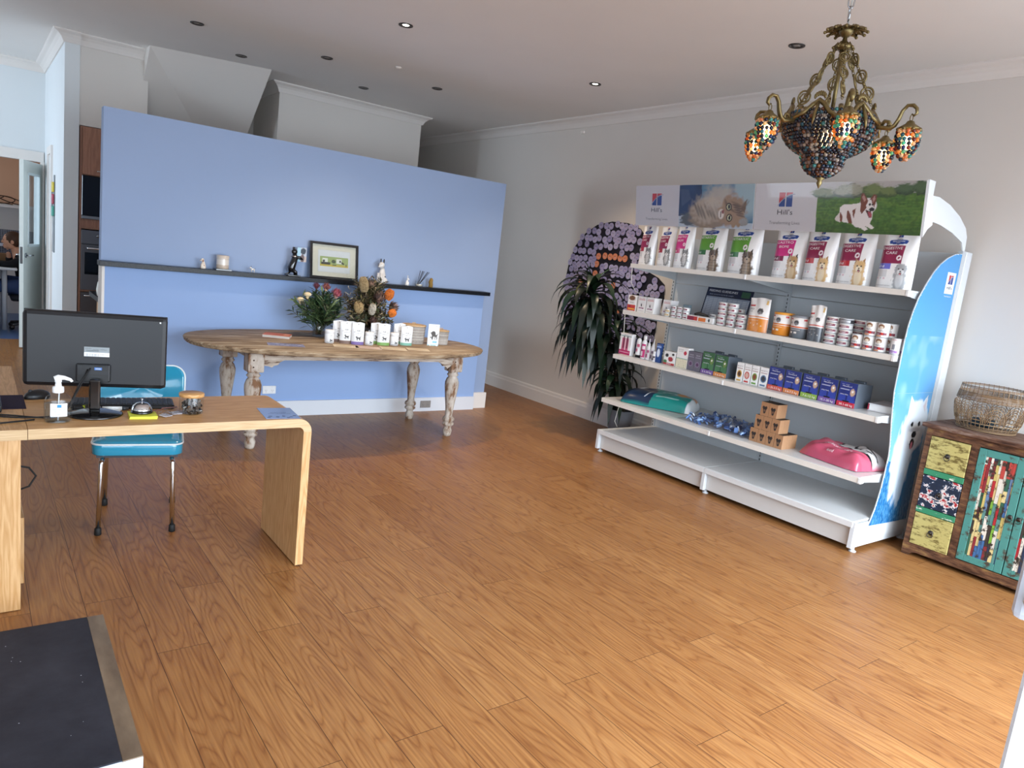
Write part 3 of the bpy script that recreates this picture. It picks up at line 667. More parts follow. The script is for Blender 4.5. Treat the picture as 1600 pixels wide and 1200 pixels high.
t = thing('main_desk', 'light oak counter desk at the left edge, running back behind the monitor', 'desk')
addbx(MB(), -1.0, .170, 3.155, 4.47, .69, .73).build('desktop', 'oak_y', t)
addbx(MB(), -1.0, .170, 3.1535, 3.155, .69, .73).build('edge_band', 'oak_edge', t)
addbx(MB(), -1.0, .150, 3.165, 3.20, .004, .69).build('end_panel', 'oak_z', t)
addbx(MB(), -.28, .168, 3.30, 3.85, .05, .33, ch=.002).build('drawer_unit', 'oak_z', t)
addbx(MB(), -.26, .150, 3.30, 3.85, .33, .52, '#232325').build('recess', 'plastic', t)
addbx(MB(), -.28, .155, 3.30, 3.85, .52, .69).build('drawer_unit', 'oak_z', t)
addbx(MB(), -.9, .12, 4.40, 4.43, .004, .69).build('end_panel', 'oak_z', t)
m = MB(); m.tube([(.14, 3.40, .52), (.19, 3.42, .50), (.215, 3.43, .46), (.19, 3.42, .42), (.15, 3.41, .41)], .004, '#111111')
solo(m, 'cable', 'rubber', 'black cable loop sticking out beside the oak drawer pedestal', 'cable')
DZ = .73
# monitor
t = thing('computer_monitor', 'black widescreen monitor on a round gloss stand, seen from the back on the oak desk', 'monitor', (.414, 3.365, DZ), rad(-12.5))
m = MB(); m.lathe([(.001, 0), (.104, 0), (.107, .004), (.10, .010), (.05, .018), (.02, .022), (.001, .022)], col='#0b0b0d', n=48, cap=(False, False)); m.build('stand_base', 'gloss', t)
m = MB(); m.box((0, .0, .085), (.042, .03, .13), '#0c0c0e', .008); m.build('stand_neck', 'gloss', t)
m = MB(); Fz = frame((0, .055, 0), (1, 0, 0), (0, 0, 1))
m.box((0, .060, .262), (.525, .044, .312), '#0c0d12', .018); m.box((0, .079, .262), (.523, .006, .310), '#101216', .002)
m.build('housing', 'plastic', t)
m = MB(); m.box((-.01, .032, .170), (.125, .02, .075), '#14161a', .006)
ff = front(-.0215); m.rect(-.065, .135, .045, .165, ff, .0008, '#08090b'); m.rect(-.05, .180, .045, .200, ff, .0008, '#08090b'); m.rect(-.005, .184, .022, .195, ff, .0014, '#3f6fb5'); m.rect(-.001, .187, .018, .192, ff, .002, '#9aa4b0')
m.build('connector_panel', 'plastic', t)
m = MB(); ff = front(-.0375); m.rect(-.045, .238, .047, .255, ff, .0006, '#e4e6e6'); m.rect(-.045, .255, .047, .278, ff, .0006, '#8b9396')
m.text('SAMSUNG', -.030, .270, .022, ff, .001, '#22252a'); m.text('S24E390HL  LS24E390HLO', .012, .266, .05, ff, .001, '#30343a')
for k, z in enumerate((.260, .2635)): m.rect(-.038, z, .008, z+.0012, ff, .001, '#3a3e44')
m.text('|||| || ||| |||| ||', -.015, .242, .045, ff, .001, '#222222', h=.009); m.text('SN 0QX HCLH', .028, .245, .03, ff, .001, '#222222')
m.build('rating_label', 'paper', t)
m = MB(); m.box((0, .0825, .262), (.505, .002, .288), '#050608'); m.build('screen', 'gloss', t)
m = MB(); m.box((.235, .0375, .395), (.006, .001, .006), '#dddddd'); m.build('sticker', 'paper', t)
for nm, pts, lab in (('power_cable', [(-.03, .02, .185), (-.06, -.06, .10), (-.12, -.09, .01), (-.28, -.06, .006), (-.42, -.03, .006), (-.6, .02, .006)], 'upper black cable curling from the monitor across the desk to the left'),
                     ('video_cable', [(-.02, .02, .19), (-.05, -.03, .14), (-.10, -.07, .03), (-.2, -.10, .008), (-.42, -.06, .006), (-.62, -.05, .006)], 'thicker black cable from the monitor port down to the desk'),):
    R = Matrix.Rotation(rad(-12.5), 3, 'Z'); P3 = [R @ Vector(p) + Vector((.414, 3.365, DZ)) for p in pts]
    # smooth the path
    q = []
    for i in range(len(P3)-1):
        p0, p1, p2, p3 = P3[max(i-1, 0)], P3[i], P3[i+1], P3[min(i+2, len(P3)-1)]
        for k in range(8):
            u = k/8; q.append(0.5*((2*p1)+(p2-p0)*u+(2*p0-5*p1+4*p2-p3)*u*u+(3*p1-p0-3*p2+p3)*u**3))
    for p in q: p.z = max(p.z, DZ+.004)
    solo(MB().tube(q+[P3[-1]], .0032, '#0e0e10', 6), nm, 'rubber', lab, 'cable')
solo(MB().tube([(.20, 3.29, .734), (.08, 3.25, .734), (-.05, 3.20, .734), (-.3, 3.19, .734)], .0032, '#0e0e10', 6), 'mouse_cable', 'rubber', 'lowest black cable lying near the desk front edge left of the sanitiser', 'cable')
# keyboard
t = thing('keyboard', 'black keyboard lying behind the monitor stand on the oak desk', 'keyboard', (.545, 3.515, DZ), rad(-8))
m = MB(); m.box((0, 0, .010), (.40, .145, .018), '#141518', .004); m.build('body', 'plastic', t)
m = MB(); random.seed(2)
for r in range(5):
    for c in range(19): m.box((-.183+c*.0203, -.050+r*.0235, .021), (.0165, .018, .008), '#1e2024', .002)
m.build('keys', 'plastic', t)
# mouse and pad, phone edge
m = MB(); m.box((0, 0, .0015), (.30, .26, .003), '#2d2436', .001); solo(m, 'desk_mat', 'cloth', 'dark purple desk mat at the left edge under the mouse', 'mat', (.035, 3.625, DZ))
t = thing('computer_mouse', 'black computer mouse left of the monitor', 'mouse', (.235, 3.70, DZ), rad(-60))
m = MB(); m.ball((0, 0, .008), (.032, .056, .030), '#17181a', 18, 12); m.build('shell', 'plastic', t); m = MB(); m.cyl((-.004, -.03, .034), (.004, -.03, .034), .007, None, '#3a3c40'); m.build('scroll_wheel', 'rubber', t)
t = thing('desk_phone', 'black desk phone cut off by the left edge of the picture', 'telephone', (.02, 3.50, DZ+.003))
m = MB(); m.box((0, 0, .02), (.16, .20, .035), '#101114', .01); m.build('body', 'plastic', t); m = MB(); m.tube([(-.04, -.09, .05), (-.04, -.06, .065), (-.04, .06, .065), (-.04, .09, .05)], [.022, .018, .018, .022], '#0c0d10', 12); m.build('handset', 'plastic', t)
# sanitiser
t = thing('sanitiser_bottle', 'clear pump bottle of hand sanitiser with a white and blue label, at the desk front', 'bottle', (.276, 3.262, DZ), rad(0))
pr_ = [(.001, .001), (.042, .001), (.047, .006), (.048, .05), (.047, .085), (.040, .102), (.026, .114), (.018, .120), (.017, .128)]
MB().lathe(pr_, n=32, cap=(False, False), sc=(1, .72)).build('bottle_body', 'glass', t)
MB().lathe([(.001, .004), (.040, .004), (.0445, .010), (.0445, .076), (.001, .0765)], n=32, cap=(False, False), sc=(1, .70)).build('gel', 'gel', t)
m = MB(); m.lathe([(.019, .118), (.020, .120), (.020, .140), (.012, .143), (.010, .158), (.012, .160), (.012, .168), (.004, .170)], col='#f2f3f3', n=20)
m.tube([(-.014, 0, .173), (0, 0, .178), (.02, -.004, .177), (.040, -.008, .170), (.046, -.009, .162)], [.009, .011, .008, .006, .005], '#f4f5f5', 10); m.tube([(0, 0, .005), (.003, 0, .12)], .0025, '#e6e8ea', 6); m.build('pump', 'plastic', t)
m = MB(); wr = lambda a, b, o: Vector(((.0485+o)*math.sin(a/.048), -(.0485*.72+o)*math.cos(a/.048), b))
rings = [[wr(a*.0295/6, z, .0006) for a in range(-6, 7)] for z in (.028, .080)]
m.ring_surf(rings, '#eef2f4', (False, False), closed=False)
for x0, x1, z0, z1, c in ((-.006, .008, .064, .076, '#2d86b8'),): m.add([wr(a, b, .0012) for a, b in ((x0, z0), (x1, z0), (x1, z1), (x0, z1))], [(0, 1, 2, 3)], c)
m.text('HAND SANITISER', 0, .054, .044, None, .0012, '#2d7fa8', warp=wr); m.text('with aloe vera', 0, .046, .034, None, .0012, '#4a5560', warp=wr); m.text('500ml', 0, .036, .014, None, .0012, '#4a5560', warp=wr)
m.build('label', 'paper', t)
# highlighters and clutter behind the stand
for nm, x, y, r, c, L, lab, k in (('highlighter_pen', .415, 3.50, 55, '#c8d629', .12, 'yellow-green highlighter lying behind the monitor stand', 0), ('highlighter_pen', .47, 3.48, -25, '#b8cc2c', .11, 'second lime highlighter to the right of the monitor stand', 0),
                               ('glue_tube', .50, 3.425, -8, '#e8e8e6', .10, 'white tube lying beside the lime highlighter', 1), ('marker_pen', .40, 3.46, 12, '#1c1d1f', .10, 'black marker lying in front of the yellow-green highlighter', 0)):
    q = thing(nm, lab, 'pen' if not k else 'tube', (x, y, DZ+.009), rad(r)); MB().cyl((-L/2, 0, 0), (L/4, 0, 0), .009, None, c, 12).build('barrel', 'plastic', q); MB().cyl((L/4, 0, 0), (L/2, 0, 0), .009, .006, c if not k else '#44484c', 12).build('cap', 'plastic', q)
# bell on sticky notes
m = MB()
for k in range(6): m.box((0, 0, .001+.0019*k), (.105, .105, .0017), '#dfe04a' if k % 2 else '#d2d43e', rot=(0, 0, .01*k))
solo(m, 'sticky_notes', 'paper', 'pad of yellow sticky notes under the service bell', 'notepad', (.585, 3.305, DZ), rad(-6))
t = thing('service_bell', 'chrome counter bell with black base, standing on yellow sticky notes', 'bell', (.585, 3.325, DZ+.012))
MB().lathe([(.001, 0), (.042, 0), (.043, .004), (.040, .010), (.034, .013)], col='#101012', n=32, cap=(False, True)).build('base', 'gloss', t)
m = MB(); m.lathe([(.041, .014), (.040, .018), (.034, .032), (.022, .042), (.006, .046), (.001, .046)], col='#e6e6e8', n=36, cap=(False, False)); m.build('dome', 'chrome', t)
MB().lathe([(.003, .046), (.003, .056), (.006, .057), (.006, .060), (.001, .061)], col='#e6e6e8', n=12).build('button', 'chrome', t)
# zip bags
for nm, x, y, r, lab in (('zip_bag', .665, 3.295, 35, 'small clear zip bag just right of the service bell'), ('zip_bag', .715, 3.335, 15, 'small clear zip bag leaning between the first bag and the jar')):
    q = thing(nm, lab, 'bag', (x, y, DZ), rad(r)); m = MB(); rs = np.random.RandomState(int(r)); img = Img(.08, .1, 8, 10, '#d8d6da')
    pts = {}
    for j in range(10):
        for i in range(8): pts[(i, j)] = (-.035+.07*i/7, -.045+.09*j/9, .004+.014*rs.rand()+.006*j/9)
    m.grid(lambda u, v: pts[(round(u*7), round(v*9))], img.a, sm=False); m.build('film', 'film_clear', q)
    MB().box((0, -.012, .006), (.045, .034, .004), '#c9c4c6', .001, rot=(.1, .05, .1)).build('contents', 'paper', q); MB().box((0, .043, .018), (.070, .004, .003), '#7a4a40').build('seal', 'plastic', q)
# jar
t = thing('glass_jar', 'glass jar of dark capsules with a bamboo lid, near the middle of the desk', 'jar', (.785, 3.335, DZ))
MB().lathe([(.001, .002), (.044, .002), (.049, .006), (.050, .02), (.050, .070), (.047, .078)], n=40, cap=(False, False)).build('jar_body', 'glass', t)
m = MB(); m.lathe([(.049, .077), (.052, .078), (.0525, .090), (.050, .093), (.001, .093)], col='#d8b287', n=40, cap=(True, False)); m.build('lid', 'oak_x', t)
m = MB(); random.seed(8)
for k in range(90):
    a = random.random()*6.28; r = .041*math.sqrt(random.random()); z = .008+.05*random.random()
    m.box((r*math.cos(a), r*math.sin(a), z), (.018, .012, .008), random.choice(['#2a2422', '#3a322c', '#1a1716', '#4a4038', '#5a5048']), .002, rot=(random.random()*3, random.random()*3, random.random()*3))
m.build('contents', 'gloss', t)
# card on desk
m = MB(); hb = frame((1.157, 3.278, DZ+.0005), (math.cos(rad(-6)), math.sin(rad(-6)), 0), (-math.sin(rad(-6)), math.cos(rad(-6)), 0))
m.prism([(-.078, -.105), (.078, -.105), (.078, .105), (-.078, .105)], hb, .001, '#8aa2d0')
m.text('SCAN HERE', 0, .0, .07, hb, .0014, '#33416a'); m.text('to join our loyalty club', 0, -.02, .10, hb, .0014, '#33416a')
for a, b in ((-.05, -.06), (-.02, -.075), (.01, -.06), (.04, -.078), (.06, -.055), (-.06, -.085), (.025, -.09)): m.ell(a, b, .009, .006, hb, .0014, '#2c3a66', 8)
solo(m, 'information_card', 'print', 'pale blue card lying at the right end of the oak desk', 'card')

# ================================================================ BLUE CHAIR
t = thing('vinyl_chair', 'retro turquoise vinyl chair with white piping and chrome legs behind the desk', 'chair', (.659, 3.815, 0), rad(-11.4))
def rrect(w, d, r, n=5):
    p = []
    for cx, cy, a in ((w/2-r, d/2-r, 0), (-w/2+r, d/2-r, 90), (-w/2+r, -d/2+r, 180), (w/2-r, -d/2+r, 270)): p += [(cx+r*math.cos(rad(a+90*i/n)), cy+r*math.sin(rad(a+90*i/n))) for i in range(n+1)]
    return p
TEAL = '#2f93b4'
m = MB(); rings = []
for k, z in ((.97, .405), (1, .411), (1, .458), (.985, .465), (.9, .476), (.6, .483), (.2, .485)): rings.append([(a*k, b*k+.20, z) for a, b in rrect(.405, .42, .05)])
m.ring_surf(rings, TEAL); m.build('seat', 'gloss', t)
MB().tube([(a*.998, b*.998+.20, .462) for a, b in rrect(.405, .42, .05)], .0045, '#e9efef', 6, closed=True).build('piping', 'plastic', t)
MB().box((0, .20, .398), (.36, .37, .014), '#3a3d42').build('seat_frame', 'metal', t)
for sx in (-1, 1):
    m = MB(); m.tube([(sx*.150, .03, .40), (sx*.158, .01, .36), (sx*.165, 0, .02)], .0115, '#e0e2e6', 12); q = m.build('leg', 'chrome', t); MB().lathe([(.013, 0), (.016, .003), (.015, .035), (.012, .038)], (sx*.165, 0, 0), '#101010', 14).build('rubber_foot', 'rubber', q)
    m = MB(); m.tube([(sx*.150, .38, .40), (sx*.160, .41, .30), (sx*.167, .425, .02)], .0115, '#e0e2e6', 12); q = m.build('leg', 'chrome', t); MB().lathe([(.013, 0), (.016, .003), (.015, .035), (.012, .038)], (sx*.167, .425, 0), '#101010', 14).build('rubber_foot', 'rubber', q)
    MB().tube([(sx*.15, .30, .41), (sx*.155, .42, .44), (sx*.165, .45, .52), (sx*.165, .46, .60)], .010, '#d8dade', 12).build('back_support', 'chrome', t)
m = MB(); rings = []
prof = rrect(.42, .24, .06, 6)
def bk(a, b, w): return (a*1.0, .46+.05*(1-(a/.21)**2)*.8 + w + .02*(b/.12), .655+b)
for k, w in ((.94, -.022), (1, -.014), (1, .012), (.94, .020)): rings.append([bk(a*k, b*k, w) for a, b in prof])
n = len(prof); m.ring_surf(rings, TEAL, (False, False))
for w, k, flip in ((-.022, .94, True), (.020, .94, False)):
    c = bk(0, 0, w*1.3); mid = [bk(a*.5, b*.5, w*1.25) for a, b in prof]; out = [bk(a*k, b*k, w) for a, b in prof]
    m.ring_surf([out, mid], TEAL, (False, False)); m.ring_surf([mid, [c]*n], TEAL, (False, False))
m.build('backrest', 'gloss', t)
MB().tube([bk(a, b, -.014) for a, b in prof], .0045, '#e9efef', 6, closed=True).build('piping', 'plastic', t)

# ================================================================ WEIGHING PLATFORM
t = thing('weighing_platform', 'low pet weighing platform with scuffed black rubber top in the bottom left corner', 'scale', (.375, 1.960, 0), rad(-0.8))
addbx(MB(), -1.35, 0, 0, .865, .012, .095, '#c9d3e2', .003).build('platform_body', 'metal', t)
addbx(MB(), -1.35, -.052, .004, .862, .095, .100, ch=.001).build('rubber_mat', 'scale_rubber', t)
addbx(MB(), -.052, 0, 0, .865, .095, .0985, ch=.001).build('edge_strip', 'brushed_bronze', t)
for x in (-1.3, -.05):
    for y in (.05, .81): MB().cyl((x, y, 0), (x, y, .012), .02, None, '#222222').build('foot', 'rubber', t)
# door beside the camera
t = bpy.data.objects.new('door_2', None); COL.objects.link(t); t['kind'] = 'structure'
# leaf edge runs from (x, y) away to the right
t.location = (.893, .221, 0); t.rotation_euler = (0, 0, rad(-76))
addbx(MB(), 0, .60, -.02, .02, .01, 1.75, '#f2f6fc', .003).build('leaf', 'plastic', t)
m = MB(); m.box((-.002, -.024, 1.30), (.04, .03, .10), '#dfe6f2', .008); m.ball((-.004, -.045, 1.275), .010, '#ece6d8'); m.ball((-.004, -.045, 1.325), .010, '#ece6d8'); m.box((.28, -.03, 1.30), (.55, .02, .06), '#dfe6f2', .008); m.build('push_bar', 'plastic', t)

# ================================================================ OVAL TABLE
TZ = .765
TX, TY, TA, TB = 2.455, 5.46, 1.23, .625
t = thing('oval_table', 'long oval farmhouse table with whitewashed turned legs in front of the blue wall', 'table', (TX, TY, 0))
def sell(a, b, n=72, e=2.35): return [(a*math.copysign(abs(math.cos(q))**(2/e), math.cos(q)), b*math.copysign(abs(math.sin(q))**(2/e), math.sin(q))) for q in [2*PI*i/n for i in range(n)]]
m = MB(); rings = []
for da, z in ((-.03, TZ-.036), (-.012, TZ-.034), (-.004, TZ-.026), (-.010, TZ-.020), (0, TZ-.014), (0, TZ-.006), (-.006, TZ)): rings.append([(a, b, z) for a, b in sell(TA+da, TB+da)])
m.ring_surf(rings, '#ffffff'); m.build('tabletop', 'limed_top', t)
legx = ((-.825, -.28), (.877, -.255), (-.825, .37), (.842, .37))
for lx, ly in legx:
    m = MB(); m.box((lx, ly, .64), (.115, .115, .138), '#ffffff', .008)
    pf = [(.030, 0), (.036, .02), (.040, .05), (.030, .075), (.034, .09), (.050, .10), (.050, .115), (.036, .125), (.050, .135), (.054, .150), (.048, .165), (.034, .175), (.032, .20), (.038, .27), (.050, .36), (.060, .44), (.060, .475), (.048, .51), (.036, .525), (.046, .535), (.050, .545), (.040, .555), (.044, .572)]
    m.lathe(pf, (lx, ly, 0), n=28); o = m.build('leg', 'limed_leg', t)
for y in (-.305, .395):
    m = MB(); pts = [(-.77, .708), (.82, .708), (.82, .64), (.80, .62), (.78, .605), (.76, .62), (.735, .625), (.72, .645), (.69, .66), (-.62, .66), (-.65, .645), (-.665, .625), (-.69, .62), (-.71, .605), (-.73, .615), (-.77, .62)]
    m.prism(pts, frame((0, y+.012, 0), (1, 0, 0), (0, 0, 1)), .024, '#ffffff'); m.build('apron', 'limed_apron', t)
for x in (-.845, .88):
    m = MB(); m.prism([(-.22, .708), (.33, .708), (.33, .63), (.28, .64), (.25, .66), (-.16, .66), (-.19, .64), (-.22, .63)], frame((x-.012, 0, 0), (0, 1, 0), (0, 0, 1)), .024, '#ffffff'); m.build('apron', 'limed_apron', t)
m = MB()
for lx, ly in legx[:2]:
    for z in (.61, .66): m.ball((lx+.0575, ly-.02, z), .006, '#4a3426'); m.ball((lx-.02, ly-.0578, z), .006, '#4a3426')
m.build('peg', 'dry', t)

# ================================================================ PRINTED ART HELPERS
DOGS = [(-.50, .10), (-.46, .34), (-.40, .36), (-.30, .30), (-.22, .42), (-.26, .60), (-.34, .70), (-.44, .74), (-.42, .80), (-.30, .84), (-.24, .94), (-.17, .88), (-.12, .74), (-.02, .62), (.26, .60), (.36, .58), (.46, .74), (.52, .74), (.44, .52), (.40, .38), (.44, .22), (.40, .0), (.32, .0), (.34, .20), (.26, .34), (.22, .30), (.20, .0), (.12, .0), (.12, .34), (-.04, .36), (-.08, .0), (-.16, .0), (-.17, .34), (-.20, .0), (-.28, .0), (-.27, .30), (-.34, .10)]
CATS = [(-.36, .0), (-.28, .0), (-.26, .30), (-.20, .34), (-.18, .0), (-.10, .0), (-.08, .34), (.16, .34), (.18, .0), (.26, .0), (.28, .28), (.32, .0), (.40, .0), (.40, .40), (.46, .62), (.56, .86), (.50, .88), (.38, .62), (.26, .56), (-.14, .54), (-.20, .66), (-.24, .84), (-.30, .72), (-.36, .72), (-.42, .84), (-.46, .66), (-.48, .56), (-.40, .48), (-.36, .40)]
def sil(shape, x, y, s, flip=1): return [(x+a*s*flip, y+b*s) for a, b in (shape if shape is CATS else shape[1:])]
def animal_head(im, x, y, s, fur, dark, light, kind='dog', body=True):
    """a plain pet portrait, s = head height"""
    if body:
        im.ell(x, y-.95*s, .48*s, .75*s, fur, .25, rough=.5); im.ell(x, y-.85*s, .26*s, .6*s, light, .4, op=.8)
    e = .36*s
    for q in (-1, 1):
        im.poly([(x+q*.16*s, y+.30*s), (x+q*e, y+(.74 if kind != 'flop' else .38)*s), (x+q*.46*s, y+.08*s)], dark)
        im.poly([(x+q*.22*s, y+.28*s), (x+q*(e-.01), y+(.62 if kind != 'flop' else .3)*s), (x+q*.40*s, y+.10*s)], fur)
    im.ell(x, y, .44*s, .44*s, fur, .2, rough=.3)
    if kind == 'cat':
        for k in range(4): im.rect(x-.30*s+.18*k*s, y+.15*s, x-.25*s+.18*k*s, y+.40*s, dark, .7)
        for k in range(5): im.rect(x-.45*s, y-1.4*s+.24*s*k, x+.45*s, y-1.34*s+.24*s*k, dark, .5)
    im.ell(x, y-.20*s, .24*s, .22*s, light, .3)
    for q in (-1, 1): im.ell(x+q*.17*s, y+.05*s, .065*s, .06*s, '#141210'); 
    im.ell(x, y-.14*s, .075*s, .05*s, '#141210')
    if kind != 'cat': im.ell(x, y-.34*s, .12*s, .10*s, '#3a1c1a'); im.ell(x, y-.37*s, .07*s, .06*s, '#d27f86')
def bag_solid(w, h, d, img, e=6, top=.10, back='#e9e8e6', bow=0.0, seal=.03, lean=0.0):
    """standing bag: front carries the picture, thins to a crimped seal at the top"""
    def dep(t): return d*(1-top_k(t))
    def top_k(t): return max(0, (t-.45)/.55)**1.6*(1-top*.1) if t < 1-seal/h*0 else 1
    def surf(sgn):
        def f(u, t):
            a = 2*u-1; dd = max(.0025, dep(t)*(1-abs(a)**e*.92))/2
            wk = w*(1-.05*math.sin(PI*min(1, t*1.1))*0-.03*t)
            rip = .0025*math.sin(a*7+t*5)*t
            return Vector((a*wk/2, sgn*dd + lean*t*t*d + rip, t*h + .004*math.sin(a*3+1)*t))
        return f
    m = MB(); m.grid(surf(-1), img.a)
    ny, nx = 14, 10; bi = np.zeros((ny, nx, 3)); bi[:] = lin(back)
    f = surf(1); m.grid(lambda u, v: f(1-u, v), bi)
    for sx in (0, 1):      # gussets
        r0 = [surf(-1)(sx, t/13) for t in range(14)]; r1 = [surf(1)(sx, t/13) for t in range(14)]
        mid = [Vector(((a.x+b.x)/2*(1-.05*math.sin(PI*min(1, i/13))), (a.y+b.y)/2, (a.z+b.z)/2)) for i, (a, b) in enumerate(zip(r0, r1))]
        order = (r0, mid, r1) if sx else (r1, mid, r0)
        m.ring_surf(list(order), back, (False, False), closed=False)
    m.add([Vector((-w/2, -d*.04, 0)), Vector((w/2, -d*.04, 0)), Vector((w/2, d*.04, 0)), Vector((-w/2, d*.04, 0))], [(0, 1, 2, 3)], back)
    sf = surf(-1); warp = lambda a, b, o: sf(a/w+.5, b/h) + Vector((0, -o-.0008, 0))
    return m, warp
def logo(m, x, z, s, fr, off, text=True, tcol='#2a2430', k=1.0, warp=None):
    """small two-colour square mark with a white arc, name beneath; s = mark size"""
    w_ = warp or (lambda a, b, o: fr @ Vector((a, b, o)))
    def P(pts, c, o): m.add([w_(a, b, o) for a, b in (pts if sum(pts[i][0]*pts[(i+1) % len(pts)][1]-pts[(i+1) % len(pts)][0]*pts[i][1] for i in range(len(pts))) > 0 else pts[::-1])], [tuple(range(len(pts)))], c)
    x0, x1, z0, z1 = x-s/2, x+s/2, z, z+s*.92; g = s*.04
    R_, B_ = '#c0323c', '#22408c'
    arc_ = [(x0-.12*s+1.30*s*t, z0+.02*s+(z1-z0)*.86*(1-(1-t)**2.2)) for t in [i/10 for i in range(11)]]
    up_ = lambda a: z0+.02*s+(z1-z0)*.86*(1-(1-(a-x0+.12*s)/(1.30*s))**2.2)
    for a, b in ((x0, x-g), (x+g, x1)):
        xs = [a+(b-a)*i/5 for i in range(6)]
        P([(a, z1), (b, z1)]+[(q, min(z1, up_(q)+s*.04)) for q in xs[::-1]], R_, off)
        P([(a, z0), (b, z0)]+[(q, up_(q)-s*.04) for q in xs[::-1]], B_, off)
    P([(a, b-.012*s) for a, b in arc_]+[(a, b+.012*s) for a, b in arc_[::-1]], B_, off*1.4)
    if text: m.text("Hill's", x, z-.52*s, 1.15*s, fr, off, tcol, h=.34*s, warp=warp)

# ================================================================ GONDOLA SHELVING
GY0, GY1, GM = 2.107, 4.436, 3.272
S1, S2, S3, S4 = .490, .874, 1.258, 1.655
g = thing('display_shelving', 'large white steel shop shelving unit with header signs standing along the right wall', 'shelving unit', (0, 0, 0))
WH, CR = '#d9dde0', '#e8e3da'
m = MB()
for k, (z0, z1) in enumerate(((.0, .37), (.373, .75), (.753, 1.14), (1.143, 1.53), (1.533, 1.93))):
    for y0, y1 in ((GY0+.015, GM-.012), (GM+.012, GY1-.015)): addbx(m, 5.10, 5.115, y0, y1, z0, z1, '#ced3d6', .0015)
m.build('back_panels', 'satin', g)
for y in (GY0, GM, GY1):
    m = MB(); addbx(m, 5.085, 5.13, y-.014, y+.014, 0, 1.945, '#c3c8cb')
    f = frame((5.085, y, 0), (0, -1, 0), (0, 0, 1))
    for k in range(60):
        if k % 1 == 0: m.rect(-.004, .12+.03*k, .004, .12+.03*k+.017, f, .0006, '#2a2c2e')
    m.build('upright', 'satin', g)
# base decks
for y0, y1 in ((GY0+.004, GM-.004), (GM+.004, GY1-.004)):
    m = MB(); m.ring_surf([[Vector((x, y, z)) for x, z in ((5.10, .205), (4.41, .205), (4.395, .200), (4.395, .165), (4.405, .165), (4.405, .190), (5.10, .190))] for y in (y0, y1)], '#dfe0e0', sm=False); m.build('base_deck', 'satin', g)
    addbx(MB(), 4.435, 4.45, y0+.01, y1-.01, .035, .166, '#d2d0cd').build('kick_panel', 'satin', g)
for y in (GY0, GM, GY1):
    m = MB(); addbx(m, 4.42, 5.12, y-.012, y+.012, .03, .185, WH, .003); addbx(m, 4.40, 4.425, y-.016, y+.016, .03, .200, WH, .003); m.build('base_bracket', 'satin', g)
    for x in (4.455, 5.09): MB().lathe([(.022, 0), (.024, .006), (.012, .012), (.010, .035)], (x, y, 0), '#c7cacd', 16).build('foot', 'satin', g)
# shelves
for z, xf, nm in ((S1, 4.385, 1), (S2, 4.45, 2), (S3, 4.495, 3), (S4, 4.51, 4)):
    for y0, y1 in ((GY0+.012, GM-.006), (GM+.006, GY1-.004)):
        m = MB(); sl = .012
        m.ring_surf([[Vector((x, y, q)) for x, q in ((5.10, z), (xf+.01, z), (xf, z-.004), (xf, z-.034), (xf+.006, z-.034), (xf+.01, z-.012), (5.10, z-.014))] for y in (y0, y1)], '#d3d4d2', sm=False)
        s_ = m.build('shelf', 'satin', g)
        q = MB(); q.ring_surf([[Vector((x, y, v)) for x, v in ((xf-.007, z-.001), (xf-.007, z-.036), (xf, z-.036), (xf, z-.001))] for y in (y0+.004, y1-.004)], CR, sm=False); q.build('ticket_strip', 'plastic', s_)
        for y in (y0+.004, y1-.004):
            b = MB(); b.prism([(xf+.02, z-.013), (5.09, z-.013), (5.09, z-.10), (4.98, z-.085), (xf+.02, z-.036)], frame((0, y+.0015, 0), (1, 0, 0), (0, 0, 1)), .003, '#c8cdd0'); b.build('shelf_bracket', 'satin', s_)
    for y in (GM, GY0+.006): MB().box((xf+.012, y, z-.02), (.045, .022, .038), '#e6e7e6', .004).build('end_clip', 'plastic', g)
# header signs
def header(y0, y1, corners, paint, nm):
    """sign panel from y1 (left) to y0 (right), leaning slightly"""
    L = y1-y0; xt, xb, zt, zb = 4.455, 4.505, 2.288, 1.975
    vdir = Vector((xt-xb, 0, zt-zb)); H = vdir.length; fr_ = frame((xb, y1, zb), (0, -1, 0), vdir)
    m = MB(); m.prism([(0, 0), (L, 0), (L, H), (0, H)], fr_, -.012, '#eceaea'); p = m.build('header_panel', 'satin', g)
    # homography from picture points to panel metres
    src = corners; dst = [(0, H), (L, H), (L, 0), (0, 0)]; A = []; b = []
    for (x, y), (u, v) in zip(src, dst): A += [[x, y, 1, 0, 0, 0, -u*x, -u*y], [0, 0, 0, x, y, 1, -v*x, -v*y]]; b += [u, v]
    h = np.linalg.solve(np.array(A, float), np.array(b, float))
    def T(x, y): d = h[6]*x+h[7]*y+1; return ((h[0]*x+h[1]*y+h[2])/d, (h[3]*x+h[4]*y+h[5])/d)
    im = Img(L, H, 300, 80, '#cfcdd2'); paint(im, T, L, H)
    q = MB(); q.grid(lambda u, v: fr_ @ Vector((u*L, v*H, .001)), im.a, sm=False)
    return q, fr_, T, p
def shrubs(im, T, pts, col, col2, seed):
    for k, (x, y, rx, ry) in enumerate(pts):
        a = T(x, y); b = T(x+rx, y); c = T(x, y-ry); im.ell(a[0], a[1], b[0]-a[0], c[1]-a[1], col, .15, rough=.35, seed=seed+k); im.ell(a[0], a[1]+.01, (b[0]-a[0])*.75, (c[1]-a[1])*.6, col2, .8, rough=.9, seed=seed+9+k, op=.7)
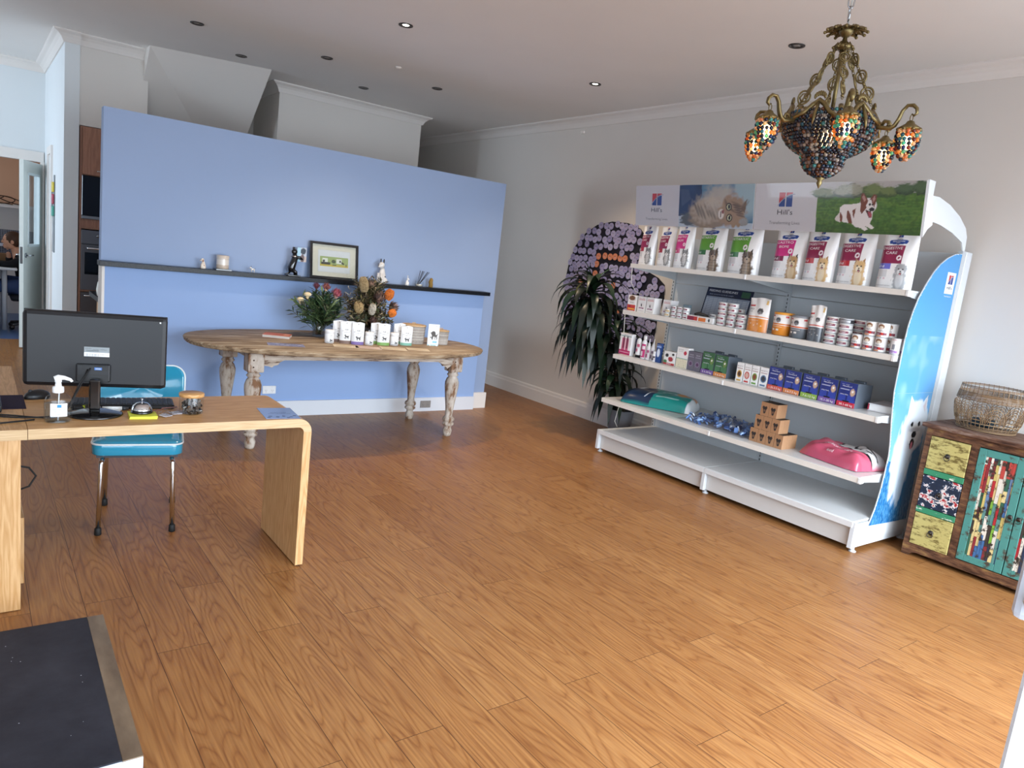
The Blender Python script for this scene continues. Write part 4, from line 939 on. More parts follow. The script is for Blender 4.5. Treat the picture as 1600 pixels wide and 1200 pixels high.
def paint_dog(im, T, L, H):
    R = lambda pts: [T(*p) for p in pts]
    x0 = T(537, 300)[0]
    im.poly(R([(537, 40), (1540, 10), (1510, 530), (533, 500)]), '#b9b5b4')
    im.poly(R([(538, 180), (700, 160), (1500, 130), (1540, 130), (1500, 540), (533, 500)]), '#3f6a2c')
    n = im.noise(.045, .006, 3); n2 = im.noise(.012, .012, 6); M = im.inside(R([(538, 180), (1500, 128), (1540, 130), (1500, 540), (533, 500)]))
    im.blend(M*n*.55, '#79993f'); im.blend(M*(n2 > .62)*.35, '#22421a'); im.blend(M*np.clip((H*.30-im.V)/(H*.3), 0, 1)*.45, '#1f3a18')
    shrubs(im, T, [(610, 145, 110, 42), (560, 150, 60, 30)], '#4a5a34', '#8a8f62', 3)
    shrubs(im, T, [(840, 120, 140, 60), (760, 140, 80, 36)], '#4c5640', '#b9b7a2', 8); shrubs(im, T, [(1040, 120, 90, 62), (1180, 130, 80, 44)], '#3f5630', '#7d8c52', 13)
    shrubs(im, T, [(1335, 105, 90, 48), (1480, 90, 70, 62)], '#33482e', '#5b7350', 20)
    W_, B_, K_ = '#ece6e4', '#7a4230', '#2a2224'
    im.poly(R([(705, 365), (740, 320), (780, 330), (760, 400), (720, 385)]), '#dcd3cd')
    im.poly(R([(750, 265), (780, 240), (860, 236), (935, 225), (1000, 240), (1050, 300), (1045, 370), (1030, 410), (1070, 445), (1050, 462), (1010, 440), (985, 430), (1015, 462), (985, 475), (950, 450), (900, 440), (865, 410), (800, 400), (760, 390), (748, 320)]), W_)
    im.poly(R([(750, 300), (775, 340), (778, 395), (755, 390)]), B_); im.poly(R([(820, 285), (845, 320), (870, 410), (835, 405), (812, 350)]), B_); im.poly(R([(865, 290), (895, 275), (880, 360), (868, 330)]), B_)
    im.ell(*T(1000, 250), .055, .045, W_, .1)
    im.poly(R([(935, 235), (930, 190), (940, 140), (960, 137), (1000, 200), (1010, 235), (990, 270), (950, 325), (935, 300)]), B_)
    im.poly(R([(1015, 195), (1050, 145), (1078, 155), (1075, 210), (1060, 262), (1045, 240)]), B_)
    im.poly(R([(945, 175), (960, 150), (985, 200), (965, 215)]), '#b98a80'); im.poly(R([(1040, 185), (1060, 160), (1066, 190), (1050, 220)]), '#b98a80')
    im.poly(R([(1005, 200), (1030, 195), (1048, 250), (1055, 285), (1030, 300), (1000, 285), (985, 250)]), W_)
    im.ell(*T(1040, 283), .018, .012, K_); im.ell(*T(1018, 238), .008, .007, K_); im.ell(*T(1045, 240), .006, .006, K_)
    im.poly(R([(980, 285), (1030, 300), (1045, 330), (1040, 355), (1020, 360), (1000, 325)]), '#4a1c22'); im.poly(R([(1005, 305), (1030, 308), (1044, 335), (1035, 358), (1018, 350)]), '#b0505c')
def paint_cat(im, T, L, H):
    R = lambda pts: [T(*p) for p in pts]
    im.poly(R([(605, 85), (1480, 60), (1480, 620), (615, 580)]), '#3f6688')
    n = im.noise(.10, .12, 2); M = im.inside(R([(605, 80), (1480, 60), (1480, 620), (615, 590)])); im.blend(M*n*.6, '#7fa9bf')
    im.poly(R([(605, 85), (860, 85), (870, 200), (800, 400), (700, 440), (610, 455)]), '#1c2f55'); im.blend(im.inside(R([(605, 80), (880, 80), (800, 420), (605, 455)]))*im.noise(.06, .06, 7)*.5, '#2c4a7c')
    im.poly(R([(612, 130), (710, 140), (745, 250), (640, 340)]), '#39486a')
    im.ell(*T(1350, 200), .14, .12, '#a9c0c8', .7, op=.8); im.ell(*T(1210, 140), .02, .08, '#23567c', .8, op=.6)
    im.poly(R([(612, 455), (680, 440), (900, 560), (1480, 540), (1480, 620), (615, 590)]), '#b9c6d4')
    F1, F2, F3 = '#8d7a66', '#4a4038', '#cbbba6'
    im.ell(*T(740, 490), .085, .048, '#56585a', .3, rough=.5); im.ell(*T(960, 430), .16, .11, F1, .3, rough=.5, seed=9); im.ell(*T(930, 380), .10, .08, F3, .6, rough=.6, op=.6)
    for k in range(9): im.ell(*T(820+38*k, 380+15*(k % 3)), .008, .045, F2, .7, rot=.5, op=.6)
    im.ell(*T(1080, 250), .10, .07, '#c2b6a6', .8, rough=.6, op=.8)
    im.ell(*T(1240, 400), .105, .105, '#a08468', .25, rough=.4, seed=21)
    im.poly(R([(1330, 370), (1395, 250), (1380, 420)]), '#7a6150'); im.poly(R([(1330, 530), (1400, 470), (1415, 560), (1340, 570)]), '#8b7664')
    im.ell(*T(1105, 430), .022, .030, '#e6ddd2', .4)
    for k in range(12): im.ell(*T(1150+22*k, 300+22*(k % 5)), .006, .03, '#5c4836', .6, rot=.3+.2*k, op=.45)
    for k in range(5): im.ell(*T(1275+14*k, 330+30*k), .03, .005, F2, .6, rot=-.2, op=.7)
    for ex, ey in ((1190, 345), (1203, 475)): im.ell(*T(ex, ey), .024, .026, '#2a201a', .2); im.ell(*T(ex, ey), .018, .020, '#d3cfa6'); im.ell(*T(ex+3, ey), .010, .016, '#0f0d0a')
    im.poly(R([(1108, 390), (1138, 378), (1138, 428), (1112, 420)]), '#8a4640'); im.poly(R([(1098, 400), (1106, 398), (1106, 470), (1098, 470)]), '#4a3830'); im.ell(*T(1370, 525), .03, .022, '#9a9a98', .5, rough=.4)
q, f1, T1, p1 = header(GM+.004, GY1, [(92, 92), (1478, 72), (1478, 612), (105, 560)], paint_cat, 'cat')
a = T1(345, 325); s_ = (T1(400, 325)[0]-T1(290, 325)[0]); logo(q, a[0], a[1], s_, f1, .0018)
a = T1(350, 500); q.text('Transforming Lives', a[0], a[1], T1(480, 500)[0]-T1(222, 500)[0], f1, .0018, '#77747a', h=.018); q.build('header_print', 'print', p1)
q, f2, T2, p2 = header(GY0, GM-.004, [(-29, 57), (1525, 20), (1495, 517), (-34, 468)], paint_dog, 'dog')
a = T2(248, 262); s_ = (T2(310, 262)[0]-T2(189, 262)[0]); logo(q, a[0], a[1], s_, f2, .0018)
a = T2(245, 420); q.text('Transforming Lives', a[0], a[1], T2(385, 420)[0]-T2(105, 420)[0], f2, .0018, '#77747a', h=.022); q.build('header_print', 'print', p2)
for y0, y1 in ((GY0+.002, GM-.006), (GM+.006, GY1-.002)): MB().prism([(0, 0), (y1-y0, 0), (y1-y0, .316), (0, .316)], frame((4.500, y1, 1.976), (0, -1, 0), (-.05, 0, .313)), .0025, '#ffffff').build('clear_cover', 'cover', g)
MB().prism([(4.458, 2.293), (4.535, 2.293), (4.535, 2.22), (4.60, 2.05), (4.55, 2.02), (4.508, 1.968)], frame((0, GY0-.002, 0), (1, 0, 0), (0, 0, 1)), .012, '#e6eaec').build('header_end_cap', 'satin', g)
ar = [(4.505, 2.215), (4.54, 2.215), (4.652, 2.22), (4.809, 2.195), (4.97, 2.146), (5.09, 2.086), (5.13, 2.035), (5.14, 1.949), (5.113, 1.946), (5.073, 1.997), (4.912, 2.039), (4.738, 2.065), (4.632, 2.071), (4.58, 2.046), (4.505, 2.03)]
for y in (GY0+.004, GM, GY1-.004): MB().prism(ar, frame((0, y+.004, 0), (1, 0, 0), (0, 0, 1)), .008, '#e3e8ea').build('header_arm', 'satin', g)
# end panel with the picture of a fluffy white dog
EP = [(5.105, 1.929), (5.00, 1.918), (4.902, 1.885), (4.82, 1.84), (4.755, 1.787), (4.69, 1.71), (4.626, 1.617), (4.59, 1.53), (4.568, 1.446), (4.558, 1.34), (4.557, 1.236), (4.56, 1.032), (4.60, .85), (4.646, .687), (4.66, .612), (4.655, .50), (4.645, .39), (4.62, .27), (4.569, .145), (5.119, .145), (5.15, .60), (5.137, 1.023)]
fe = frame((0, GY0-.006, 0), (1, 0, 0), (0, 0, 1))
MB().prism(EP, fe, .006, '#dfeaf2').build('end_panel', 'satin', g)
im = Img(.62, 1.80, 110, 300, '#3f94d2')       # local origin (4.55, .14)
O = lambda x, z: (x-4.55, z-.14)
im.blend(np.clip((1.5-im.V)/1.4, 0, 1)*.65, '#8cc4e6'); im.blend(np.clip((.9-im.V)/.5, 0, 1)*.3, '#a9d0e8')
cl = im.noise(.16, .22, 11)*im.noise(.06, .09, 12); im.blend(np.clip((cl-.22)*2.2, 0, 1)*(im.V < 1.25)*.45, '#b9dcee')
gm = im.V < (.40 + .05*im.noise(.05, 2, 4) + .25*np.clip((im.U-.3), 0, 1)); im.blend(gm*1.0, '#2f78b4'); im.blend(gm*(im.noise(.006, .022, 8) > .5)*.5, '#6fb0dc'); im.blend(gm*(im.noise(.007, .02, 18) > .62)*.5, '#174f86')
fl = dict(soft=.25, rough=.35)
im.ell(*O(4.93, .55), .13, .26, '#3b80b8', .4, rough=.4); im.ell(*O(4.83, .58), .10, .22, '#dcebf6', .35, rough=.5, seed=5); im.ell(*O(4.78, .46), .035, .13, '#dfeaf3', .3, rough=.4); im.ell(*O(4.89, .38), .035, .11, '#c5dbec', .3, rough=.4)
im.ell(*O(4.93, .80), .155, .165, '#dfe6ec', .12, rough=.3, seed=2)
for pts in ([(4.80, .88), (4.795, 1.005), (4.90, .93)], [(4.955, .94), (5.03, 1.005), (5.05, .87)]): im.poly([O(*p) for p in pts], '#dbe3ea')
im.poly([O(4.815, .90), O(4.808, .975), O(4.865, .93)], '#d6c9cc'); im.poly([O(4.99, .93), O(5.022, .975), O(5.03, .89)], '#d6c9cc')
im.ell(*O(4.935, .75), .075, .065, '#f7fafb', .3)
for a, b in ((4.885, .812), (4.982, .812)): im.ell(*O(a, b), .017, .016, '#14181c')
im.ell(*O(4.935, .775), .060, .012, '#b9c4cf', .6, op=.6); im.ell(*O(4.937, .742), .030, .024, '#15171a'); im.ell(*O(4.932, .680), .030, .036, '#20181c'); im.ell(*O(4.932, .668), .016, .026, '#e08a96')
M = im.inside([O(*p) for p in EP]); m = MB(); ny, nx = im.a.shape[:2]; k = 0
pts = {}
for j in range(ny-1):
    for i in range(nx-1):
        if M[j, i] and M[j+1, i] and M[j, i+1] and M[j+1, i+1]:
            ids = []
            for a, b in ((i, j), (i+1, j), (i+1, j+1), (i, j+1)):
                if (a, b) not in pts: pts[(a, b)] = len(m.v); m.v.append((4.55+.62*a/(nx-1), GY0-.0128, .14+1.80*b/(ny-1)))
                ids.append(pts[(a, b)])
            m.f.append(tuple(ids)); m.m.append(0); m.sm.append(False); m.c.append([tuple(im.a[b, a]) for a, b in ((i, j), (i+1, j), (i+1, j+1), (i, j+1))])
fl_ = frame((0, GY0-.0128, 0), (1, 0, 0), (0, 0, 1))
m.rect(4.938, 1.665, 5.058, 1.80, fl_, .0008, '#eef1f4')
logo(m, 4.998, 1.725, .062, fl_, .0014)
m.text('Transforming Lives', 4.995, 1.645, .10, fl_, .001, '#e8f2fa'); m.rect(4.60, 1.020, 5.14, 1.023, fl_, .0008, '#8fb6cf')
m.build('end_panel_print', 'print', g)
addbx(MB(), 5.13, 5.215, GY0-.02, GY0+.01, 0, 1.945, '#d8dcdf', .003).build('end_upright', 'satin', g)
m = MB(); m.prism([(4.425, .035), (4.455, .035), (4.47, .075), (5.12, .075), (5.12, .14), (4.425, .165)], frame((0, GY0-.004, 0), (1, 0, 0), (0, 0, 1)), .012, '#dfe3e5'); m.build('base_end_plate', 'satin', g)
m = MB(); m.tube([(4.53, 4.44, 1.23), (4.56, 4.45, 1.05), (4.62, 4.46, .96), (4.70, 4.46, .93)], .003, '#dcdcd4', 6)
solo(m, 'thin_cord', 'plastic', 'thin white cord drooping from the left end of the third shelf', 'cord')
solo(MB().tube([(4.55, 4.45, 1.62), (4.57, 4.46, 1.50), (4.64, 4.46, 1.42), (4.72, 4.455, 1.40)], .003, '#dcdcd4', 6), 'thin_cord', 'plastic', 'thin white cord drooping from the left end of the top shelf', 'cord')
solo(MB().tube([(4.66, 4.455, .47), (4.63, 4.46, .36), (4.61, 4.46, .26), (4.64, 4.45, .21)], .003, '#dcdcd4', 6), 'thin_cord', 'plastic', 'thin white cord hanging from the left end of the lowest shelf', 'cord')

# ================================================================ GOODS ON THE SHELVES (each faces the room: local -y is world -x)
RZ = rad(-90)
def G(y0, y1, d, z, x=4.54): return (x+d/2, (y0+y1)/2, z)
def diet_bag(w, h, d, block, title, sub, sub_col, animal, blk2=None, seed=0):
    im = Img(w, h, 72, 100, '#eceae8'); k = w/.24
    im.rect(w*.02, h*.44, w*.70, h*.76, block)
    if animal[0] == 'green': pass
    im.rect(w*.04, h*.34, w*.42, h*.44, sub_col)
    im.rect(w*.04, h*.20, w*.34, h*.33, '#c9c9cb', .8)
    for q in range(3): im.ell(w*(.09+.1*q), h*.17, w*.03, w*.03, '#d8b9c0' if q != 1 else '#c7ccd8')
    kind, fur, dark, light = animal[1:]
    animal_head(im, w*.72, h*.34, w*.34, fur, dark, light, kind)
    im.ell(w*.60, h*.54, w*.075, w*.075, '#f0e6ea'); im.ell(w*.60, h*.54, w*.04, w*.03, block, rot=.8)
    im.poly([((a+.46)*w, b*h) for a, b in ((-.24, .795), (.0, .775), (.24, .795), (.27, .845), (.22, .865), (-.22, .865), (-.27, .845))], '#1d3f8a')
    m, wp = bag_solid(w, h, d, im, back='#e4e3e2')
    m.text('PRESCRIPTION', -w*.04, h*.825, w*.34, None, .002, '#ffffff', h=h*.022, warp=wp); m.text('DIET', -w*.04, h*.80, w*.12, None, .002, '#ffffff', h=h*.018, warp=wp)
    logo(m, -w*.02, h*.905, w*.13, None, .0016, True, '#2a2430', warp=wp)
    for i, tt in enumerate(title): m.text(tt, -w*.14, h*(.69-.085*i), w*(.62 if i == 0 else .40)*(.9 if len(tt) > 5 else .8), None, .0016, '#f6eef0', h=h*.05, warp=wp)
    m.text(sub, -w*.34, h*.365, w*.16, None, .0016, '#ffffff', h=h*.045, warp=wp)
    m.text('Clinically tested nutrition', -w*.22, h*.04, w*.44, None, .0016, '#8a8788', warp=wp)
    return m
MAR, MAG, GRN = '#8a1f48', '#c92f7d', '#5d9a35'
GREYC = ('x', 'cat', '#8a8784', '#3c3a3a', '#dcd8d4'); TAB = ('x', 'cat', '#6b5848', '#221c18', '#a8937c')
SHEP = ('x', 'dog', '#b08a5c', '#2c2420', '#d9c3a0'); SHIB = ('x', 'dog', '#d4ae78', '#9c7446', '#efdfc2'); SCHN = ('x', 'flop', '#a3a4a6', '#55565a', '#d8d9da')
bags = [(4.424, 4.255, .28, .085, MAR, ['DIGESTIVE', 'CARE'], 'i/d', '#a3202c', GREYC, 'small white and maroon pet food bag at the left end of the top shelf'),
        (4.224, 4.060, .28, .085, MAR, ['DIGESTIVE', 'CARE'], 'i/d', '#a3202c', GREYC, 'second small maroon pet food bag from the left on the top shelf'),
        (4.035, 3.865, .30, .085, MAG, ['GASTRO', 'BIOME'], 'i/d', '#b8285e', GREYC, 'small magenta and white pet food bag with a grey cat on the top shelf'),
        (3.818, 3.560, .31, .10, GRN, ['METABOLIC'], 'm/d', '#2f6a34', TAB, 'left of the two large green and white pet food bags with a tabby cat'),
        (3.513, 3.245, .31, .11, GRN, ['METABOLIC'], 'm/d', '#2f6a34', TAB, 'right of the two large green and white pet food bags with a tabby cat'),
        (3.130, 2.895, .30, .10, MAG, ['GASTRO', 'BIOME'], 'i/d', '#7a1c44', SHEP, 'large magenta pet food bag with a shepherd dog in the middle of the top shelf'),
        (2.883, 2.655, .30, .10, MAR, ['DIGESTIVE', 'CARE'], 'i/d', '#b5242c', SHIB, 'maroon pet food bag with a tan dog, just right of the magenta one'),
        (2.639, 2.410, .30, .10, MAR, ['DIGESTIVE', 'CARE'], 'i/d', '#b5242c', SHIB, 'maroon pet food bag with a tan dog, left of the schnauzer bag'),
        (2.364, 2.150, .30, .11, MAR, ['DIGESTIVE', 'CARE'], 'i/d', '#6a6ac2', SCHN, 'maroon and lilac pet food bag with a grey schnauzer at the right end')]
for k, (a, b, h, d, blk, ti, su, sc_, an, lab) in enumerate(bags):
    m = diet_bag(a-b, h+.045, d, blk, ti, su, sc_, an); solo(m, 'pet_food_bag', 'film', lab, 'bag', G(a, b, d, S4, 4.56+.01*(k % 2)), RZ+rad((k % 3-1)*3), 'pet food bags on the top shelf')
def carton(w, h, d, base, paint=None, side=None, texts=(), nx=30, ny=36, name='carton', ch=.0015):
    m = MB(); m.box((0, 0, h/2), (w, d, h), side or base, ch)
    if paint:
        im = Img(w, h, nx, ny, base); paint(im, w, h); m.grid(lambda u, v: Vector(((u-.5)*w*.985, -d/2-.0006, .0015+v*(h-.003))), im.a, sm=False)
    f = front(d/2+.0008)
    for t, x, z, tw, c, *r in texts: m.text(t, x*w, z*h, tw*w, f, .0006, c, h=(r[0]*h if r else None))
    return m
def stack_label(n, k):
    return 'only' if n == 1 else ('bottom' if k == 0 else ('top' if k == n-1 else ['', 'second from bottom', 'third from bottom', 'fourth from bottom'][k]))
# third shelf, left to right
def p_gold(im, w, h): im.rect(0, 0, w, h*.38, '#c23a34'); im.ell(w*.5, h*.82, w*.34, h*.14, '#7a5236', .3, rough=.5); im.rect(w*.1, h*.08, w*.9, h*.16, '#e4a63c'); im.ell(w*.3, h*.27, w*.1, h*.06, '#7a2440')
solo(carton(.095, .132, .05, '#efece8', p_gold, texts=(('GOLD', 0, .50, .5, '#2a2a2c', .09),)), 'pet_food_carton', 'paper', 'white and red carton with a brown dog at the left end of the third shelf', 'box', G(4.435, 4.340, .05, S3), RZ, 'cartons on the third shelf')
def p_rc(im, w, h): im.rect(w*.1, h*.78, w*.9, h*.80, '#c23a3a'); im.poly([(w*.42, h*.32), (w*.40, h*.60), (w*.48, h*.50), (w*.53, h*.60), (w*.60, h*.34), (w*.5, h*.40)], '#4a4446'); im.rect(w*.18, h*.20, w*.82, h*.29, '#8a3a6a'); im.rect(w*.1, h*.05, w*.9, h*.12, '#d8d2d0')
rc = carton(.086, .132, .09, '#ece9e7', p_rc, texts=(('ROYAL CANIN', 0, .84, .72, '#b8343a', .06), ('RENAL', 0, .21, .4, '#ffffff', .06)))
r0 = solo(rc, 'pet_food_carton', 'paper', 'white cat food carton second from the left on the third shelf', 'box', G(4.317, 4.227, .09, S3), RZ, 'cartons on the third shelf')
copy_tree(r0, G(4.218, 4.132, .09, S3), label='white cat food carton third from the left on the third shelf'); copy_tree(r0, G(4.075, 3.985, .09, S3, 4.58), label='white cat food carton behind the yellowish cans on the third shelf')
solo(bx(-.02, .02, -.03, .03, 0, .11, '#8fa3ad', .002), 'spare_carton', 'paper', 'narrow grey-blue carton behind the maroon cans on the third shelf', 'box', (4.74, 3.95, S3))
def can(r, h, label, band, txt, tcol='#ffffff', lab2=None, pic=None):
    m = MB(); m.lathe([(.001, .0015), (r*.93, .0015), (r*.97, 0), (r, .003), (r*.985, .006), (r*.985, h-.006), (r, h-.003), (r*.97, h), (r*.93, h-.002), (.001, h-.002)],
                      col=['#c9cbcd', '#c9cbcd', '#c9cbcd', '#c9cbcd', label, '#c9cbcd', '#dadcde', '#c9cbcd', '#b8babc'], n=26, cap=(False, False))
    wp = lambda a, b, o: Vector(((r*.985+o)*math.sin(a/r), -(r*.985+o)*math.cos(a/r), b))
    def band_(a0, a1, z0, z1, c, o):
        n = 8; m.ring_surf([[wp(a0+(a1-a0)*i/n, z, o) for i in range(n+1)] for z in (z0, z1)], c, (False, False), closed=False)
    for a0, a1, z0, z1, c in band: band_(a0*r, a1*r, z0*h, z1*h, c, .0005)
    if pic: pic(m, wp, r, h)
    for t, a, z, w_, c, hh in txt: m.text(t, a*r, z*h, w_*r, None, .001, c, h=hh*h, warp=wp)
    return m
flat_a = can(.028, .031, '#eceae6', ((-.9, .9, .32, .66, '#6e1f3c'), (-.9, .9, .66, .74, '#ded8d4')), (('RENAL', 0, .38, .9, '#ffffff', .2),))
flat_y = can(.028, .031, '#e9e2cc', ((-.9, .9, .30, .62, '#b98d3c'),), (('GOLD', 0, .36, .9, '#ffffff', .2),))
pa = solo(flat_a, 'food_can', 'metal', 'x', 'can', G(3.959, 3.901, .056, S3), RZ+.1, 'small maroon cans on the third shelf'); first = True
for ci, (a, b, n) in enumerate(((3.959, 3.901, 3), (3.898, 3.844, 3), (3.836, 3.783, 3))):
    for k in range(n):
        lab = 'small maroon can, %s of the %s stack beside the cat cartons' % (stack_label(n, k), ['left', 'middle', 'right'][ci])
        loc = G(a, b, .056, S3+.0315*k)
        if first: pa['label'] = lab; pa.location = loc; first = False
        else: copy_tree(pa, loc, RZ+.15*math.sin(ci*3+k*5), lab)
py = solo(flat_y, 'food_can', 'metal', 'lower small yellowish can in front of the white cat cartons', 'can', G(4.023, 3.967, .056, S3), RZ, 'small yellowish cans on the third shelf')
copy_tree(py, G(4.023, 3.967, .056, S3+.0315), RZ, 'upper small yellowish can in front of the white cat cartons')
# feeding chart leaning at the back
t = thing('feeding_chart', 'dark blue feeding chart with rows of columns leaning against the shelf back', 'sign', (4.87, 3.70, S3), RZ)
m = MB(); R_ = Matrix.Rotation(rad(-14), 4, 'X'); w, h = .45, .285
m.box((0, 0, h/2), (w, .004, h), '#1b2740', .001); fc = front(.0022)
m.rect(-w/2+.012, .02, w/2-.012, h-.075, fc, .0004, '#8f9aab')
for k in range(12): m.rect(-w/2+.016, .026+.0145*k, -.004, .026+.0145*k+.010, fc, .0008, '#b3bac6'); m.rect(.004, .026+.0145*k, w/2-.016, .026+.0145*k+.010, fc, .0008, '#b3bac6')
for k in range(9): m.rect(-w/2+.04+.047*k, .022, -w/2+.042+.047*k, h-.08, fc, .0012, '#5d6b85')
m.text('FEEDING GUIDELINES', -.06, h-.035, .28, fc, .0006, '#e6ecf4', h=.018); m.text('daily amounts by body weight', -.07, h-.06, .24, fc, .0006, '#a9b6cc', h=.009); m.rect(.12, h-.06, .20, h-.012, fc, .0006, '#2f5a44')
m.v = [tuple(R_ @ Vector(p)) for p in m.v]; m.build('chart_board', 'print', t)
# carton tray in front of the chart
def p_tray(im, w, h): im.rect(w*.05, h*.1, w*.30, h*.9, '#8a2a44'); im.rect(w*.30, h*.1, w*.44, h*.9, '#c03a34'); im.rect(w*.46, h*.15, w*.74, h*.8, '#dd7a3a'); im.ell(w*.86, h*.5, w*.03, h*.3, '#303034')
solo(carton(.265, .044, .09, '#ece9e6', p_tray, nx=60, ny=14), 'pouch_tray', 'paper', 'long low carton with maroon and orange blocks below the feeding chart', 'box', G(3.785, 3.515, .09, S3), RZ)
solo(can(.033, .03, '#d8d5d2', ((-.8, .8, .3, .7, '#6a6a70'),), ()), 'food_can', 'metal', 'pale flat can lying on the long low carton below the chart', 'can', (4.60, 3.56, S3+.044), RZ)
m = MB(); m.tube([(-.06, 0, .012), (-.02, .01, .022), (.04, .0, .014), (.07, .01, .010)], [.008, .014, .012, .006], '#4a4642', 8); solo(m, 'plush_mouse', 'cloth', 'grey fabric cat toy lying on the long low carton', 'toy', (4.60, 3.69, S3+.040), RZ)
# flat tins
def tinned(r, h): return can(r, h, '#efedea', ((-1.0, 1.0, .30, .70, '#7e1f3a'), (-1.0, -.55, .30, .70, '#2b2c2e'), (-.9, .9, .76, .80, '#c9a24a')), (('URINARY', .12, .38, .95, '#ffffff', .24),))
pt = None
def put_tins(cols, proto_r, h, desc, grp):
    global pt
    pt = None
    for (a, b, n, dx, cd) in cols:
        for k in range(n):
            lab = 'flat maroon can, %s of the %s' % (stack_label(n, k), cd); loc = (4.545+proto_r+dx, (a+b)/2+.002*math.sin(k*2.3), S3+(h+.0005)*k)
            if pt is None: pt = solo(tinned(proto_r, h), 'food_can', 'metal', lab, 'can', loc, RZ, grp)
            else: copy_tree(pt, loc, RZ+.12*math.sin(k*4+a*9), lab)
put_tins(((3.511, 3.432, 5, 0, 'tall stack at the chart edge'), (3.421, 3.343, 5, 0, 'second tall stack right of the feeding chart'), (3.335, 3.258, 3, 0, 'short stack beside the orange bag'),
          (3.421, 3.343, 4, .085, 'stack behind the second tall stack')), .0385, .0348, '', 'flat cans left of the orange bag')
put_tins(((2.629, 2.545, 5, 0, 'tall stack beside the grey bag'), (2.537, 2.450, 4, 0, 'front stack left of the tall cans'), (2.58, 2.50, 5, .095, 'back stack nearest the grey bag'), (2.49, 2.41, 5, .095, 'back stack nearest the tall cans')), .0425, .0355, '', 'flat cans right of the grey bag')
solo(can(.0425, .0355, '#3b3c40', ((-1, 1, .3, .7, '#c9c9cc'),), (('RECOVERY', 0, .38, 1.1, '#222222', .22),)), 'food_can', 'metal', 'dark flat can topping the front stack left of the tall cans', 'can', (4.5875, 2.494, S3+.1422), RZ)
# orange and grey range
def spd_paint(top, low, line):
    def f(im, w, h):
        im.rect(0, 0, w, h*.40, low); im.rect(0, h*.40, w, h*.425, '#f4f2ee'); im.rect(0, h*.425, w, h*.45, line)
        animal_head(im, w*.66, h*.60, w*.27, '#4a4a4c', '#1d1d1f', '#8f8f90', 'flop', False)
        for a in range(5): im.ell(w*(.12+.17*a), h*.18+h*.05*(a % 2), w*.03, w*.03, '#f2e9dc', op=.6)
        im.rect(w*.06, h*.745, w*.34, h*.785, '#c03a3c'); im.rect(w*.82, h*.82, w*.93, h*.95, '#e7c078')
    return f
def spd_bag(w, h, d, low, line):
    im = Img(w, h, 50, 66, '#ece8e3'); spd_paint(None, low, line)(im, w, h); m, wp = bag_solid(w, h, d, im, e=4, back='#dedad5')
    m.text('SPD', -w*.28, h*.64, w*.24, None, .0014, '#2b2b2d', h=h*.055, warp=wp); m.text('POWDER', -w*.30, h*.58, w*.2, None, .0014, '#6a6a6c', warp=wp); m.text('30 day supply for dogs', -w*.1, h*.32, w*.5, None, .0014, '#f4e6d4', warp=wp); return m
solo(spd_bag(.171, .24, .07, '#e08a2c', '#d87a22'), 'supplement_bag', 'film', 'white and orange upright bag with a dog face on the third shelf', 'bag', G(3.236, 3.065, .07, S3), RZ)
solo(spd_bag(.112, .24, .06, '#56595e', '#c8452c'), 'supplement_bag', 'film', 'slim grey and white bag with an orange line on the third shelf', 'bag', G(2.747, 2.637, .06, S3), RZ)
def tin(r, h, top, low, line):
    m = MB(); m.lathe([(.001, .001), (r*.95, .001), (r, .004), (r, h*.44), (r, h*.46), (r, h*.52), (r, h*.90), (r*1.02, h*.905), (r*1.02, h*.985), (r*.97, h), (.001, h)], col=[low, low, low, '#f4f2ee', line, '#efece8', top, top, top, top], n=40, cap=(False, False))
    wp = lambda a, b, o: Vector(((r+o)*math.sin(a/r), -(r+o)*math.cos(a/r), b))
    im = Img(.05, .05, 16, 16, '#efece8'); animal_head(im, .025, .024, .036, '#4a4a4c', '#1d1d1f', '#8f8f90', 'flop', False)
    m.grid(lambda u, v: wp(.002+(u-.5)*.05, h*.52+v*.05, .0006), im.a)
    for a0, a1, z0, z1, c in ((-.9, -.45, .80, .86, '#c03a3c'), (.75, 1.1, .78, .86, '#c03a3c'), (-.6, -.3, .2, .28, '#e8e0d6'), (-.1, .2, .2, .28, '#e8e0d6'), (-.6, .5, .36, .375, '#f0e8dc')):
        m.ring_surf([[wp((a0+(a1-a0)*i/5)*r, z*h, .0005) for i in range(6)] for z in (z0, z1)], c, (False, False), closed=False)
    m.text('SPD', -.6*r, h*.62, .4*r, None, .0012, '#2b2b2d', warp=wp); return m
solo(tin(.0675, .160, '#e39a34', '#e08a2c', '#d87a22'), 'supplement_tin', 'metal', 'round orange tin with a dog face between the orange bag and the grey tin', 'tin', G(3.035, 2.898, .135, S3), RZ)
solo(tin(.0675, .155, '#8a8d92', '#6b7076', '#d8602c'), 'supplement_tin', 'metal', 'round grey tin with a dog face right of the orange tin', 'tin', G(2.894, 2.757, .135, S3), RZ)
def pic_dog(m, wp, r, h):
    im = Img(1.3*r, .38*h, 16, 12, '#efece8'); im.ell(.65*r, .20*h, .5*r, .14*h, '#8a5a34', .3, rough=.3); im.ell(.65*r, .13*h, .32*r, .09*h, '#e6d8c4', .2); im.ell(.65*r, .12*h, .06*r, .02*h, '#1c1614')
    m.grid(lambda u, v: wp((u-.5)*1.3*r, (.56+v*.36)*h, .0006), im.a)
tall = can(.036, .091, '#efece8', ((-1.1, 1.1, .16, .34, '#7e1f3a'), (.1, .5, .16, .34, '#c0342c'), (-1.1, .2, .06, .13, '#dd8a4a')), (("Hill's", 0, .40, .9, '#2a2430', .12), ('DIGEST', -.45, .20, .8, '#ffffff', .07)), pic=pic_dog)
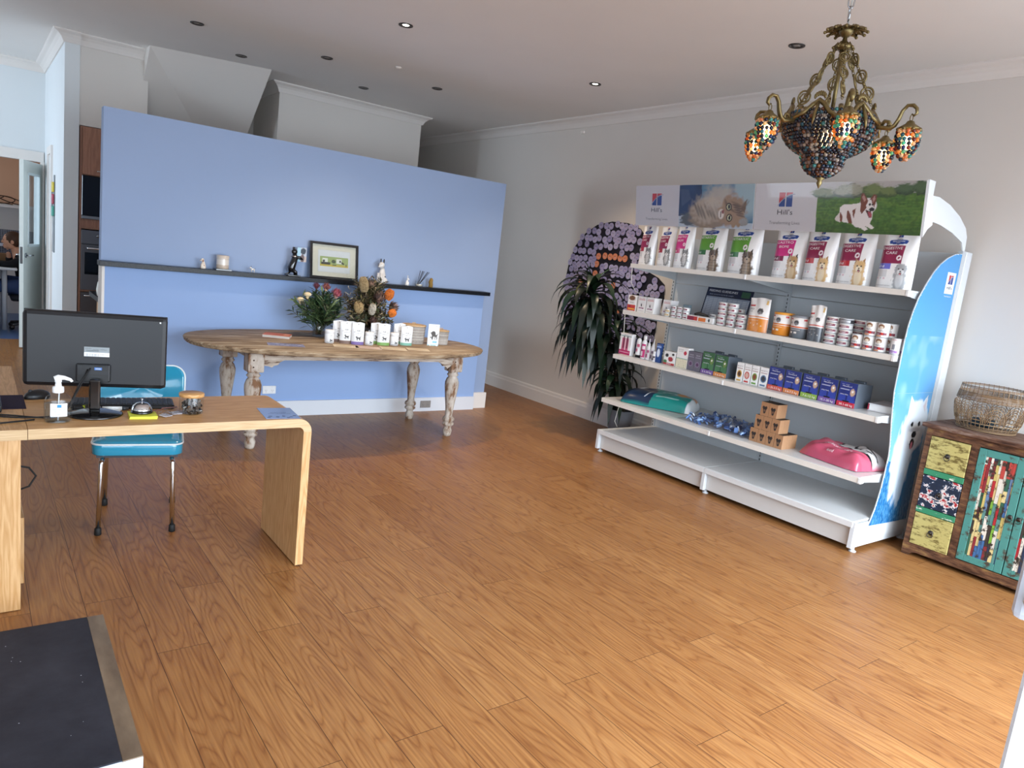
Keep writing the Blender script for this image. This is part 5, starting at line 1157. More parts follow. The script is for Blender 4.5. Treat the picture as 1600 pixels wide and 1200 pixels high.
tp = solo(tall, 'food_can', 'metal', 'tall white dog food can standing alone, first of the tall cans', 'can', G(2.433, 2.361, .072, S3), RZ, 'tall dog food cans on the third shelf')
for a, z, x, lab in ((2.356, 0, 0, 'lower tall dog food can of the middle pair'), (2.356, .0915, 0, 'upper tall dog food can of the middle pair'), (2.280, 0, 0, 'lower tall dog food can of the right pair'), (2.280, .0915, 0, 'upper tall dog food can of the right pair'),
                     (2.265, 0, .075, 'lower tall dog food can at the back right'), (2.265, .0915, .075, 'upper tall dog food can at the back right')): copy_tree(tp, (4.54+.036+x, a-.036, S3+z), RZ, lab)
sm = can(.029, .10, '#ebe8e6', ((-1, 1, .08, .24, '#9a6ab0'), (-.3, .3, .3, .62, '#8c8c92'),), (('ROYAL CANIN', 0, .86, 1.3, '#b8343a', .07), ('RECOVERY', 0, .10, .9, '#ffffff', .08)))
sp_ = solo(sm, 'food_can', 'metal', 'slim white can at the right end of the third shelf, front one', 'can', G(2.177, 2.119, .058, S3), RZ, 'slim cans at the right end')
copy_tree(sp_, (4.645, 2.150, S3), RZ, 'slim white can at the right end of the third shelf, standing behind')
# second shelf, left to right
def p_kit(im, w, h):
    im.rect(0, 0, w, h*.22, '#b3245c'); im.rect(w*.2, h*.22, w*.46, h*.78, '#c8587c'); im.rect(w*.52, h*.22, w*.78, h*.78, '#c8587c'); im.rect(w*.28, h*.30, w*.40, h*.86, '#5a2a38'); im.rect(w*.60, h*.30, w*.72, h*.86, '#5a2a38'); im.rect(w*.05, h*.10, w*.95, h*.13, '#e8a8bc'); im.rect(0, h*.88, w, h*.895, '#3a8a84')
solo(carton(.135, .184, .05, '#eae6e4', p_kit, texts=(('EPI-OTIC', 0, .91, .34, '#6a5a60'),)), 'ear_care_kit', 'paper', 'white and magenta boxed kit at the left end of the second shelf', 'box', G(4.464, 4.328, .05, S2), RZ)
def bottle(prof, cols, lab=None, name='bottle', sc=(1, .7), txt=None):
    m = MB(); m.lathe(prof, col=cols, n=22, cap=(False, False), sc=sc)
    if lab:
        r, z0, z1, c, c2 = lab; wp = lambda a, b, o: Vector(((r+o)*math.sin(a/r)*sc[0], -(r+o)*math.cos(a/r)*sc[1], b))
        for (u0, u1, v0, v1, cc, oo) in ((-1.1, 1.1, 0, 1, c, .0006), (-1.0, .2, .1, .45, c2, .001), (-.2, .9, .6, .85, c2, .001)):
            m.ring_surf([[wp((u0+(u1-u0)*i/6)*r, z0+(z1-z0)*v, oo) for i in range(7)] for v in (v0, v1)], cc, (False, False), closed=False)
        if txt: m.text(txt, 0, z0+(z1-z0)*.5, 1.3*r, None, .0016, '#3a2a30', warp=wp)
    return m
def addsolo(m, nm, lab, cat, y, d, x=4.54, rot=0.0, mat='plastic', grp='small bottles on the second shelf'): return solo(m, nm, mat, lab, cat, (x+d/2, y, S2), RZ+rot, grp)
W0 = '#efedec'
addsolo(bottle([(.001, 0), (.024, 0), (.025, .022), (.026, .024), (.024, .14), (.018, .155), (.010, .165), (.001, .166)], ['#1d1b1e', '#1d1b1e', W0, W0, W0, W0, W0], (.0245, .03, .13, '#e8e2e2', '#c25a78'), txt='SHAMPOO'), 'shampoo_tube', 'white tube with a black cap at its foot, beside the boxed kit', 'tube', 4.258, .05)
addsolo(bottle([(.001, 0), (.025, 0), (.026, .004), (.026, .135), (.020, .152), (.012, .158), (.012, .160), (.0155, .162), (.0155, .195), (.001, .196)], [W0]*9, (.0262, .012, .125, '#c23a74', '#efe0e6'), txt='CLEANSER'), 'ear_cleaner_bottle', 'tallest white and pink bottle with white cap on the second shelf', 'bottle', 4.196, .05)
dz = lambda s: [(.001, 0), (.021*s, 0), (.022*s, .003), (.022*s, .10*s), (.016*s, .118*s), (.013*s, .122*s), (.013*s, .135*s), (.006, .140*s), (.002, .178*s), (.001, .180*s)]
addsolo(bottle(dz(1), [W0]*9, (.0222, .01, .095, '#e6dce0', '#b05a80'), txt='DROPS'), 'dropper_bottle', 'white pointed dropper bottle just right of the tallest pink bottle', 'bottle', 4.140, .044)
addsolo(bottle(dz(1.02), [W0]*9, (.0228, .01, .095, '#dcd6da', '#6a5a70'), txt='DROPS'), 'dropper_bottle', 'white pointed dropper bottle with a grey label, second of the pair', 'bottle', 4.090, .044)
addsolo(bottle([(.001, 0), (.020, 0), (.021, .003), (.021, .055), (.015, .062), (.016, .064), (.016, .085), (.001, .086)], [W0]*7, (.0212, .008, .05, '#cfc8cc', '#44404a'), txt='TABS'), 'tablet_bottle', 'small squat white bottle in front of the dropper bottles', 'bottle', 4.052, .04, 4.525)
addsolo(carton(.045, .158, .03, '#23437e', lambda im, w, h: (im.ell(w*.5, h*.5, w*.3, h*.2, '#d9dde6', .2), im.rect(0, h*.8, w, h*.86, '#8fa8d8')), texts=(('TOOTHPASTE', 0, .9, .8, '#ffffff'),)), 'toothpaste_box', 'slim dark blue carton standing right of the small bottles', 'box', 4.012, .03, mat='paper', grp='cartons on the second shelf', rot=.12)
def p_bw(im, w, h): im.ell(w*.25, h*.7, w*.14, h*.12, '#2a2628', .2, rough=.4); im.ell(w*.62, h*.45, w*.20, h*.16, '#a8323a', .2, rough=.4); im.ell(w*.8, h*.82, w*.1, h*.08, '#2a2628', .2); im.rect(0, 0, w, h*.16, '#b83a3c'); im.ell(w*.15, h*.24, w*.14, h*.1, '#4a7a4a', .3)
C2 = 'cartons on the second shelf'
addsolo(carton(.118, .111, .07, '#ebe8e4', p_bw, texts=(('CHEWS', 0, .05, .4, '#ffffff'),)), 'chew_box', 'squat white box with black and red shapes on the second shelf', 'box', 3.886, .07, mat='paper', grp=C2)
def p_dot(im, w, h):
    im.rect(0, 0, w, h*.44, '#e6dcc0'); im.rect(0, h*.44, w, h*.46, '#3a8a7a'); im.ell(w*.74, h*.74, w*.14, w*.14, '#c03448')
    for a in range(6):
        for b in range(5): im.ell(w*(.1+.16*a), h*(.05+.085*b), w*.022, w*.022, '#7a6a4a')
addsolo(carton(.113, .165, .06, '#efece8', p_dot, texts=(('Paw Guard', -.18, .86, .4, '#5a565a'), ('flea control', -.18, .78, .38, '#8a868a'))), 'flea_treatment_box', 'tall white box with a red disc and dotted cream foot', 'box', 3.759, .06, mat='paper', grp=C2)
gb = carton(.065, .15, .05, '#6a6672', lambda im, w, h: (im.ell(w*.5, h*.35, w*.3, h*.14, '#8a7a90', .1), im.ell(w*.5, h*.35, w*.2, h*.09, '#5a3a5a', .1), im.rect(w*.1, h*.7, w*.9, h*.74, '#a8a4b0')), texts=(('COLLAR', 0, .8, .6, '#d8d4dc'),))
gg = addsolo(gb, 'collar_box', 'left of the two slim grey boxes beside the dotted white box', 'box', 3.667, .05, mat='paper', grp=C2); copy_tree(gg, (4.565, 3.600, S2), RZ, 'right of the two slim grey boxes beside the dotted white box')
def dispenser(w, h, d, face, foot, name, kg, lab, y, tint):
    t = thing('display_dispenser', lab, 'dispenser', (4.54+d/2, y, S2), RZ, 'grey wedge dispensers with printed fronts')
    m = MB(); f = frame((-w/2, 0, 0), (0, 1, 0), (0, 0, 1))
    m.prism([(-d/2, 0), (d/2, 0), (d/2, h*.90), (-d/2+.01, h*.97), (-d/2, h*.94)], f, w, '#5a626c'); m.build('body', 'plastic', t)
    MB().box((0, d*.22, h*.94), (w*.62, d*.16, .026), '#454c55', .003).build('pusher', 'plastic', t)
    im = Img(w, h*.76, 34, 28, face); hh = h*.76
    im.blend(im.noise(.03, .03, 3)*.35, tint); im.rect(w*.04, 0, w*.44, hh*.34, tint, .6); im.rect(w*.52, 0, w*.96, hh*.34, tint, .6)
    im.ell(w*.78, hh*.52, w*.12, hh*.16, '#c9a88c' if face != '#2f5a38' else '#6f8a4a', .3, rough=.4); im.ell(w*.78, hh*.56, w*.05, hh*.05, '#f0ece8', .2)
    im.rect(w*.08, hh*.60, w*.60, hh*.645, '#d8dcf0', .8)
    q = MB(); q.grid(lambda u, v: Vector(((u-.5)*w*.97, -d/2-.0012, h*.20+v*hh)), im.a, sm=False)
    ff = front(d/2+.0014)
    q.text(name, -.06*w, h*.78, w*.5, ff, .0006, '#eef0f8', h=h*.05); q.text('SPECTRA' if foot[0] else 'chewables', -.16*w, h*.46, w*.44, ff, .0006, '#eef0f8', h=h*.04); q.text('for dogs', -.15*w, h*.86, w*.4, ff, .0006, '#c9cfe8', h=h*.025); q.build('front_print', 'print', t)
    q = MB(); q.box((0, -d/2-.003, h*.105), (w*.98, .006, h*.19), foot[1], .001); q.box((0, -d/2-.004, h*.225), (w*.34, .006, h*.05), '#16181c', .001)
    fk = front(d/2+.0064); q.text(kg, .04*w, h*.055, w*.74, fk, .0006, '#fbf4ee', h=h*.085); q.build('weight_strip', 'print', t)
    return t
GL = 'green'
dispenser(.116, .176, .17, '#2f5a38', (0, '#7a5a9a'), 'Simparica', '5.1-10 kg', 'left green and purple dispenser beside the slim grey boxes', 3.500, '#5a8a5c'); dispenser(.116, .172, .17, '#2f5a38', (0, '#d88a4a'), 'Simparica', '2.6-5 kg', 'right green and orange dispenser beside the white animal-disc cartons', 3.378, '#5a8a5c')
for k, (y, c, kg, cn, z_) in enumerate(((2.902, '#cf5a4c', '1.35-3.5 kg', 'coral', 0), (2.773, '#d8824a', '3.6-7.5 kg', 'orange', 0), (2.638, '#8fae4a', '7.6-15 kg', 'green', 0), (2.508, '#7a5a9e', '15.1-30 kg', 'purple', 0), (2.376, '#c42f42', '30.1-60 kg', 'red', 0))):
    dispenser(.123, .168, .19, '#232b68', (1, c), 'NexGard', kg, 'blue dispenser with a %s %s strip on the second shelf' % (cn, kg), y, '#3a4fb4')
for k, (y, c, c2, ln) in enumerate(((3.207, '#d8a84a', '#5a3a2a', 'yellow disc and dark dog'), (3.141, '#c23a34', '#d8b0a0', 'red disc and pale dog'), (3.076, '#6a9a3a', '#8a4a34', 'green disc and brown cat'), (3.002, '#5a7a9a', '#3a3a40', 'blue-grey disc and black cat'))):
    def p_w(im, w, h, c=c, c2=c2): im.ell(w*.5, h*.42, w*.36, h*.19, c, .05); im.ell(w*.5, h*.42, w*.22, h*.13, c2, .2, rough=.3); im.rect(w*.15, h*.04, w*.8, h*.12, c); im.rect(w*.1, h*.70, w*.9, h*.74, '#9a5a58')
    addsolo(carton(.057 if k < 3 else .066, .142, .05, '#f0edea', p_w, texts=(('BRAVECTO', 0, .80, .8, '#6a3a3e'),)), 'spot_treatment_box', 'slim white box with a %s on the second shelf' % ln, 'box', y, .05, mat='paper', grp='slim white animal-disc boxes')
t = thing('ring_binder', 'white and red lever file lying flat at the right end of the second shelf', 'binder', (4.78, 2.215, S2), RZ+rad(8))
MB().box((0, 0, .0035), (.16, .28, .004), '#e9e7ea').build('cover', 'plastic', t); MB().box((0, 0, .046), (.16, .28, .004), '#e9e7ea').build('cover', 'plastic', t); MB().box((-.078, 0, .025), (.006, .28, .046), '#a3203c', .001).build('spine', 'plastic', t); MB().box((.0, 0, .024), (.145, .27, .036), '#f4f3f1').build('paper_block', 'paper', t)
# lowest shelf: cardboard box pyramid
def p_bear(im, w, h):
    im.poly([(w*.18, h*.62), (w*.30, h*.74), (w*.5, h*.68), (w*.70, h*.74), (w*.82, h*.62), (w*.70, h*.48), (w*.62, h*.22), (w*.5, h*.14), (w*.38, h*.22), (w*.30, h*.48)], '#2a2322'); im.ell(w*.5, h*.40, w*.09, h*.10, '#7a5a44'); im.rect(w*.1, h*.86, w*.9, h*.88, '#5a3a28'); im.rect(w*.1, h*.92, w*.9, h*.93, '#5a3a28')
bm_ = carton(.064, .098, .056, '#a87c58', p_bear, side='#b08662', ch=.0008); bm_.box((0, 0, .0985), (.060, .052, .001), '#2b2522')
bp = None; nth = ['first', 'second', 'third', 'fourth']
for lv, (y0, n, dp) in enumerate(((2.994, 4, 3), (2.969, 3, 2), (2.940, 2, 2))):
    for i in range(n):
        for j in range(dp):
            lab = 'brown bear-mark box, %s tier, %s from left, %s row' % (['bottom', 'middle', 'top'][lv], nth[i], ['front', 'second', 'back'][j])
            loc = (4.475+.028+.058*j, y0-.034-.067*i, S1+.0995*lv)
            if bp is None: bp = solo(bm_, 'treat_box', 'paper', lab, 'box', loc, RZ, 'brown treat boxes in a pyramid')
            else: copy_tree(bp, loc, RZ, lab)
# clear sack of blue sachets
t = thing('sachet_pack', 'clear pack of blue and silver sachets left of the brown box pyramid', 'pack', (4.68, 3.34, S1), RZ)
rs = np.random.RandomState(3); m = MB()
for k in range(150):
    x = (rs.rand()-.5)*.56; y = (rs.rand()-.5)*.40; z = .012+.03*rs.rand(); m.box((x, y, z), (.045, .03, .012), ['#6f96d4', '#8fb4e6', '#5473ac', '#dbe5f2', '#3a4f7c', '#9ab8e4'][rs.randint(6)], .005, rot=tuple((rs.rand(3)-.5)*2))
o = m.build('sachets', 'gloss', t); o['kind'] = 'stuff'
im = Img(1, 1, 26, 20, '#ffffff'); hz = rs.rand(20, 26)*.012
m = MB(); m.grid(lambda u, v: Vector(((u-.5)*.62, (v-.5)*.46, .002+(.048+hz[int(round(v*19)), int(round(u*25))])*min(1, 5*u, 5*(1-u), 5*v, 5*(1-v)))), im.a, sm=False); m.build('clear_wrap', 'film_clear', t)
# lying bags
def lying(L, Wd, H, img, bottom, crumple=.006, seed=1, e=.55, flat=.04):
    rs = np.random.RandomState(seed); ph = rs.rand(6)*6
    def f(u, v, s=1):
        a, b = 2*u-1, 2*v-1; ex = max(0, 1-abs(a)**7)**.5; ey = max(0, 1-abs(b)**4)**.5
        h = H*(ex*ey); wv = crumple*(math.sin(u*9+ph[0]+b*2)+math.sin(v*11+ph[1]+a*3)*.7+math.sin((u+v)*17+ph[2])*.5+math.sin((u-v)*23+ph[3])*.4)*min(1, ex*ey*2+.2)
        return Vector((a*L/2*(1-.03*abs(b)**2), b*Wd/2*(1-.10*abs(a)**6), max(.002, (h if s > 0 else 0)+(wv if s > 0 else 0)+.004)))
    m = MB(); m.grid(lambda u, v: f(u, v), img.a)
    b = np.zeros((8, 8, 3)); b[:] = lin(bottom); m.grid(lambda u, v: f(1-u, v, -1), b)
    n = 24
    for edge in (lambda q: (q, 0), lambda q: (1, q), lambda q: (1-q, 1), lambda q: (0, 1-q)):
        m.ring_surf([[f(*edge(i/n), -1) for i in range(n+1)], [f(*edge(i/n)) for i in range(n+1)]], bottom, (False, False), closed=False)
    warp = lambda a, b, o: f(a/L+.5, b/Wd+.5) + Vector((0, 0, o+.001))
    return m, warp
# picture: u runs along the bag, v across it from the front edge to the back
im = Img(.62, .40, 90, 60, '#17877f'); L_ = .62
im.poly([(0, 0), (.26, 0), (.29, .10), (.27, .22), (.20, .33), (.10, .40), (0, .40)], '#142c48'); im.poly([(0, .22), (.09, .22), (.22, .40), (0, .40)], '#ece9e4'); im.rect(.575, 0, .62, .40, '#e4e7ea'); im.ell(.50, .20, .05, .035, '#d08a3c', .2, rough=.3); im.poly([(.20, .36), (.60, .24), (.60, .33), (.24, .40)], '#c07a44'); im.rect(.30, .045, .5, .055, '#bfe0da', .6)
for a in (.34, .39, .44): im.ell(a, .17, .014, .012, '#bfe0da', op=.8)
for k in range(5): im.ell(.215+.012*k, .04+.02*k, .014, .004, '#dfe6ec', .2, rot=.9+.3*(k % 2))
m, wp = lying(.62, .40, .115, im, '#142c48', .004, 2)
m.text('ADVANCE', -.20, .055, .12, None, .001, '#e8eef2', h=.03, warp=wp); m.text('Puppy', -.20, .02, .09, None, .001, '#e8eef2', h=.028, warp=wp)
solo(m, 'pet_food_sack', 'film', 'navy and teal pet food sack lying at the left end of the lowest shelf', 'bag', (4.73, 4.07, S1), rad(-64), 'sacks lying on the lowest shelf')
im = Img(.47, .36, 90, 66, '#cf5c74'); im.poly([(.12, .36), (.18, .17), (.32, .14), (.47, .15), (.47, .36)], '#dcdad8')
for p in ([(.12, .36), (.18, .17), (.195, .17), (.14, .36)], [(.18, .17), (.32, .135), (.47, .145), (.47, .158), (.32, .15), (.19, .185)], [(.22, .33), (.27, .22), (.34, .19), (.345, .205), (.285, .235), (.24, .34)], [(.30, .30), (.36, .22), (.46, .21), (.46, .225), (.37, .235), (.315, .31)], [(.37, .20), (.43, .18), (.42, .20)]): im.poly(p, '#17161a')
im.blend(((im.V < .055)*(im.U > .02))*.55, '#b24660')
m, wp = lying(.47, .36, .105, im, '#b8506a', .007, 7)
m.text('delicate', -.02, -.10, .15, None, .0015, '#f6e6ea', h=.028, warp=wp); m.text('care', .10, -.105, .06, None, .0015, '#f6e6ea', h=.022, warp=wp); m.text('MOR', -.045, -.015, .06, None, .0015, '#ffffff', h=.022, warp=wp); m.text('food', .0, -.155, .05, None, .0015, '#f6e6ea', h=.016, warp=wp)
solo(m, 'pet_food_sack', 'film', 'pink pet food sack with a white and black panel on the lowest shelf', 'bag', (4.69, 2.395, S1), RZ+rad(-10), 'sacks lying on the lowest shelf')

# ================================================================ WALL ART OF DISCS, RIGHT WALL
random.seed(11)
t = thing('disc_wall_art', 'large dark wall board covered in lilac discs with a few orange ones, behind the plant', 'wall art', (XW, 0, 0))
WP = [(6.02, 1.05), (6.08, 1.20), (6.12, 1.40), (6.09, 1.62), (6.02, 1.80), (5.88, 1.94), (5.72, 2.03), (5.50, 2.07), (5.28, 2.06), (5.10, 2.01), (5.0, 1.92), (4.95, 1.72), (4.90, 1.60), (4.78, 1.56), (4.69, 1.50), (4.67, 1.36), (4.72, 1.24), (4.72, 1.05), (4.74, .92), (4.80, .80), (4.95, .72), (5.15, .74), (5.35, .85), (5.60, .92), (5.85, .95)]
fw_ = frame((0, 0, 0), (0, -1, 0), (0, 0, 1))      # u = -y
MB().prism([(-a, b) for a, b in WP], fw_, .012, '#151320').build('backing_board', 'matte', t)
def inside(p, poly, mrg=0):
    r = False; n = len(poly)
    for i in range(n):
        (x1, y1), (x2, y2) = poly[i], poly[(i+1) % n]
        if (y1 > p[1]) != (y2 > p[1]) and p[0] < (x2-x1)*(p[1]-y1)/(y2-y1)+x1: r = not r
    return r
orange = [(5.53, 1.72), (5.45, 1.715), (5.38, 1.72), (5.31, 1.71), (5.24, 1.71), (5.64, 1.63), (5.64, 1.53), (5.85, 1.43), (5.36, 1.43), (5.36, 1.17), (5.25, 1.16), (5.62, 1.71)]
spots = []; dz_ = .070
for j in range(21):
    for i in range(24):
        y = 4.60+i*.0715+(.036 if j % 2 else 0)+random.uniform(-.013, .013); z = .70+j*dz_+random.uniform(-.014, .014)
        if inside((y, z), WP) and random.random() > .07: spots.append((y, z))
spots = [q for q in spots if all(math.hypot(q[0]-a, q[1]-b) > .052 for a, b in orange)]
spots.sort(key=lambda q: q[0])          # nearest to the camera first
def disc(m, y, z, c, r=.034):
    f = frame((-.012-.010*random.random()-.001, y, z), (0, -1, 0), (0, 0, 1)); w = random.uniform(-.5, .5)
    m.prism([(r*math.cos(a), r*math.sin(a)) for a in [2*PI*k/18 for k in range(18)]], f, .006, c)
    ink = '#3a3248' if c[1] != 'd' else '#7a3a34'
    cx, cy = math.cos(w), math.sin(w)
    P = lambda a, b: (a*cx-b*cy, a*cy+b*cx)
    for a in (-.010, .010): m.ell(*P(a, .006), .0035, .005, f, .0068, ink, 8)
    m.ell(*P(0, -.009), .008, .005, f, .0068, '#d9b8c8', 10); m.poly([P(-.006, -.002), P(.006, -.002), P(0, -.008)], f, .0074, ink)
for k, (y, z) in enumerate(orange[:12]):
    m = MB(); disc(m, y, z, '#dd8d68'); m.build('orange_disc', 'paper', t, label='orange disc')
for y, z in spots[:88]: m = MB(); disc(m, y, z, random.choice(['#aaa4c8', '#b6b0d0', '#9e98c0'])); m.build('disc', 'paper', t)
m = MB()
for y, z in spots[88:]: disc(m, y, z, random.choice(['#aaa4c8', '#b6b0d0', '#9e98c0']))
m.build('discs', 'paper', t, kind='stuff')

# ================================================================ PLANT
t = thing('potted_dracaena', 'tall dark green dracaena with drooping leaves in a grey pot beside the shelving', 'plant', (5.06, 4.83, 0))
MB().lathe([(.001, 0), (.085, 0), (.095, .01), (.125, .25), (.13, .27), (.12, .27), (.115, .235), (.001, .235)], col='#7b7f86', n=32, cap=(False, False)).build('pot', 'matte', t)
MB().lathe([(.001, .228), (.114, .23), (.114, .236), (.001, .238)], col='#2e231b', n=20, cap=(False, False)).build('soil', 'dry', t)
def leafm(m, base, az, L, w, lift, droop, col, seed=0):
    """arching strap leaf as a folded ribbon"""
    n = 9; p = Vector(base); el = lift; pts = []; d = Vector((math.cos(az), math.sin(az), 0)); tw = random.uniform(-.2, .2)
    for i in range(n+1):
        pts.append(p.copy()); el -= droop/n*(1+.5*i/n); el = max(el, -1.45); az2 = az+tw*i/n
        p = p+Vector((math.cos(az2)*math.cos(el), math.sin(az2)*math.cos(el), math.sin(el)))*(L/n)
    side = Vector((-d.y, d.x, 0)); rows = []
    for i, q in enumerate(pts):
        s_ = i/n; ww = w*(.25+1.1*s_*2.2*(1-s_) + .35*(1-s_))*(1 if s_ < .98 else .1); ww *= 1-s_**4
        rows.append([Vector((min(.150, a.x), a.y, a.z)) for a in (q-side*ww/2, q-Vector((0, 0, ww*.16)), q+side*ww/2)])
    m.ring_surf(rows, col, (False, False), closed=False)
random.seed(21)
LF = ['#101e14', '#15271a', '#1a2e1a', '#0c1912', '#1f3622']
heads = [((-.34, .26, 1.34), 64, .56, .075, 'crown of leaves of the tallest stem'), ((-.10, .10, 1.02), 38, .48, .065, None), ((-.12, .02, .62), 34, .44, .060, None), ((.02, .20, .74), 22, .42, .055, None), ((-.30, .28, 1.04), 54, .54, .070, None)]
for k, (c, n, L, w, lab) in enumerate(heads):
    m = MB(); base = Vector((.03*math.cos(k*1.7), .03*math.sin(k*1.7), .235)); top = Vector(c)
    m.tube([base, base.lerp(top, .35)+Vector((.02, -.01, .02)), base.lerp(top, .7)+Vector((.0, .015, .02)), top, top+Vector((0, 0, .07))], [.016, .014, .013, .012, .006], '#4a3b2c', 8); m.build('stem', 'dry', t)
    m = MB()
    for i in range(n):
        f = i/n; az = i*2.399+k; b = top+Vector((0, 0, -.20+.30*f)); L_ = L*random.uniform(.75, 1.1)*(1.0 if f < .85 else .62)
        leafm(m, b, az, L_, w*random.uniform(.8, 1.15), .25+1.1*f*f+random.uniform(-.2, .2), 2.6-1.2*f*f, random.choice(LF))
    m.build('leaf_crown', 'leaf', t)
m = MB()
leafm(m, (-.33, .27, 1.42), 2.8, .30, .035, 1.35, .5, '#3a5a30'); leafm(m, (-.33, .27, 1.42), -.4, .34, .04, 1.25, .9, '#33532c'); leafm(m, (-.33, .27, 1.40), 3.3, .40, .028, .95, 2.4, '#5a5a38')
m.build('new_shoot', 'leaf', t)

# ================================================================ CHANDELIER
CX, CY = 2.63, 1.645
t = thing('chandelier', 'ornate brass chandelier with coloured glass bead bowl and lit bead clusters, hanging at the right', 'chandelier', (CX, CY, 0))
random.seed(5)
BR = '#7c6b46'
def link_chain(m, p0, p1, r, w, col, step):
    p0, p1 = Vector(p0), Vector(p1); L = (p1-p0).length; n = max(1, int(L/step)); d = (p1-p0)/L; o = d.orthogonal().normalized(); b = d.cross(o)
    for i in range(n):
        c = p0+d*(L*(i+.5)/n); s_ = o if i % 2 else b; h = L/n*.62
        m.tube([c+s_*(w*math.cos(a))+d*(h*math.sin(a)) for a in [2*PI*k/10 for k in range(10)]], r, col, 5, closed=True)
m = MB(); link_chain(m, (0, 0, ZC-.03), (0, 0, 2.575), .003, .011, '#b9bcc0', .042); m.build('hanging_chain', 'chrome', t)
MB().tube([(.012, 0, ZC-.03), (.02, .01, 2.95), (.008, -.008, 2.8), (.016, .008, 2.65), (.004, 0, 2.56)], .003, '#c9c9c4', 6).build('power_cord', 'plastic', t)
MB().lathe([(.06, ZC), (.055, ZC-.02), (.02, ZC-.045), (.001, ZC-.046)], col=BR, n=24, cap=(True, False)).build('ceiling_rose', 'brass', t)
def acanthus(R, z, n, drop, w):
    m = MB()
    for k in range(n):
        a = 2*PI*k/n; d = Vector((math.cos(a), math.sin(a), 0)); s_ = Vector((-d.y, d.x, 0)); rows = []
        for i in range(7):
            u = i/6; r = R*(.25+.75*u); zz = z+drop*(math.sin(u*2.6))-.012*u; ww = w*(math.sin(.5+2.5*u)*(1+.35*math.cos(u*19)))
            rows.append([Vector((0, 0, zz-.004))+d*r-s_*ww/2, Vector((0, 0, zz+.004))+d*(r+.004), Vector((0, 0, zz-.004))+d*r+s_*ww/2])
        m.ring_surf(rows, BR, (False, False), closed=False); m.ball(tuple(Vector((0, 0, z+drop*math.sin(2.6)-.010))+d*R), (.006, .006, .006), BR, 6, 5)
        m.tube([Vector((0, 0, z))+d*.02, Vector((0, 0, z+.012))+d*R*.6, Vector((0, 0, z-.004))+d*R*.95], .003, BR, 5)
    return m
m = acanthus(.074, 2.535, 12, .014, .032); m.lathe([(.001, 2.555), (.018, 2.553), (.03, 2.54), (.022, 2.525), (.012, 2.515), (.001, 2.513)], col=BR, n=20, cap=(False, False)); m.build('top_crown', 'brass', t)
m = acanthus(.036, 2.482, 8, .006, .018); m.lathe([(.006, 2.515), (.010, 2.50), (.028, 2.487), (.034, 2.475), (.012, 2.468)], col=BR, n=20, cap=(False, False)); m.build('chain_cap', 'brass', t)
MB().tube([(0, 0, 2.52), (0, 0, 2.20)], .0075, BR, 10).build('centre_rod', 'brass', t)
TH0 = math.atan2(-CY, -CX)+rad(11)
def medallion(m, c, d, s_, k=1.0):
    """pierced shield ornament, c centre, d up axis, s_ side axis"""
    c, d, s_ = Vector(c), Vector(d), Vector(s_); P = lambda a, b: c+s_*a*k+d*b*k
    m.tube([P(.013*math.cos(a)*(1+.18*math.sin(a)), .016*math.sin(a)) for a in [2*PI*i/16 for i in range(16)]], .0024*k, BR, 6, closed=True)
    m.tube([P(0, -.018), P(0, .016)], .002*k, BR, 5)
    for q in (-1, 1): m.tube([P(q*.001, -.010), P(q*.008, -.004), P(q*.007, .006), P(q*.002, .010), P(q*.001, .003)], .002*k, BR, 5)
    m.ball(tuple(P(0, -.020)), .004*k, BR, 6, 5); m.ball(tuple(P(0, .019)), .004*k, BR, 6, 5)
def arm_pts(d): return [Vector((0, 0, z))+d*r for r, z in [(q[0]*.93 if q[0] < .2 else q[0]+.012, q[1]) for q in ((.150, 2.242), (.160, 2.232), (.172, 2.206), (.186, 2.185), (.204, 2.180), (.218, 2.190), (.228, 2.212), (.236, 2.240), (.250, 2.258), (.268, 2.258), (.281, 2.246), (.284, 2.230), (.276, 2.222), (.268, 2.228))]]
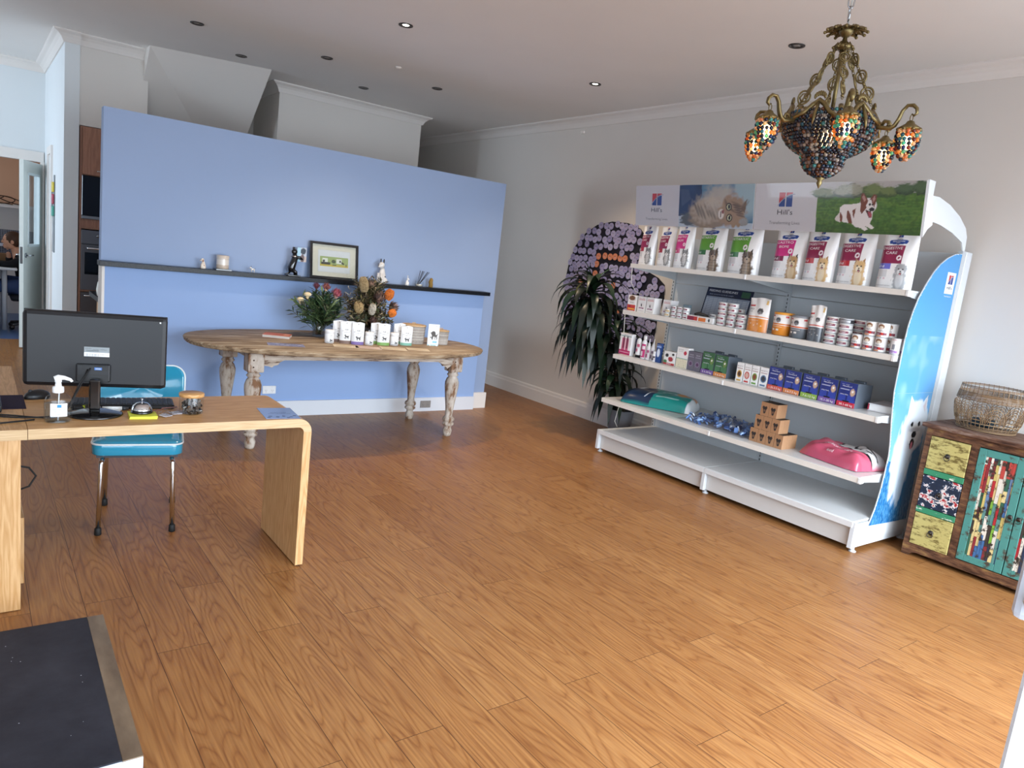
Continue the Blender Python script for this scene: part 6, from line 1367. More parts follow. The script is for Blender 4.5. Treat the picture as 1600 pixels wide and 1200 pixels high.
for k in range(6):
    a = TH0+k*PI/3; d = Vector((math.cos(a), math.sin(a), 0)); s_ = Vector((-d.y, d.x, 0))
    m = MB(); p0 = Vector((0, 0, 2.472))+d*.030; p1 = Vector((0, 0, 2.262))+d*.138; q = p1-p0
    for i in range(3): medallion(m, p0+q*(.20+.30*i), -q.normalized(), (s_*math.cos(.9*(k % 3)+i*.5)+s_.cross(q.normalized())*math.sin(.9*(k % 3)+i*.5)), 1.35+.12*i)
    for i in range(3): link_chain(m, p0+q*(.02+.30*i), p0+q*(.13+.30*i), .0014, .004, BR, .012)
    link_chain(m, p0+q*.9, p1, .0014, .004, BR, .012); m.build('ornament_chain', 'brass', t)
    m = MB(); m.tube(arm_pts(d), [.009, .010, .010, .011, .012, .011, .010, .009, .009, .010, .009, .008, .006, .004], BR, 8, flat=.7)
    # curl and fan palmette at the rim
    m.tube([Vector((0, 0, z))+d*r for r, z in ((.186, 2.190), (.196, 2.205), (.208, 2.205), (.212, 2.194), (.204, 2.188))], .005, BR, 6)
    m.build('arm', 'brass', t)
    a2 = a+PI/6; d2 = Vector((math.cos(a2), math.sin(a2), 0)); s2 = Vector((-d2.y, d2.x, 0)); m = MB()
    m.tube([Vector((0, 0, z))+d*.0+d2*0+Vector((math.cos(b)*r, math.sin(b)*r, 0)) for b, r, z in ((a+.08, .184, 2.192), (a+.25, .165, 2.212), (a+.38, .150, 2.240), (a2, .145, 2.256), (a2+PI/6-.38, .150, 2.240), (a2+PI/6-.25, .165, 2.212), (a2+PI/6-.08, .184, 2.192))], [.007, .008, .009, .010, .009, .008, .007], BR, 8)
    for i in range(7):
        b = (i-3)*.38; m.ball(tuple(Vector((0, 0, 2.262))+d2*.146+s2*(.020*math.sin(b))+Vector((0, 0, .018*math.cos(b)))), (.005, .005, .010), BR, 6, 5)
    m.tube([Vector((0, 0, 2.25))+d2*.15, Vector((0, 0, 2.20))+d2*.176, Vector((0, 0, 2.165))+d2*.184], [.006, .007, .003], BR, 6); m.build('rim_crest', 'brass', t)
PAL = ['#12122e', '#12122e', '#1b1b40', '#2c4a6a', '#3f7f95', '#5fb0ae', '#5a2a20', '#a8683c', '#b89c90', '#d8cabd', '#8a7a7c', '#202a3a', '#2a2430', '#6a5a5c', '#25304e']
GL_ = ['#e9a552', '#f0b868', '#e08a3c', '#f2cf96', '#e9c7a8', '#58b0a8', '#7fc4a4', '#1b1b48', '#2a3a7a', '#e0a070', '#f0d8b8', '#8a2c14']
def bead_shell(m, prof, br, pal, jit=.0015):
    """rows of beads following a profile of (r, z)"""
    L = [0]
    for (r0, z0), (r1, z1) in zip(prof, prof[1:]): L.append(L[-1]+math.hypot(r1-r0, z1-z0))
    n = int(L[-1]/(br*1.72)); cnt = 0
    for j in range(n+1):
        s_ = L[-1]*j/n; i = max(q for q in range(len(L)) if L[q] <= s_+1e-9); i = min(i, len(L)-2); f = (s_-L[i])/(L[i+1]-L[i]); r = prof[i][0]*(1-f)+prof[i+1][0]*f; z = prof[i][1]*(1-f)+prof[i+1][1]*f
        c = max(1, int(2*PI*r/(br*1.95)))
        for q in range(c):
            a = 2*PI*(q+.5*(j % 2))/c; rr = r+random.uniform(-jit, jit); m.ball((rr*math.cos(a), rr*math.sin(a), z), br, random.choice(pal), 8, 6); cnt += 1
    return cnt
m = MB(); bead_shell(m, [(q[0]*.9, q[1]) for q in [(.172, 2.222), (.182, 2.20), (.184, 2.175), (.178, 2.15), (.158, 2.125), (.125, 2.102), (.092, 2.088), (.082, 2.076), (.080, 2.058), (.070, 2.036), (.048, 2.018), (.022, 2.008)]], .0078, PAL); m.build('bead_bowl', 'beads', t)
m = MB(); m.lathe([(.016, 2.008), (.018, 2.000), (.008, 1.992), (.011, 1.982), (.006, 1.972), (.001, 1.962)], col=BR, n=16, cap=(True, False)); m.build('finial', 'brass', t)
m = MB(); m.lathe([(.001, 2.18), (.014, 2.175), (.024, 2.155), (.026, 2.135), (.018, 2.115), (.001, 2.108)], n=16, cap=(False, False)); bb = m.build('bulb', 'downlight_on', t); bb.data.materials[0] = emit('dim_bulb', '#ffd9a0', 6)
def cluster(a, r=.281, zt=2.216):
    c = Vector((math.cos(a)*r, math.sin(a)*r, 0)); q = bpy.data.objects.new('bead_shade', None)
    COL.objects.link(q); q.parent = t; q.location = c
    m = MB(); link_chain(m, (0, 0, zt+.008), (0, 0, zt-.012), .0018, .005, BR, .014); m.lathe([(.004, zt-.010), (.012, zt-.014), (.016, zt-.022), (.034, zt-.034), (.040, zt-.042), (.036, zt-.042), (.001, zt-.030)], col=BR, n=20, cap=(False, False))
    for k in range(8): b = 2*PI*k/8; m.ball((.038*math.cos(b), .038*math.sin(b), zt-.044), (.007, .007, .007), BR, 6, 5)
    m.build('shade_cap', 'brass', q)
    m = MB(); bead_shell(m, [(.036, zt-.052), (.0385, zt-.070), (.037, zt-.090), (.031, zt-.112), (.022, zt-.132), (.010, zt-.145)], .0078, GL_ + PAL[:6], .0008)
    m.build('beads', 'beads', q)
    m = MB(); m.lathe([(.001, zt-.062), (.010, zt-.066), (.015, zt-.085), (.012, zt-.105), (.001, zt-.114)], n=14, cap=(False, False)); m.build('bulb', 'bulb', q)
for k in range(6): cluster(TH0+k*PI/3)

# ================================================================ RECLAIMED CABINET
KX, KZ = 4.80, .838
t = thing('painted_cabinet', 'distressed reclaimed wood cabinet with yellow and navy drawers and mosaic striped doors', 'cabinet', (0, 0, 0))
CY1, CY0 = 1.965, .62
m = MB()
for y0, y1 in ((CY1-.028, CY1), (CY0, CY0+.028)): addbx(m, KX+.012, 5.235, y0, y1, .0, .835)
addbx(m, 5.215, 5.235, CY0+.03, CY1-.03, .06, .835); addbx(m, KX+.03, 5.21, CY0+.03, CY1-.03, .055, .075)
m.build('carcass', 'brown_wood', t)
FC = frame((KX, 0, 0), (0, -1, 0), (0, 0, 1))   # u = -y, w points to -x (the room)
def fb(m, y0, y1, z0, z1, w0, w1, col='#ffffff'): return addbx(m, KX-w1, KX-w0, min(y0, y1), max(y0, y1), z0, z1, col, .002)
addbx(MB(), KX-.025, 5.245, CY0-.025, CY1+.025, .836, .862, ch=.004).build('top', 'brown_top', t)
m = MB(); fb(m, CY0, CY1, .79, .836, -.03, 0); m.build('top_rail', 'brown_wood', t)
m = MB(); m.prism([(-CY1, .0), (-CY1+.045, .0), (-CY1+.06, .02), (-CY1+.09, .03), (-CY0-.09, .03), (-CY0-.06, .02), (-CY0-.045, 0), (-CY0, 0), (-CY0, .085), (-CY1, .085)], frame((KX+.03, 0, 0), (0, -1, 0), (0, 0, 1)), .03, '#ffffff'); m.build('plinth', 'brown_wood', t)
for a, b in ((1.93, CY1), (1.655, 1.70), (CY0, CY0+.035)): fb(MB(), a, b, .085, .79, -.03, 0).build('stile', 'brown_wood', t)
for z0, z1, mt in ((.580, .785, 'chip_yellow'), (.335, .535, 'chip_navy'), (.085, .290, 'chip_yellow')):
    m = MB(); fb(m, 1.703, 1.928, z0, z1, -.02, .004); d = m.build('drawer', mt, t); zc = (z0+z1)/2
    q = MB(); q.cyl((KX-.004, 1.815, zc), (KX-.010, 1.815, zc), .016, .012, '#4a4440', 16); q.ball((KX-.014, 1.815, zc), .007, '#4a4440', 8, 6); q.tube([(KX-.012, 1.815+.016*math.cos(a), zc-.012+.016*math.sin(a)) for a in [2*PI*i/16 for i in range(16)]], .0025, '#5a544e', 6, closed=True); q.build('ring_pull', 'brass', d)
for z0, z1 in ((.540, .576), (.294, .330)): m = MB(); fb(m, 1.70, 1.932, z0, z1, -.02, .002); m.build('divider_rail', 'chip_green', t)
MC = ['#a8252c', '#3f6a9c', '#d8c48a', '#2f5f4c', '#e4ddd0', '#7aa83a', '#24324c', '#c7b36a', '#5a8a84', '#8a2a30', '#6a84a8', '#3a3430', '#d9d2c4', '#b5433a']
random.seed(14)
def cab_door(ya, yb, hinge_left, kn):
    m = MB(); w = .042
    fb(m, ya, ya-w, .09, .785, -.02, .004); fb(m, yb+w, yb, .09, .785, -.02, .004); fb(m, ya-w, yb+w, .743, .785, -.02, .004); fb(m, ya-w, yb+w, .09, .132, -.02, .004)
    d = m.build('door', 'chip_teal', t)
    m = MB(); y = ya-w; 
    while y > yb+w+.002:
        sw = random.uniform(.013, .021); y2 = max(y-sw, yb+w); z = .132
        while z < .742:
            hh = random.uniform(.06, .16); z2 = min(z+hh, .743); addbx(m, KX-random.uniform(-.002, .003), KX+.018, y2+.0008, y-.0008, z+.0008, z2-.0008, random.choice(MC)); z = z2
        y = y2
    m.build('mosaic_panel', 'chip_multi', d)
    q = MB(); q.cyl((KX-.004, kn, .433), (KX-.010, kn, .433), .014, .011, '#4a4440', 14); q.tube([(KX-.012, kn+.014*math.cos(a), .422+.014*math.sin(a)) for a in [2*PI*i/14 for i in range(14)]], .0022, '#5a544e', 6, closed=True); q.build('ring_pull', 'brass', d)
cab_door(1.653, 1.405, True, 1.425); cab_door(1.400, 1.152, False, 1.38); cab_door(1.147, .90, True, .92); cab_door(.895, .658, False, .875)
# rattan basket
t = thing('rattan_basket', 'round open-weave rattan basket standing on the painted cabinet', 'basket', (5.045, 1.735, .863))
rb = lambda z: .158+.034*math.sin(min(1, z/.20)*PI*.62) - .020*max(0, (z-.12)/.10)
m = MB(); col = ['#86694a', '#735940', '#967a58']; random.seed(3)
for k in range(44):
    a = 2*PI*k/44; m.tube([((rb(z)-.012*(z < .01))*math.cos(a), (rb(z)-.012*(z < .01))*math.sin(a), z) for z in (.004, .02, .05, .08, .11, .135)], .0019, random.choice(col), 5)
m.build('upright_canes', 'wicker', t)
m = MB()
for z in (.004, .010, .022, .040, .058, .150, .156, .162, .168, .174, .180, .186, .212, .218): m.tube([(rb(z)*math.cos(a), rb(z)*math.sin(a), z) for a in [2*PI*i/48 for i in range(48)]], .0022, random.choice(col), 5, closed=True)
m.build('woven_bands', 'wicker', t)
m = MB()
for k in range(12):
    a0 = 2*PI*k/12
    for q in range(5):
        hw = (.20+.055*q)*.9; top = .085+.013*q
        m.tube([(((rb(z)+.003)*math.cos(a0+hw*s_)), ((rb(z)+.003)*math.sin(a0+hw*s_)), z) for s_, z in [(math.sin(b), .03+(top-.03+.012*0)*math.cos(b)) for b in [(-1.35+2.7*i/10) for i in range(11)]]], .0018, random.choice(col), 5)
m.build('arched_weave', 'wicker', t)
m = MB()
for k in range(40): a = 2*PI*k/40; m.tube([(rb(.18)*math.cos(a), rb(.18)*math.sin(a), .148), (rb(.22)*math.cos(a+.04), rb(.22)*math.sin(a+.04), .222)], .0018, random.choice(col), 5)
m.build('rim_canes', 'wicker', t)
t.scale = (1, 1, 1.22)
MB().lathe([(.001, .001), (.15, .001), (.15, .005), (.001, .006)], col='#6f573e', n=30, cap=(False, False)).build('base', 'wicker', t)
m = MB(); m.box((.02, .03, .03), (.10, .12, .045), '#26323a', .01); solo(m, 'folded_cloth', 'cloth', 'dark bundle lying inside the rattan basket', 'cloth', (5.045, 1.735, .870))

# ================================================================ THINGS ON THE OVAL TABLE
def pouch(w, h, d, foot, animal, seedn):
    im = Img(w, h, 36, 54, '#e9eaeb'); im.rect(0, 0, w, h*.15, foot); im.rect(0, h*.80, w, h*.805, '#c9cccf'); im.ell(w/2, h*.92, w*.035, w*.035, '#3a3c40')
    im.poly(sil(animal, w*.5, h*.20, w*.42), '#3a3634')
    for k in range(4): im.rect(w*(.14 if k < 2 else .70), h*(.58-.05*(k % 2)), w*(.26 if k < 2 else .86), h*(.59-.05*(k % 2)), '#9a9ca0')
    m, wp = bag_solid(w, h, d, im, e=3, back='#dfe0e2'); m.text('PUR', 0, h*.60, w*.26, None, .0016, '#3a3c40', warp=wp); m.text('CALMING CARE', 0, h*.50, w*.50, None, .0016, '#5a5c60', warp=wp)
    return m
TT = TZ+.0005
for k, (x, y, foot, an, lab) in enumerate(((2.395, 5.36, '#7a6258', DOGS, 'white pouch with a brown foot and dog outline, leftmost of the front pouches'), (2.47, 5.29, '#7c68a4', CATS, 'white pouch with a purple foot and cat outline on the oval table'),
                                          (2.70, 5.31, '#7ea85c', DOGS, 'white pouch with a green foot and dog outline on the oval table'), (2.925, 5.34, '#7fb8a4', CATS, 'white pouch with a mint foot and cat outline, rightmost of the front pouches'))):
    if k == 1: x, y = 2.475, 5.315
    solo(pouch(.10, .175 if k < 3 else .16, .045, foot, an, k), 'supplement_pouch', 'paper', lab, 'pouch', (x, y, TT), rad(-12), 'front pouches on the oval table')
    solo(pouch(.10, .172, .045, foot, an, k), 'supplement_pouch', 'paper', lab.replace('white pouch', 'second pouch behind the one').replace(', leftmost of the front pouches', '').replace(', rightmost of the front pouches', '').replace(' on the oval table', ''), 'pouch', (x-.030, y+.075, TT), rad(-12), 'pouches standing behind the front ones')
def tub():
    m = MB(); m.lathe([(.001, 0), (.033, 0), (.036, .004), (.036, .072), (.033, .076), (.0365, .078), (.0365, .100), (.034, .104), (.001, .105)], col='#eeeeee', n=30, cap=(False, False))
    wp = lambda a, b, o: Vector(((.0362+o)*math.sin(a/.036), -(.0362+o)*math.cos(a/.036), b))
    m.add([wp(a+.004, b, .001) for a, b in sil(DOGS, .008, .012, .026)], [tuple(range(len(DOGS)-1))], '#3c3836'); m.text('PUR', .012, .058, .014, None, .001, '#44464a', warp=wp); m.text('joint care', .012, .050, .026, None, .001, '#6a6c70', warp=wp)
    m.ring_surf([[wp(a/100, z, .0008) for a in range(-3, 4)] for z in (.006, .0085)], '#2a2c2e', (False, False), closed=False); return m
tb = solo(tub(), 'supplement_tub', 'plastic', 'small white tub with a dog outline, leftmost of the three tubs', 'tub', (2.262, 5.37, TT), rad(-20), 'white tubs on the oval table')
copy_tree(tb, (2.575, 5.315, TT), label='small white tub with a dog outline, middle of the three tubs'); copy_tree(tb, (2.805, 5.325, TT), label='small white tub with a dog outline, rightmost of the three tubs')
for k, (x, y, r, w, d, lab) in enumerate(((2.33, 5.20, -18, .19, .13, 'pale leaflet lying in front of the brown-foot pouch'), (2.50, 5.16, -20, .20, .13, 'pale leaflet lying in front of the purple-foot pouch'), (2.70, 5.13, -20, .21, .14, 'pale leaflet lying in front of the green-foot pouch'), (2.92, 5.12, -20, .18, .12, 'pale leaflet lying in front of the mint-foot pouch'))):
    m = MB(); m.box((0, 0, .0008), (w, d, .0014), '#dcc7a4' if k != 1 else '#dcbfae'); fz = frame((0, 0, .0016), (1, 0, 0), (0, 1, 0)); m.rect(-w*.4, -d*.3, w*.1, -d*.26, fz, .0003, '#a8906c'); m.rect(-w*.4, d*.1, w*.35, d*.14, fz, .0003, '#a8906c'); m.rect(-w*.4, -.01, w*.2, -.006, fz, .0003, '#a8906c')
    solo(m, 'leaflet', 'paper', lab, 'leaflet', (x, y, TT), rad(r), 'leaflets in front of the pouches')
def rope_basket(r, h, loc, lab):
    t = thing('rope_basket', lab, 'basket', loc, 0, 'lidded rope baskets'); n = int(h/.0115)
    m = MB()
    for k in range(n): m.tube([(r*(.92+.08*k/n)*math.cos(a), r*(.92+.08*k/n)*math.sin(a), .006+k*.0115) for a in [2*PI*i/36 for i in range(36)]], .0066, random.choice(['#b9b2aa', '#a9a199', '#c4beb6']), 6, closed=True)
    m.lathe([(.001, .001), (r*.92, .001), (r*.92, .004), (.001, .004)], col='#8f8880', n=24, cap=(False, False)); m.build('coiled_body', 'wicker', t)
    m = MB(); z = n*.0115+.006
    for k in range(int(r/.011)): q = r*1.04-k*.011; m.tube([(q*math.cos(a), q*math.sin(a), z+.004*(k < 2)*0+.0006*k) for a in [2*PI*i/32 for i in range(32)]], .006, random.choice(['#c9ab86', '#b79870']), 6, closed=True)
    m.tube([(-.02, 0, z+.005), (-.012, 0, z+.02), (.012, 0, z+.02), (.02, 0, z+.005)], .004, '#c4a680', 6); m.build('lid', 'wicker', t)
rope_basket(.098, .150, (3.075, 5.50, TT), 'larger lidded grey rope basket on the oval table'); rope_basket(.066, .118, (3.335, 5.47, TT), 'smaller lidded grey rope basket at the right end of the oval table')
m = MB(); im = Img(.098, .185, 40, 70, '#f2f4f6'); im.poly(sil(DOGS, .052, .052, .075), '#5a5450'); im.ell(.048, .105, .018, .020, '#4a4440', .2); im.rect(.045, .022, .085, .042, '#8cc4d4'); im.rect(.0, .0, .098, .012, '#b9e0ea')
m.box((0, .0, .0925), (.098, .004, .185), '#eef0f2'); m.grid(lambda u, v: Vector(((u-.5)*.096, -.0026, v*.184)), im.a, sm=False); m.text('pure', .022, .168, .022, front(.003), .0004, '#6a6e72')
for sx in (-.03, .03): m.box((sx, -.008, .004), (.012, .03, .008), '#e8f0f4', .002)
solo(m, 'display_card', 'paper', 'white standing card with a grey dog picture, between the two rope baskets', 'card', (3.195, 5.36, TT), rad(-14))
m = MB(); m.box((0, 0, .010), (.20, .145, .020), '#c9c2ba', .001); m.box((0, 0, .021), (.202, .147, .002), '#c46a48'); m.box((0, 0, .0005), (.202, .147, .001), '#c46a48'); fz = frame((0, 0, .0222), (1, 0, 0), (0, 1, 0)); m.text('HOUND', -.02, .0, .12, fz, .0005, '#6a3424'); m.rect(.05, -.05, .09, .05, fz, .0004, '#d99070')
solo(m, 'book', 'paper', 'book with an orange cover lying on the left half of the oval table', 'book', (1.93, 5.60, TT), rad(-28))
m = MB(); im = Img(.26, .13, 60, 30, '#8f92b0'); im.blend((im.noise(.02, .02, 4) > .55)*.7, '#b4b4cc'); im.blend((im.noise(.014, .014, 9) > .66)*.8, '#6a6a90'); m.grid(lambda u, v: Vector(((u-.5)*.26, (v-.5)*.13, .0015)), im.a, sm=False); m.box((0, 0, .0005), (.26, .13, .001), '#8f92b0')
solo(m, 'patterned_card', 'paper', 'lilac patterned sheet lying near the front edge of the oval table', 'card', (1.86, 5.20, TT), rad(-14))
# vases and bouquets
def vase(r0, r1, h, loc, lab, mat, col='#ffffff', water=True):
    t = thing('flower_vase', lab, 'vase', loc)
    MB().lathe([(.001, .002), (r0, .002), (r0+.003, .01), (r1, h), (r1-.004, h), (r0-.003, .012), (.001, .012)], col=col, n=32, cap=(False, False)).build('vase_body', mat, t)
    if water: MB().lathe([(.001, .012), (r0-.004, .013), (r0+(r1-r0)*.55-.005, h*.55), (.001, h*.55)], n=28, cap=(False, False)).build('water', 'gel', t)
    return t
def sprig(m, p0, p1, col, leaf, n=9, L=.05, w=.012, bend=.03, stem=.002):
    p0, p1 = Vector(p0), Vector(p1); d = p1-p0; side = d.cross(Vector((0, 0, 1))); side = side.normalized() if side.length > 1e-4 else Vector((1, 0, 0))
    pts = [p0+d*(i/6)+Vector((0, 0, bend*math.sin(PI*i/6))) for i in range(7)]; m.tube(pts, stem, col, 5)
    for i in range(n):
        f = .35+.65*i/n; q = pts[min(5, int(f*6))].lerp(pts[min(6, int(f*6)+1)], f*6-int(f*6)); a = random.uniform(0, 6.28); v = (d.normalized()*.6+side*math.cos(a)+side.cross(d.normalized())*math.sin(a)).normalized(); s2 = v.cross(d).normalized()
        c = random.choice(leaf); e = q+v*L*random.uniform(.7, 1.2); mid = q.lerp(e, .5)+Vector((0, 0, .004))
        m.add([q, mid-s2*w/2, e, mid+s2*w/2], [(0, 1, 2, 3)], c)
def protea(m, c, ax, s_, cols, n=22):
    c, ax = Vector(c), Vector(ax).normalized(); o = ax.orthogonal().normalized(); b = ax.cross(o); m.ball(tuple(c+ax*s_*.3), (s_*.30, s_*.30, s_*.45), cols[0], 10, 7)
    for k in range(n):
        a = k*2.399; t_ = k/n; R = (o*math.cos(a)+b*math.sin(a)); base = c+R*s_*.12; tip = c+ax*s_*(1.15-.45*t_)+R*s_*(.28+.42*t_); mid = base.lerp(tip, .5)+R*s_*.18; s2 = ax.cross(R)*s_*.14
        m.add([base, mid-s2, tip, mid+s2], [(0, 1, 2, 3)], random.choice(cols[1:]))
def banksia(m, c, ax, r, h, col, col2):
    c, ax = Vector(c), Vector(ax).normalized(); q = ax.to_track_quat('Z', 'Y').to_matrix(); N = 15
    for j in range(N):
        z = h*j/(N-1); rr = r*math.sin(PI*(.12+.80*j/(N-1)))**.45
        k = max(4, int(2*PI*rr/.010))
        for i in range(k):
            a = 2*PI*(i+.5*(j % 2))/k; p = c+q @ Vector((rr*math.cos(a), rr*math.sin(a), z)); m.ball(tuple(p), (.0062, .0062, .0062), col if random.random() < .7 else col2, 5, 4)
    m.ball(tuple(c+ax*h*.5), (r*.9, r*.9, h*.5), col2, 10, 8, rot=ax.to_track_quat('Z', 'Y').to_euler())
random.seed(31)
v1 = Vector((2.31, 5.72, TT)); vase(.048, .060, .20, v1, 'clear glass vase of green leaves, left vase on the oval table', 'glass')
t = thing('protea_bouquet', 'smaller bouquet of long green leaves, pink protea and cream flowers in the glass vase', 'bouquet', v1)
GR = ['#3a5434', '#2c4630', '#4c6440', '#22382a', '#667a50', '#4a4a38']
m = MB()
for k in range(64): a = random.uniform(0, 6.28); R = random.uniform(.02, .23); sprig(m, (random.uniform(-.015, .015), random.uniform(-.015, .015), .02), (R*math.cos(a)-.02, R*math.sin(a)*.7, random.uniform(.28, .42)-R*.4), '#4a5a30', GR, 16, .085, .020, .0)
m.build('foliage', 'leaf', t)
m = MB()
for k in range(10): a = k*.63; m.tube([(.02*math.cos(a), .02*math.sin(a), .015), (.015*math.cos(a+2), .015*math.sin(a+2), .20)], .004, random.choice(['#5a4630', '#4a5230', '#6a4a34']), 6)
m.build('stems', 'dry', t)
for c, s_, cols, lab in (((.10, -.05, .335), .075, ['#c9a090', '#9c4a58', '#b8606a', '#7a3440'], 'pink protea'), ((.03, -.02, .385), .06, ['#d8b090', '#8a4a44', '#a05a50', '#6a3434'], 'dusky protea'), ((.135, .02, .35), .05, ['#9c4a58', '#7a3440', '#8a3c48'], None), ((-.03, .03, .39), .05, ['#7a3440', '#5a2a34', '#6a303c'], None)):
    m = MB(); protea(m, c, (c[0]*1.5, c[1]-.05, .5), s_, cols); o = m.build('protea', 'dry', t); 
    if lab: o['label'] = lab
for c in ((-.135, -.06, .345), (-.18, -.03, .300)):
    m = MB(); m.ball(c, (.030, .030, .018), '#e6d2a8', 12, 8); m.ball((c[0], c[1], c[2]-.02), (.012, .012, .02), '#ddc59a', 8, 6); m.tube([(0, 0, .18), (c[0]*.6, c[1]*.6, .26), (c[0], c[1], c[2]-.03)], .003, '#5a6a3a', 6); m.build('cream_flower', 'dry', t)
v2 = Vector((2.735, 5.70, TT)); vase(.055, .065, .17, v2, 'dark glass vase holding the larger dried bouquet on the oval table', 'gloss', '#2a1c18', False)
t = thing('banksia_bouquet', 'larger dried bouquet with orange and tan banksias in the dark vase', 'bouquet', v2)
m = MB(); DG = ['#4c5438', '#5f5a3a', '#3f4630', '#6a6446', '#5a4a3a', '#8a7c5c', '#343c2a', '#4a3a30']
for k in range(210): a = random.uniform(0, 6.28); R = random.uniform(.02, .23)*1.0; z = random.uniform(.14, .52) ; R *= 1.0 if z < .36 else .62; sprig(m, (0, 0, .10), (R*math.cos(a), R*math.sin(a)*.75, z), '#5a4a34', DG, 20, .055, .015, .01)
m.build('dried_foliage', 'leaf', t)
m = MB()
for k in range(110): a = random.uniform(0, 6.28); R = random.uniform(.10, .21); z = random.uniform(.15, .44); c = Vector((R*math.cos(a), R*math.sin(a)*.75, z)); m.tube([c, c+Vector((random.uniform(-.03, .03), random.uniform(-.03, .03), random.uniform(-.01, .035)))], .0018, random.choice(['#c9bb98', '#a89878', '#d8ccb0']), 4)
m.build('pale_twigs', 'dry', t, kind='stuff')
for c, ax, r, h, c1, c2, lab in (((-.075, -.05, .405), (-.25, -.1, 1), .036, .115, '#a08c68', '#8a7654', 'tall tan banksia'), ((-.13, -.10, .235), (-.4, -.35, 1), .036, .085, '#ad9468', '#8c7450', 'tan banksia'), ((-.035, -.13, .225), (0, -.3, 1), .028, .085, '#bcb4a4', '#9a9284', 'pale grey banksia'),
                                 ((.12, -.08, .355), (.45, -.2, 1), .036, .085, '#c8702c', '#a8541e', 'orange banksia'), ((.14, -.11, .225), (.9, -.3, .5), .030, .06, '#d87a2c', '#b8601e', 'small orange banksia')):
    m = MB(); banksia(m, c, ax, r, h, c1, c2); m.build('banksia', 'dry', t, label=lab)
for c, s_, ax in (((.03, -.10, .33), .09, (.1, -.4, 1)), ((.175, -.03, .27), .085, (1, -.2, .4)), ((.0, .0, .43), .07, (0, 0, 1)), ((-.02, -.12, .15), .06, (0, -.6, .5))):
    m = MB(); protea(m, c, ax, s_, ['#6a5048', '#7a5c50', '#5a443e', '#8a6a5a', '#4a3834'], 26); m.build('dried_protea', 'dry', t)

# ================================================================ THINGS ON THE LEDGE
LZ = 1.2225
def quad_fig(name, lab, x, s_, coat, patch, ear, seat=False, y=6.09, rot=0.0, cat='figurine'):
    """small standing or sitting ceramic animal facing -x side"""
    t = thing(name, lab, cat, (x, y, LZ), rot)
    m = MB()
    if not seat:
        m.ball((0, 0, .55*s_), (.34*s_, .15*s_, .17*s_), coat, 14, 10); m.ball((-.36*s_, 0, .80*s_), (.15*s_, .12*s_, .14*s_), coat, 12, 8); m.tube([(-.24*s_, 0, .62*s_), (-.34*s_, 0, .76*s_)], [.12*s_, .09*s_], coat, 10); m.ball((-.50*s_, 0, .75*s_), (.09*s_, .06*s_, .05*s_), coat, 10, 6)
        for a in (-.22, .24):
            for b in (-.08, .08): m.tube([(a*s_, b*s_, .5*s_), (a*s_, b*s_, .02*s_)], [.06*s_, .04*s_], coat, 8)
        m.tube([(.32*s_, 0, .60*s_), (.42*s_, 0, .80*s_)], [.03*s_, .015*s_], patch, 6)
    else:
        m.lathe([(.001, 0), (.22*s_, 0), (.25*s_, .12*s_), (.20*s_, .36*s_), (.13*s_, .60*s_), (.10*s_, .68*s_)], (.05*s_, 0, 0), coat, 18, sc=(1, .75)); m.ball((-.03*s_, 0, .80*s_), (.15*s_, .13*s_, .15*s_), coat, 14, 9); m.ball((-.17*s_, 0, .75*s_), (.10*s_, .07*s_, .06*s_), coat, 10, 6)
        for b in (-.08, .08): m.tube([(-.10*s_, b*s_, .45*s_), (-.15*s_, b*s_, .03*s_)], [.06*s_, .05*s_], coat, 8); m.ball((.10*s_, b*1.9*s_, .13*s_), (.16*s_, .08*s_, .13*s_), coat, 10, 7)
    m.build('body', 'ceramic', t)
    q = MB()
    hx, hz = (-.36, .80) if not seat else (-.03, .80)
    for b in (-1, 1):
        if ear == 'up': q.ball(((hx+.04)*s_, b*.08*s_, (hz+.19)*s_), (.035*s_, .035*s_, .10*s_), patch, 8, 6)
        elif ear == 'long': q.ball(((hx+.05)*s_, b*.05*s_, (hz+.28)*s_), (.035*s_, .03*s_, .20*s_), coat, 8, 6)
        else: q.ball(((hx+.02)*s_, b*.13*s_, (hz-.06)*s_), (.05*s_, .03*s_, .13*s_), patch, 8, 6)
    q.build('ears', 'ceramic', t)
    q = MB(); q.ball(((hx-(.145 if seat else .22))*s_-.08*s_*seat, 0, (hz-.02)*s_), (.022*s_, .022*s_, .02*s_), '#141212', 6, 5)
    for b in (-1, 1): q.ball(((hx-.12)*s_, b*.075*s_, (hz+.05)*s_), (.02*s_, .014*s_, .02*s_), '#141212', 6, 5)
    if patch != coat: q.ball((.08*s_, 0, (.60 if not seat else .30)*s_), (.15*s_, .152*s_ if not seat else .17*s_, .10*s_), patch, 10, 7)
    q.build('markings', 'ceramic', t)
    return t
quad_fig('dog_figurine', 'small tan and white hound figurine at the left end of the black ledge', 1.475, .085, '#e6d8c8', '#a8663c', 'flop', True)
t = thing('candle', 'frosted glass candle with a pale wrapped label on the ledge', 'candle', (1.625, 6.09, LZ)); MB().box((0, 0, .006), (.12, .10, .012), '#15161a', .001).build('coaster', 'gloss', t)
m = MB(); m.lathe([(.001, .012), (.045, .012), (.048, .016), (.048, .045), (.048, .085), (.050, .118), (.046, .118), (.044, .10), (.001, .10)], col=['#b8a898', '#b8a898', '#c8b8a8', '#ddd5cc', '#cfc4b8', '#c8bcb2', '#b8a898', '#e8dcc8'], n=32, cap=(False, False)); m.build('glass_tumbler', 'gloss', t)
quad_fig('dog_figurine', 'tiny black and white standing dog figurine right of the candle', 1.865, .050, '#e8e4de', '#2a2826', 'up')
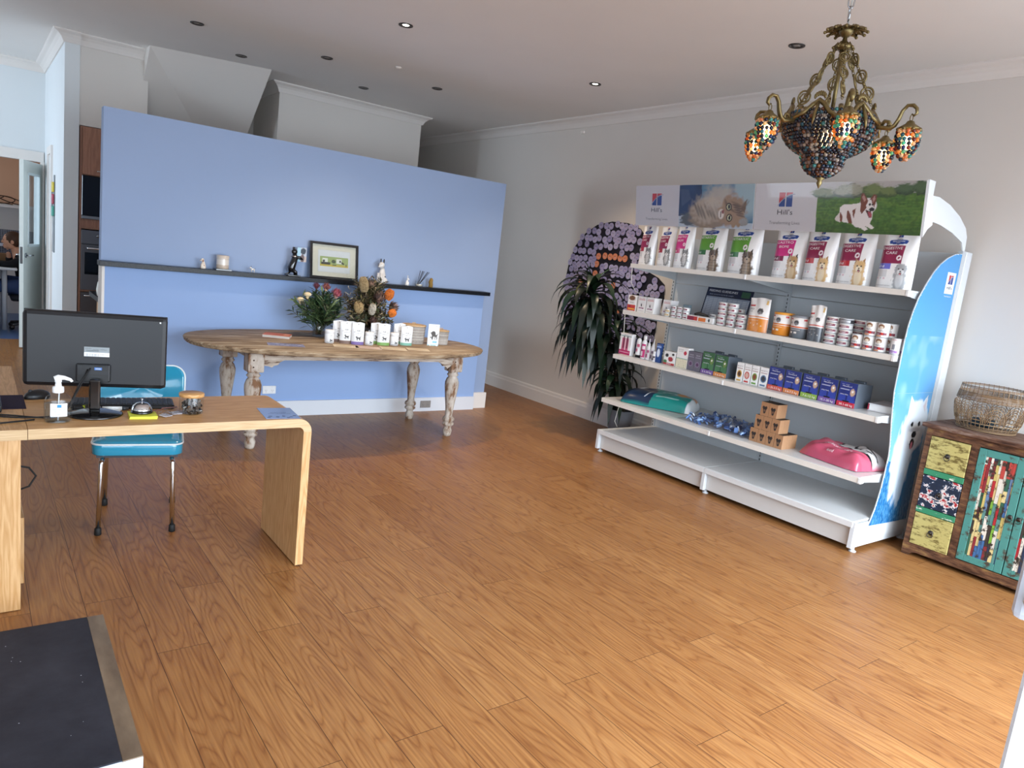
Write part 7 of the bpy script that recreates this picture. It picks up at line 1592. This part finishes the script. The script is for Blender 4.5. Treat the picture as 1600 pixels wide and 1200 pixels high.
# black horse-like dog rearing, holding a photo
t = thing('cat_sculpture', 'black rearing cat sculpture holding a small photo print on the ledge', 'sculpture', (2.20, 6.08, LZ))
m = MB(); bl = '#121214'; m.box((.0, 0, .006), (.11, .06, .012), bl, .004); m.tube([(-.015, 0, .035), (-.02, 0, .07), (-.005, 0, .115), (.005, 0, .155), (.0, 0, .185)], [.026, .032, .028, .026, .018], bl, 12); m.ball((-.002, 0, .205), (.026, .020, .024), bl, 12, 8)
for b in (-1, 1):
    m.tube([(-.01, b*.018, .05), (.015, b*.022, .035), (.02, b*.02, .012)], [.018, .012, .010], bl, 8); m.tube([(.01, b*.018, .155), (.04, b*.02, .165), (.065, b*.018, .145)], [.013, .010, .008], bl, 8); m.ball((-.008, b*.014, .232), (.008, .006, .013), bl, 6, 5)
m.tube([(-.03, 0, .03), (-.055, 0, .018), (-.075, 0, .012)], [.008, .006, .004], bl, 6); m.build('body', 'gloss', t)
m = MB(); m.lathe([(.010, .157), (.028, .150), (.029, .158), (.012, .168)], (.0, 0, .01), '#b0aca8', 12, (False, False)); m.build('collar', 'chrome', t)
m = MB(); im = Img(.085, .12, 24, 32, '#b9c4d4'); im.rect(0, 0, .03, .12, '#a8d0e4'); im.ell(.055, .09, .022, .024, '#3a4450', .2, rough=.4); im.rect(.03, 0, .085, .05, '#c8bab4'); im.ell(.05, .03, .015, .03, '#6a5a5c', .3)
m.box((0, 0, .06), (.085, .001, .12), '#d4d8de'); m.grid(lambda u, v: Vector(((u-.5)*.085, -.001, v*.12)), im.a, sm=False); solo(m, 'photo_print', 'print', 'small photo print propped up by the black cat sculpture', 'photo', (2.275, 6.115, LZ+.125), rad(4))
# framed picture
t = thing('framed_picture', 'black framed print of small dog scenes leaning on the black ledge', 'picture', (2.565, 6.082, LZ), 0)
Wf, Hf = .445, .315; R_ = Matrix.Rotation(rad(-8), 4, 'X')
def lean(m): m.v = [tuple(R_ @ Vector(p)) for p in m.v]; return m
m = MB(); addbx(m, -Wf/2, Wf/2, -.012, .012, 0, .022, '#15161a', .001); addbx(m, -Wf/2, Wf/2, -.012, .012, Hf-.022, Hf, '#15161a', .001); addbx(m, -Wf/2, -Wf/2+.022, -.012, .012, .022, Hf-.022, '#15161a', .001); addbx(m, Wf/2-.022, Wf/2, -.012, .012, .022, Hf-.022, '#15161a', .001); lean(m).build('frame', 'gloss', t)
m = MB(); m.box((0, .004, Hf/2), (Wf-.04, .004, Hf-.04), '#ddd6c6'); f = front(-.0015)
m.rect(-.148, .06, .148, .25, f, .0006, '#c8c8cc'); m.rect(-.146, .062, .146, .248, f, .0010, '#dcdce0')
im = Img(.26, .085, 80, 26, '#9fae6c'); im.rect(0, 0, .26, .02, '#c9b24a'); im.rect(.02, .03, .07, .07, '#e6e6dc'); im.rect(.15, .03, .20, .07, '#e6e6dc'); im.rect(.01, .015, .095, .035, '#2a2c28'); im.ell(.035, .045, .010, .012, '#2a2c28'); im.ell(.125, .045, .018, .014, '#3a4a30', .2); im.rect(.115, .012, .15, .018, '#2a2c28'); im.ell(.21, .035, .016, .008, '#2a2c28', rot=-.6); im.ell(.185, .05, .008, .010, '#2a2c28'); im.rect(.24, .01, .245, .03, '#2a2c28')
m.grid(lambda u, v: f @ Vector(((u-.5)*.26, .11+v*.085, .0016)), im.a, sm=False); lean(m).build('print', 'paper', t)
m = MB(); addbx(m, -Wf/2+.022, Wf/2-.022, -.007, -.0055, .022, Hf-.022); lean(m).build('glazing', 'glass', t)
quad_fig('dog_figurine', 'white bull terrier figurine with black ears behind the dried bouquet', 3.02, .205, '#dcd8d4', '#2a2624', 'up', True, rot=.5)
quad_fig('rabbit_figurine', 'small white rabbit figurine with long ears on the ledge', 3.295, .075, '#e9e6e2', '#e9e6e2', 'long', True, rot=PI)
t = thing('reed_diffuser', 'glass reed diffuser with black sticks on the ledge, right of the rabbit', 'diffuser', (3.42, 6.09, LZ))
MB().lathe([(.001, .001), (.038, .001), (.040, .006), (.040, .050), (.036, .052)], n=28, cap=(False, False)).build('glass_holder', 'glass', t); MB().lathe([(.001, .004), (.030, .004), (.030, .022), (.001, .022)], col='#c9c2b4', n=20, cap=(False, False)).build('oil', 'gloss', t)
for k, (a, b) in enumerate(((.09, .02), (.075, -.02), (.10, .0), (.035, .01), (.02, -.01), (.06, .03), (.0, .0))):
    MB().tube([(-.02+a*.1, b*.2, .008), (a, b, .15-.1*a)], .0022, '#15151c', 6).build('reed', 'rubber', t)
m = MB(); m.tube([(0, 0, 0), (.004, 0, .025), (-.003, 0, .05), (.004, 0, .075), (.0, 0, .088)], [.022, .020, .021, .017, .010], '#8a6c34', 12); m.ball((.002, -.012, .07), (.012, .010, .014), '#9a7a3e', 8, 6)
solo(m, 'carved_figurine', 'dry', 'small golden-brown carved figurine at the right of the reed diffuser', 'figurine', (3.545, 6.09, LZ))
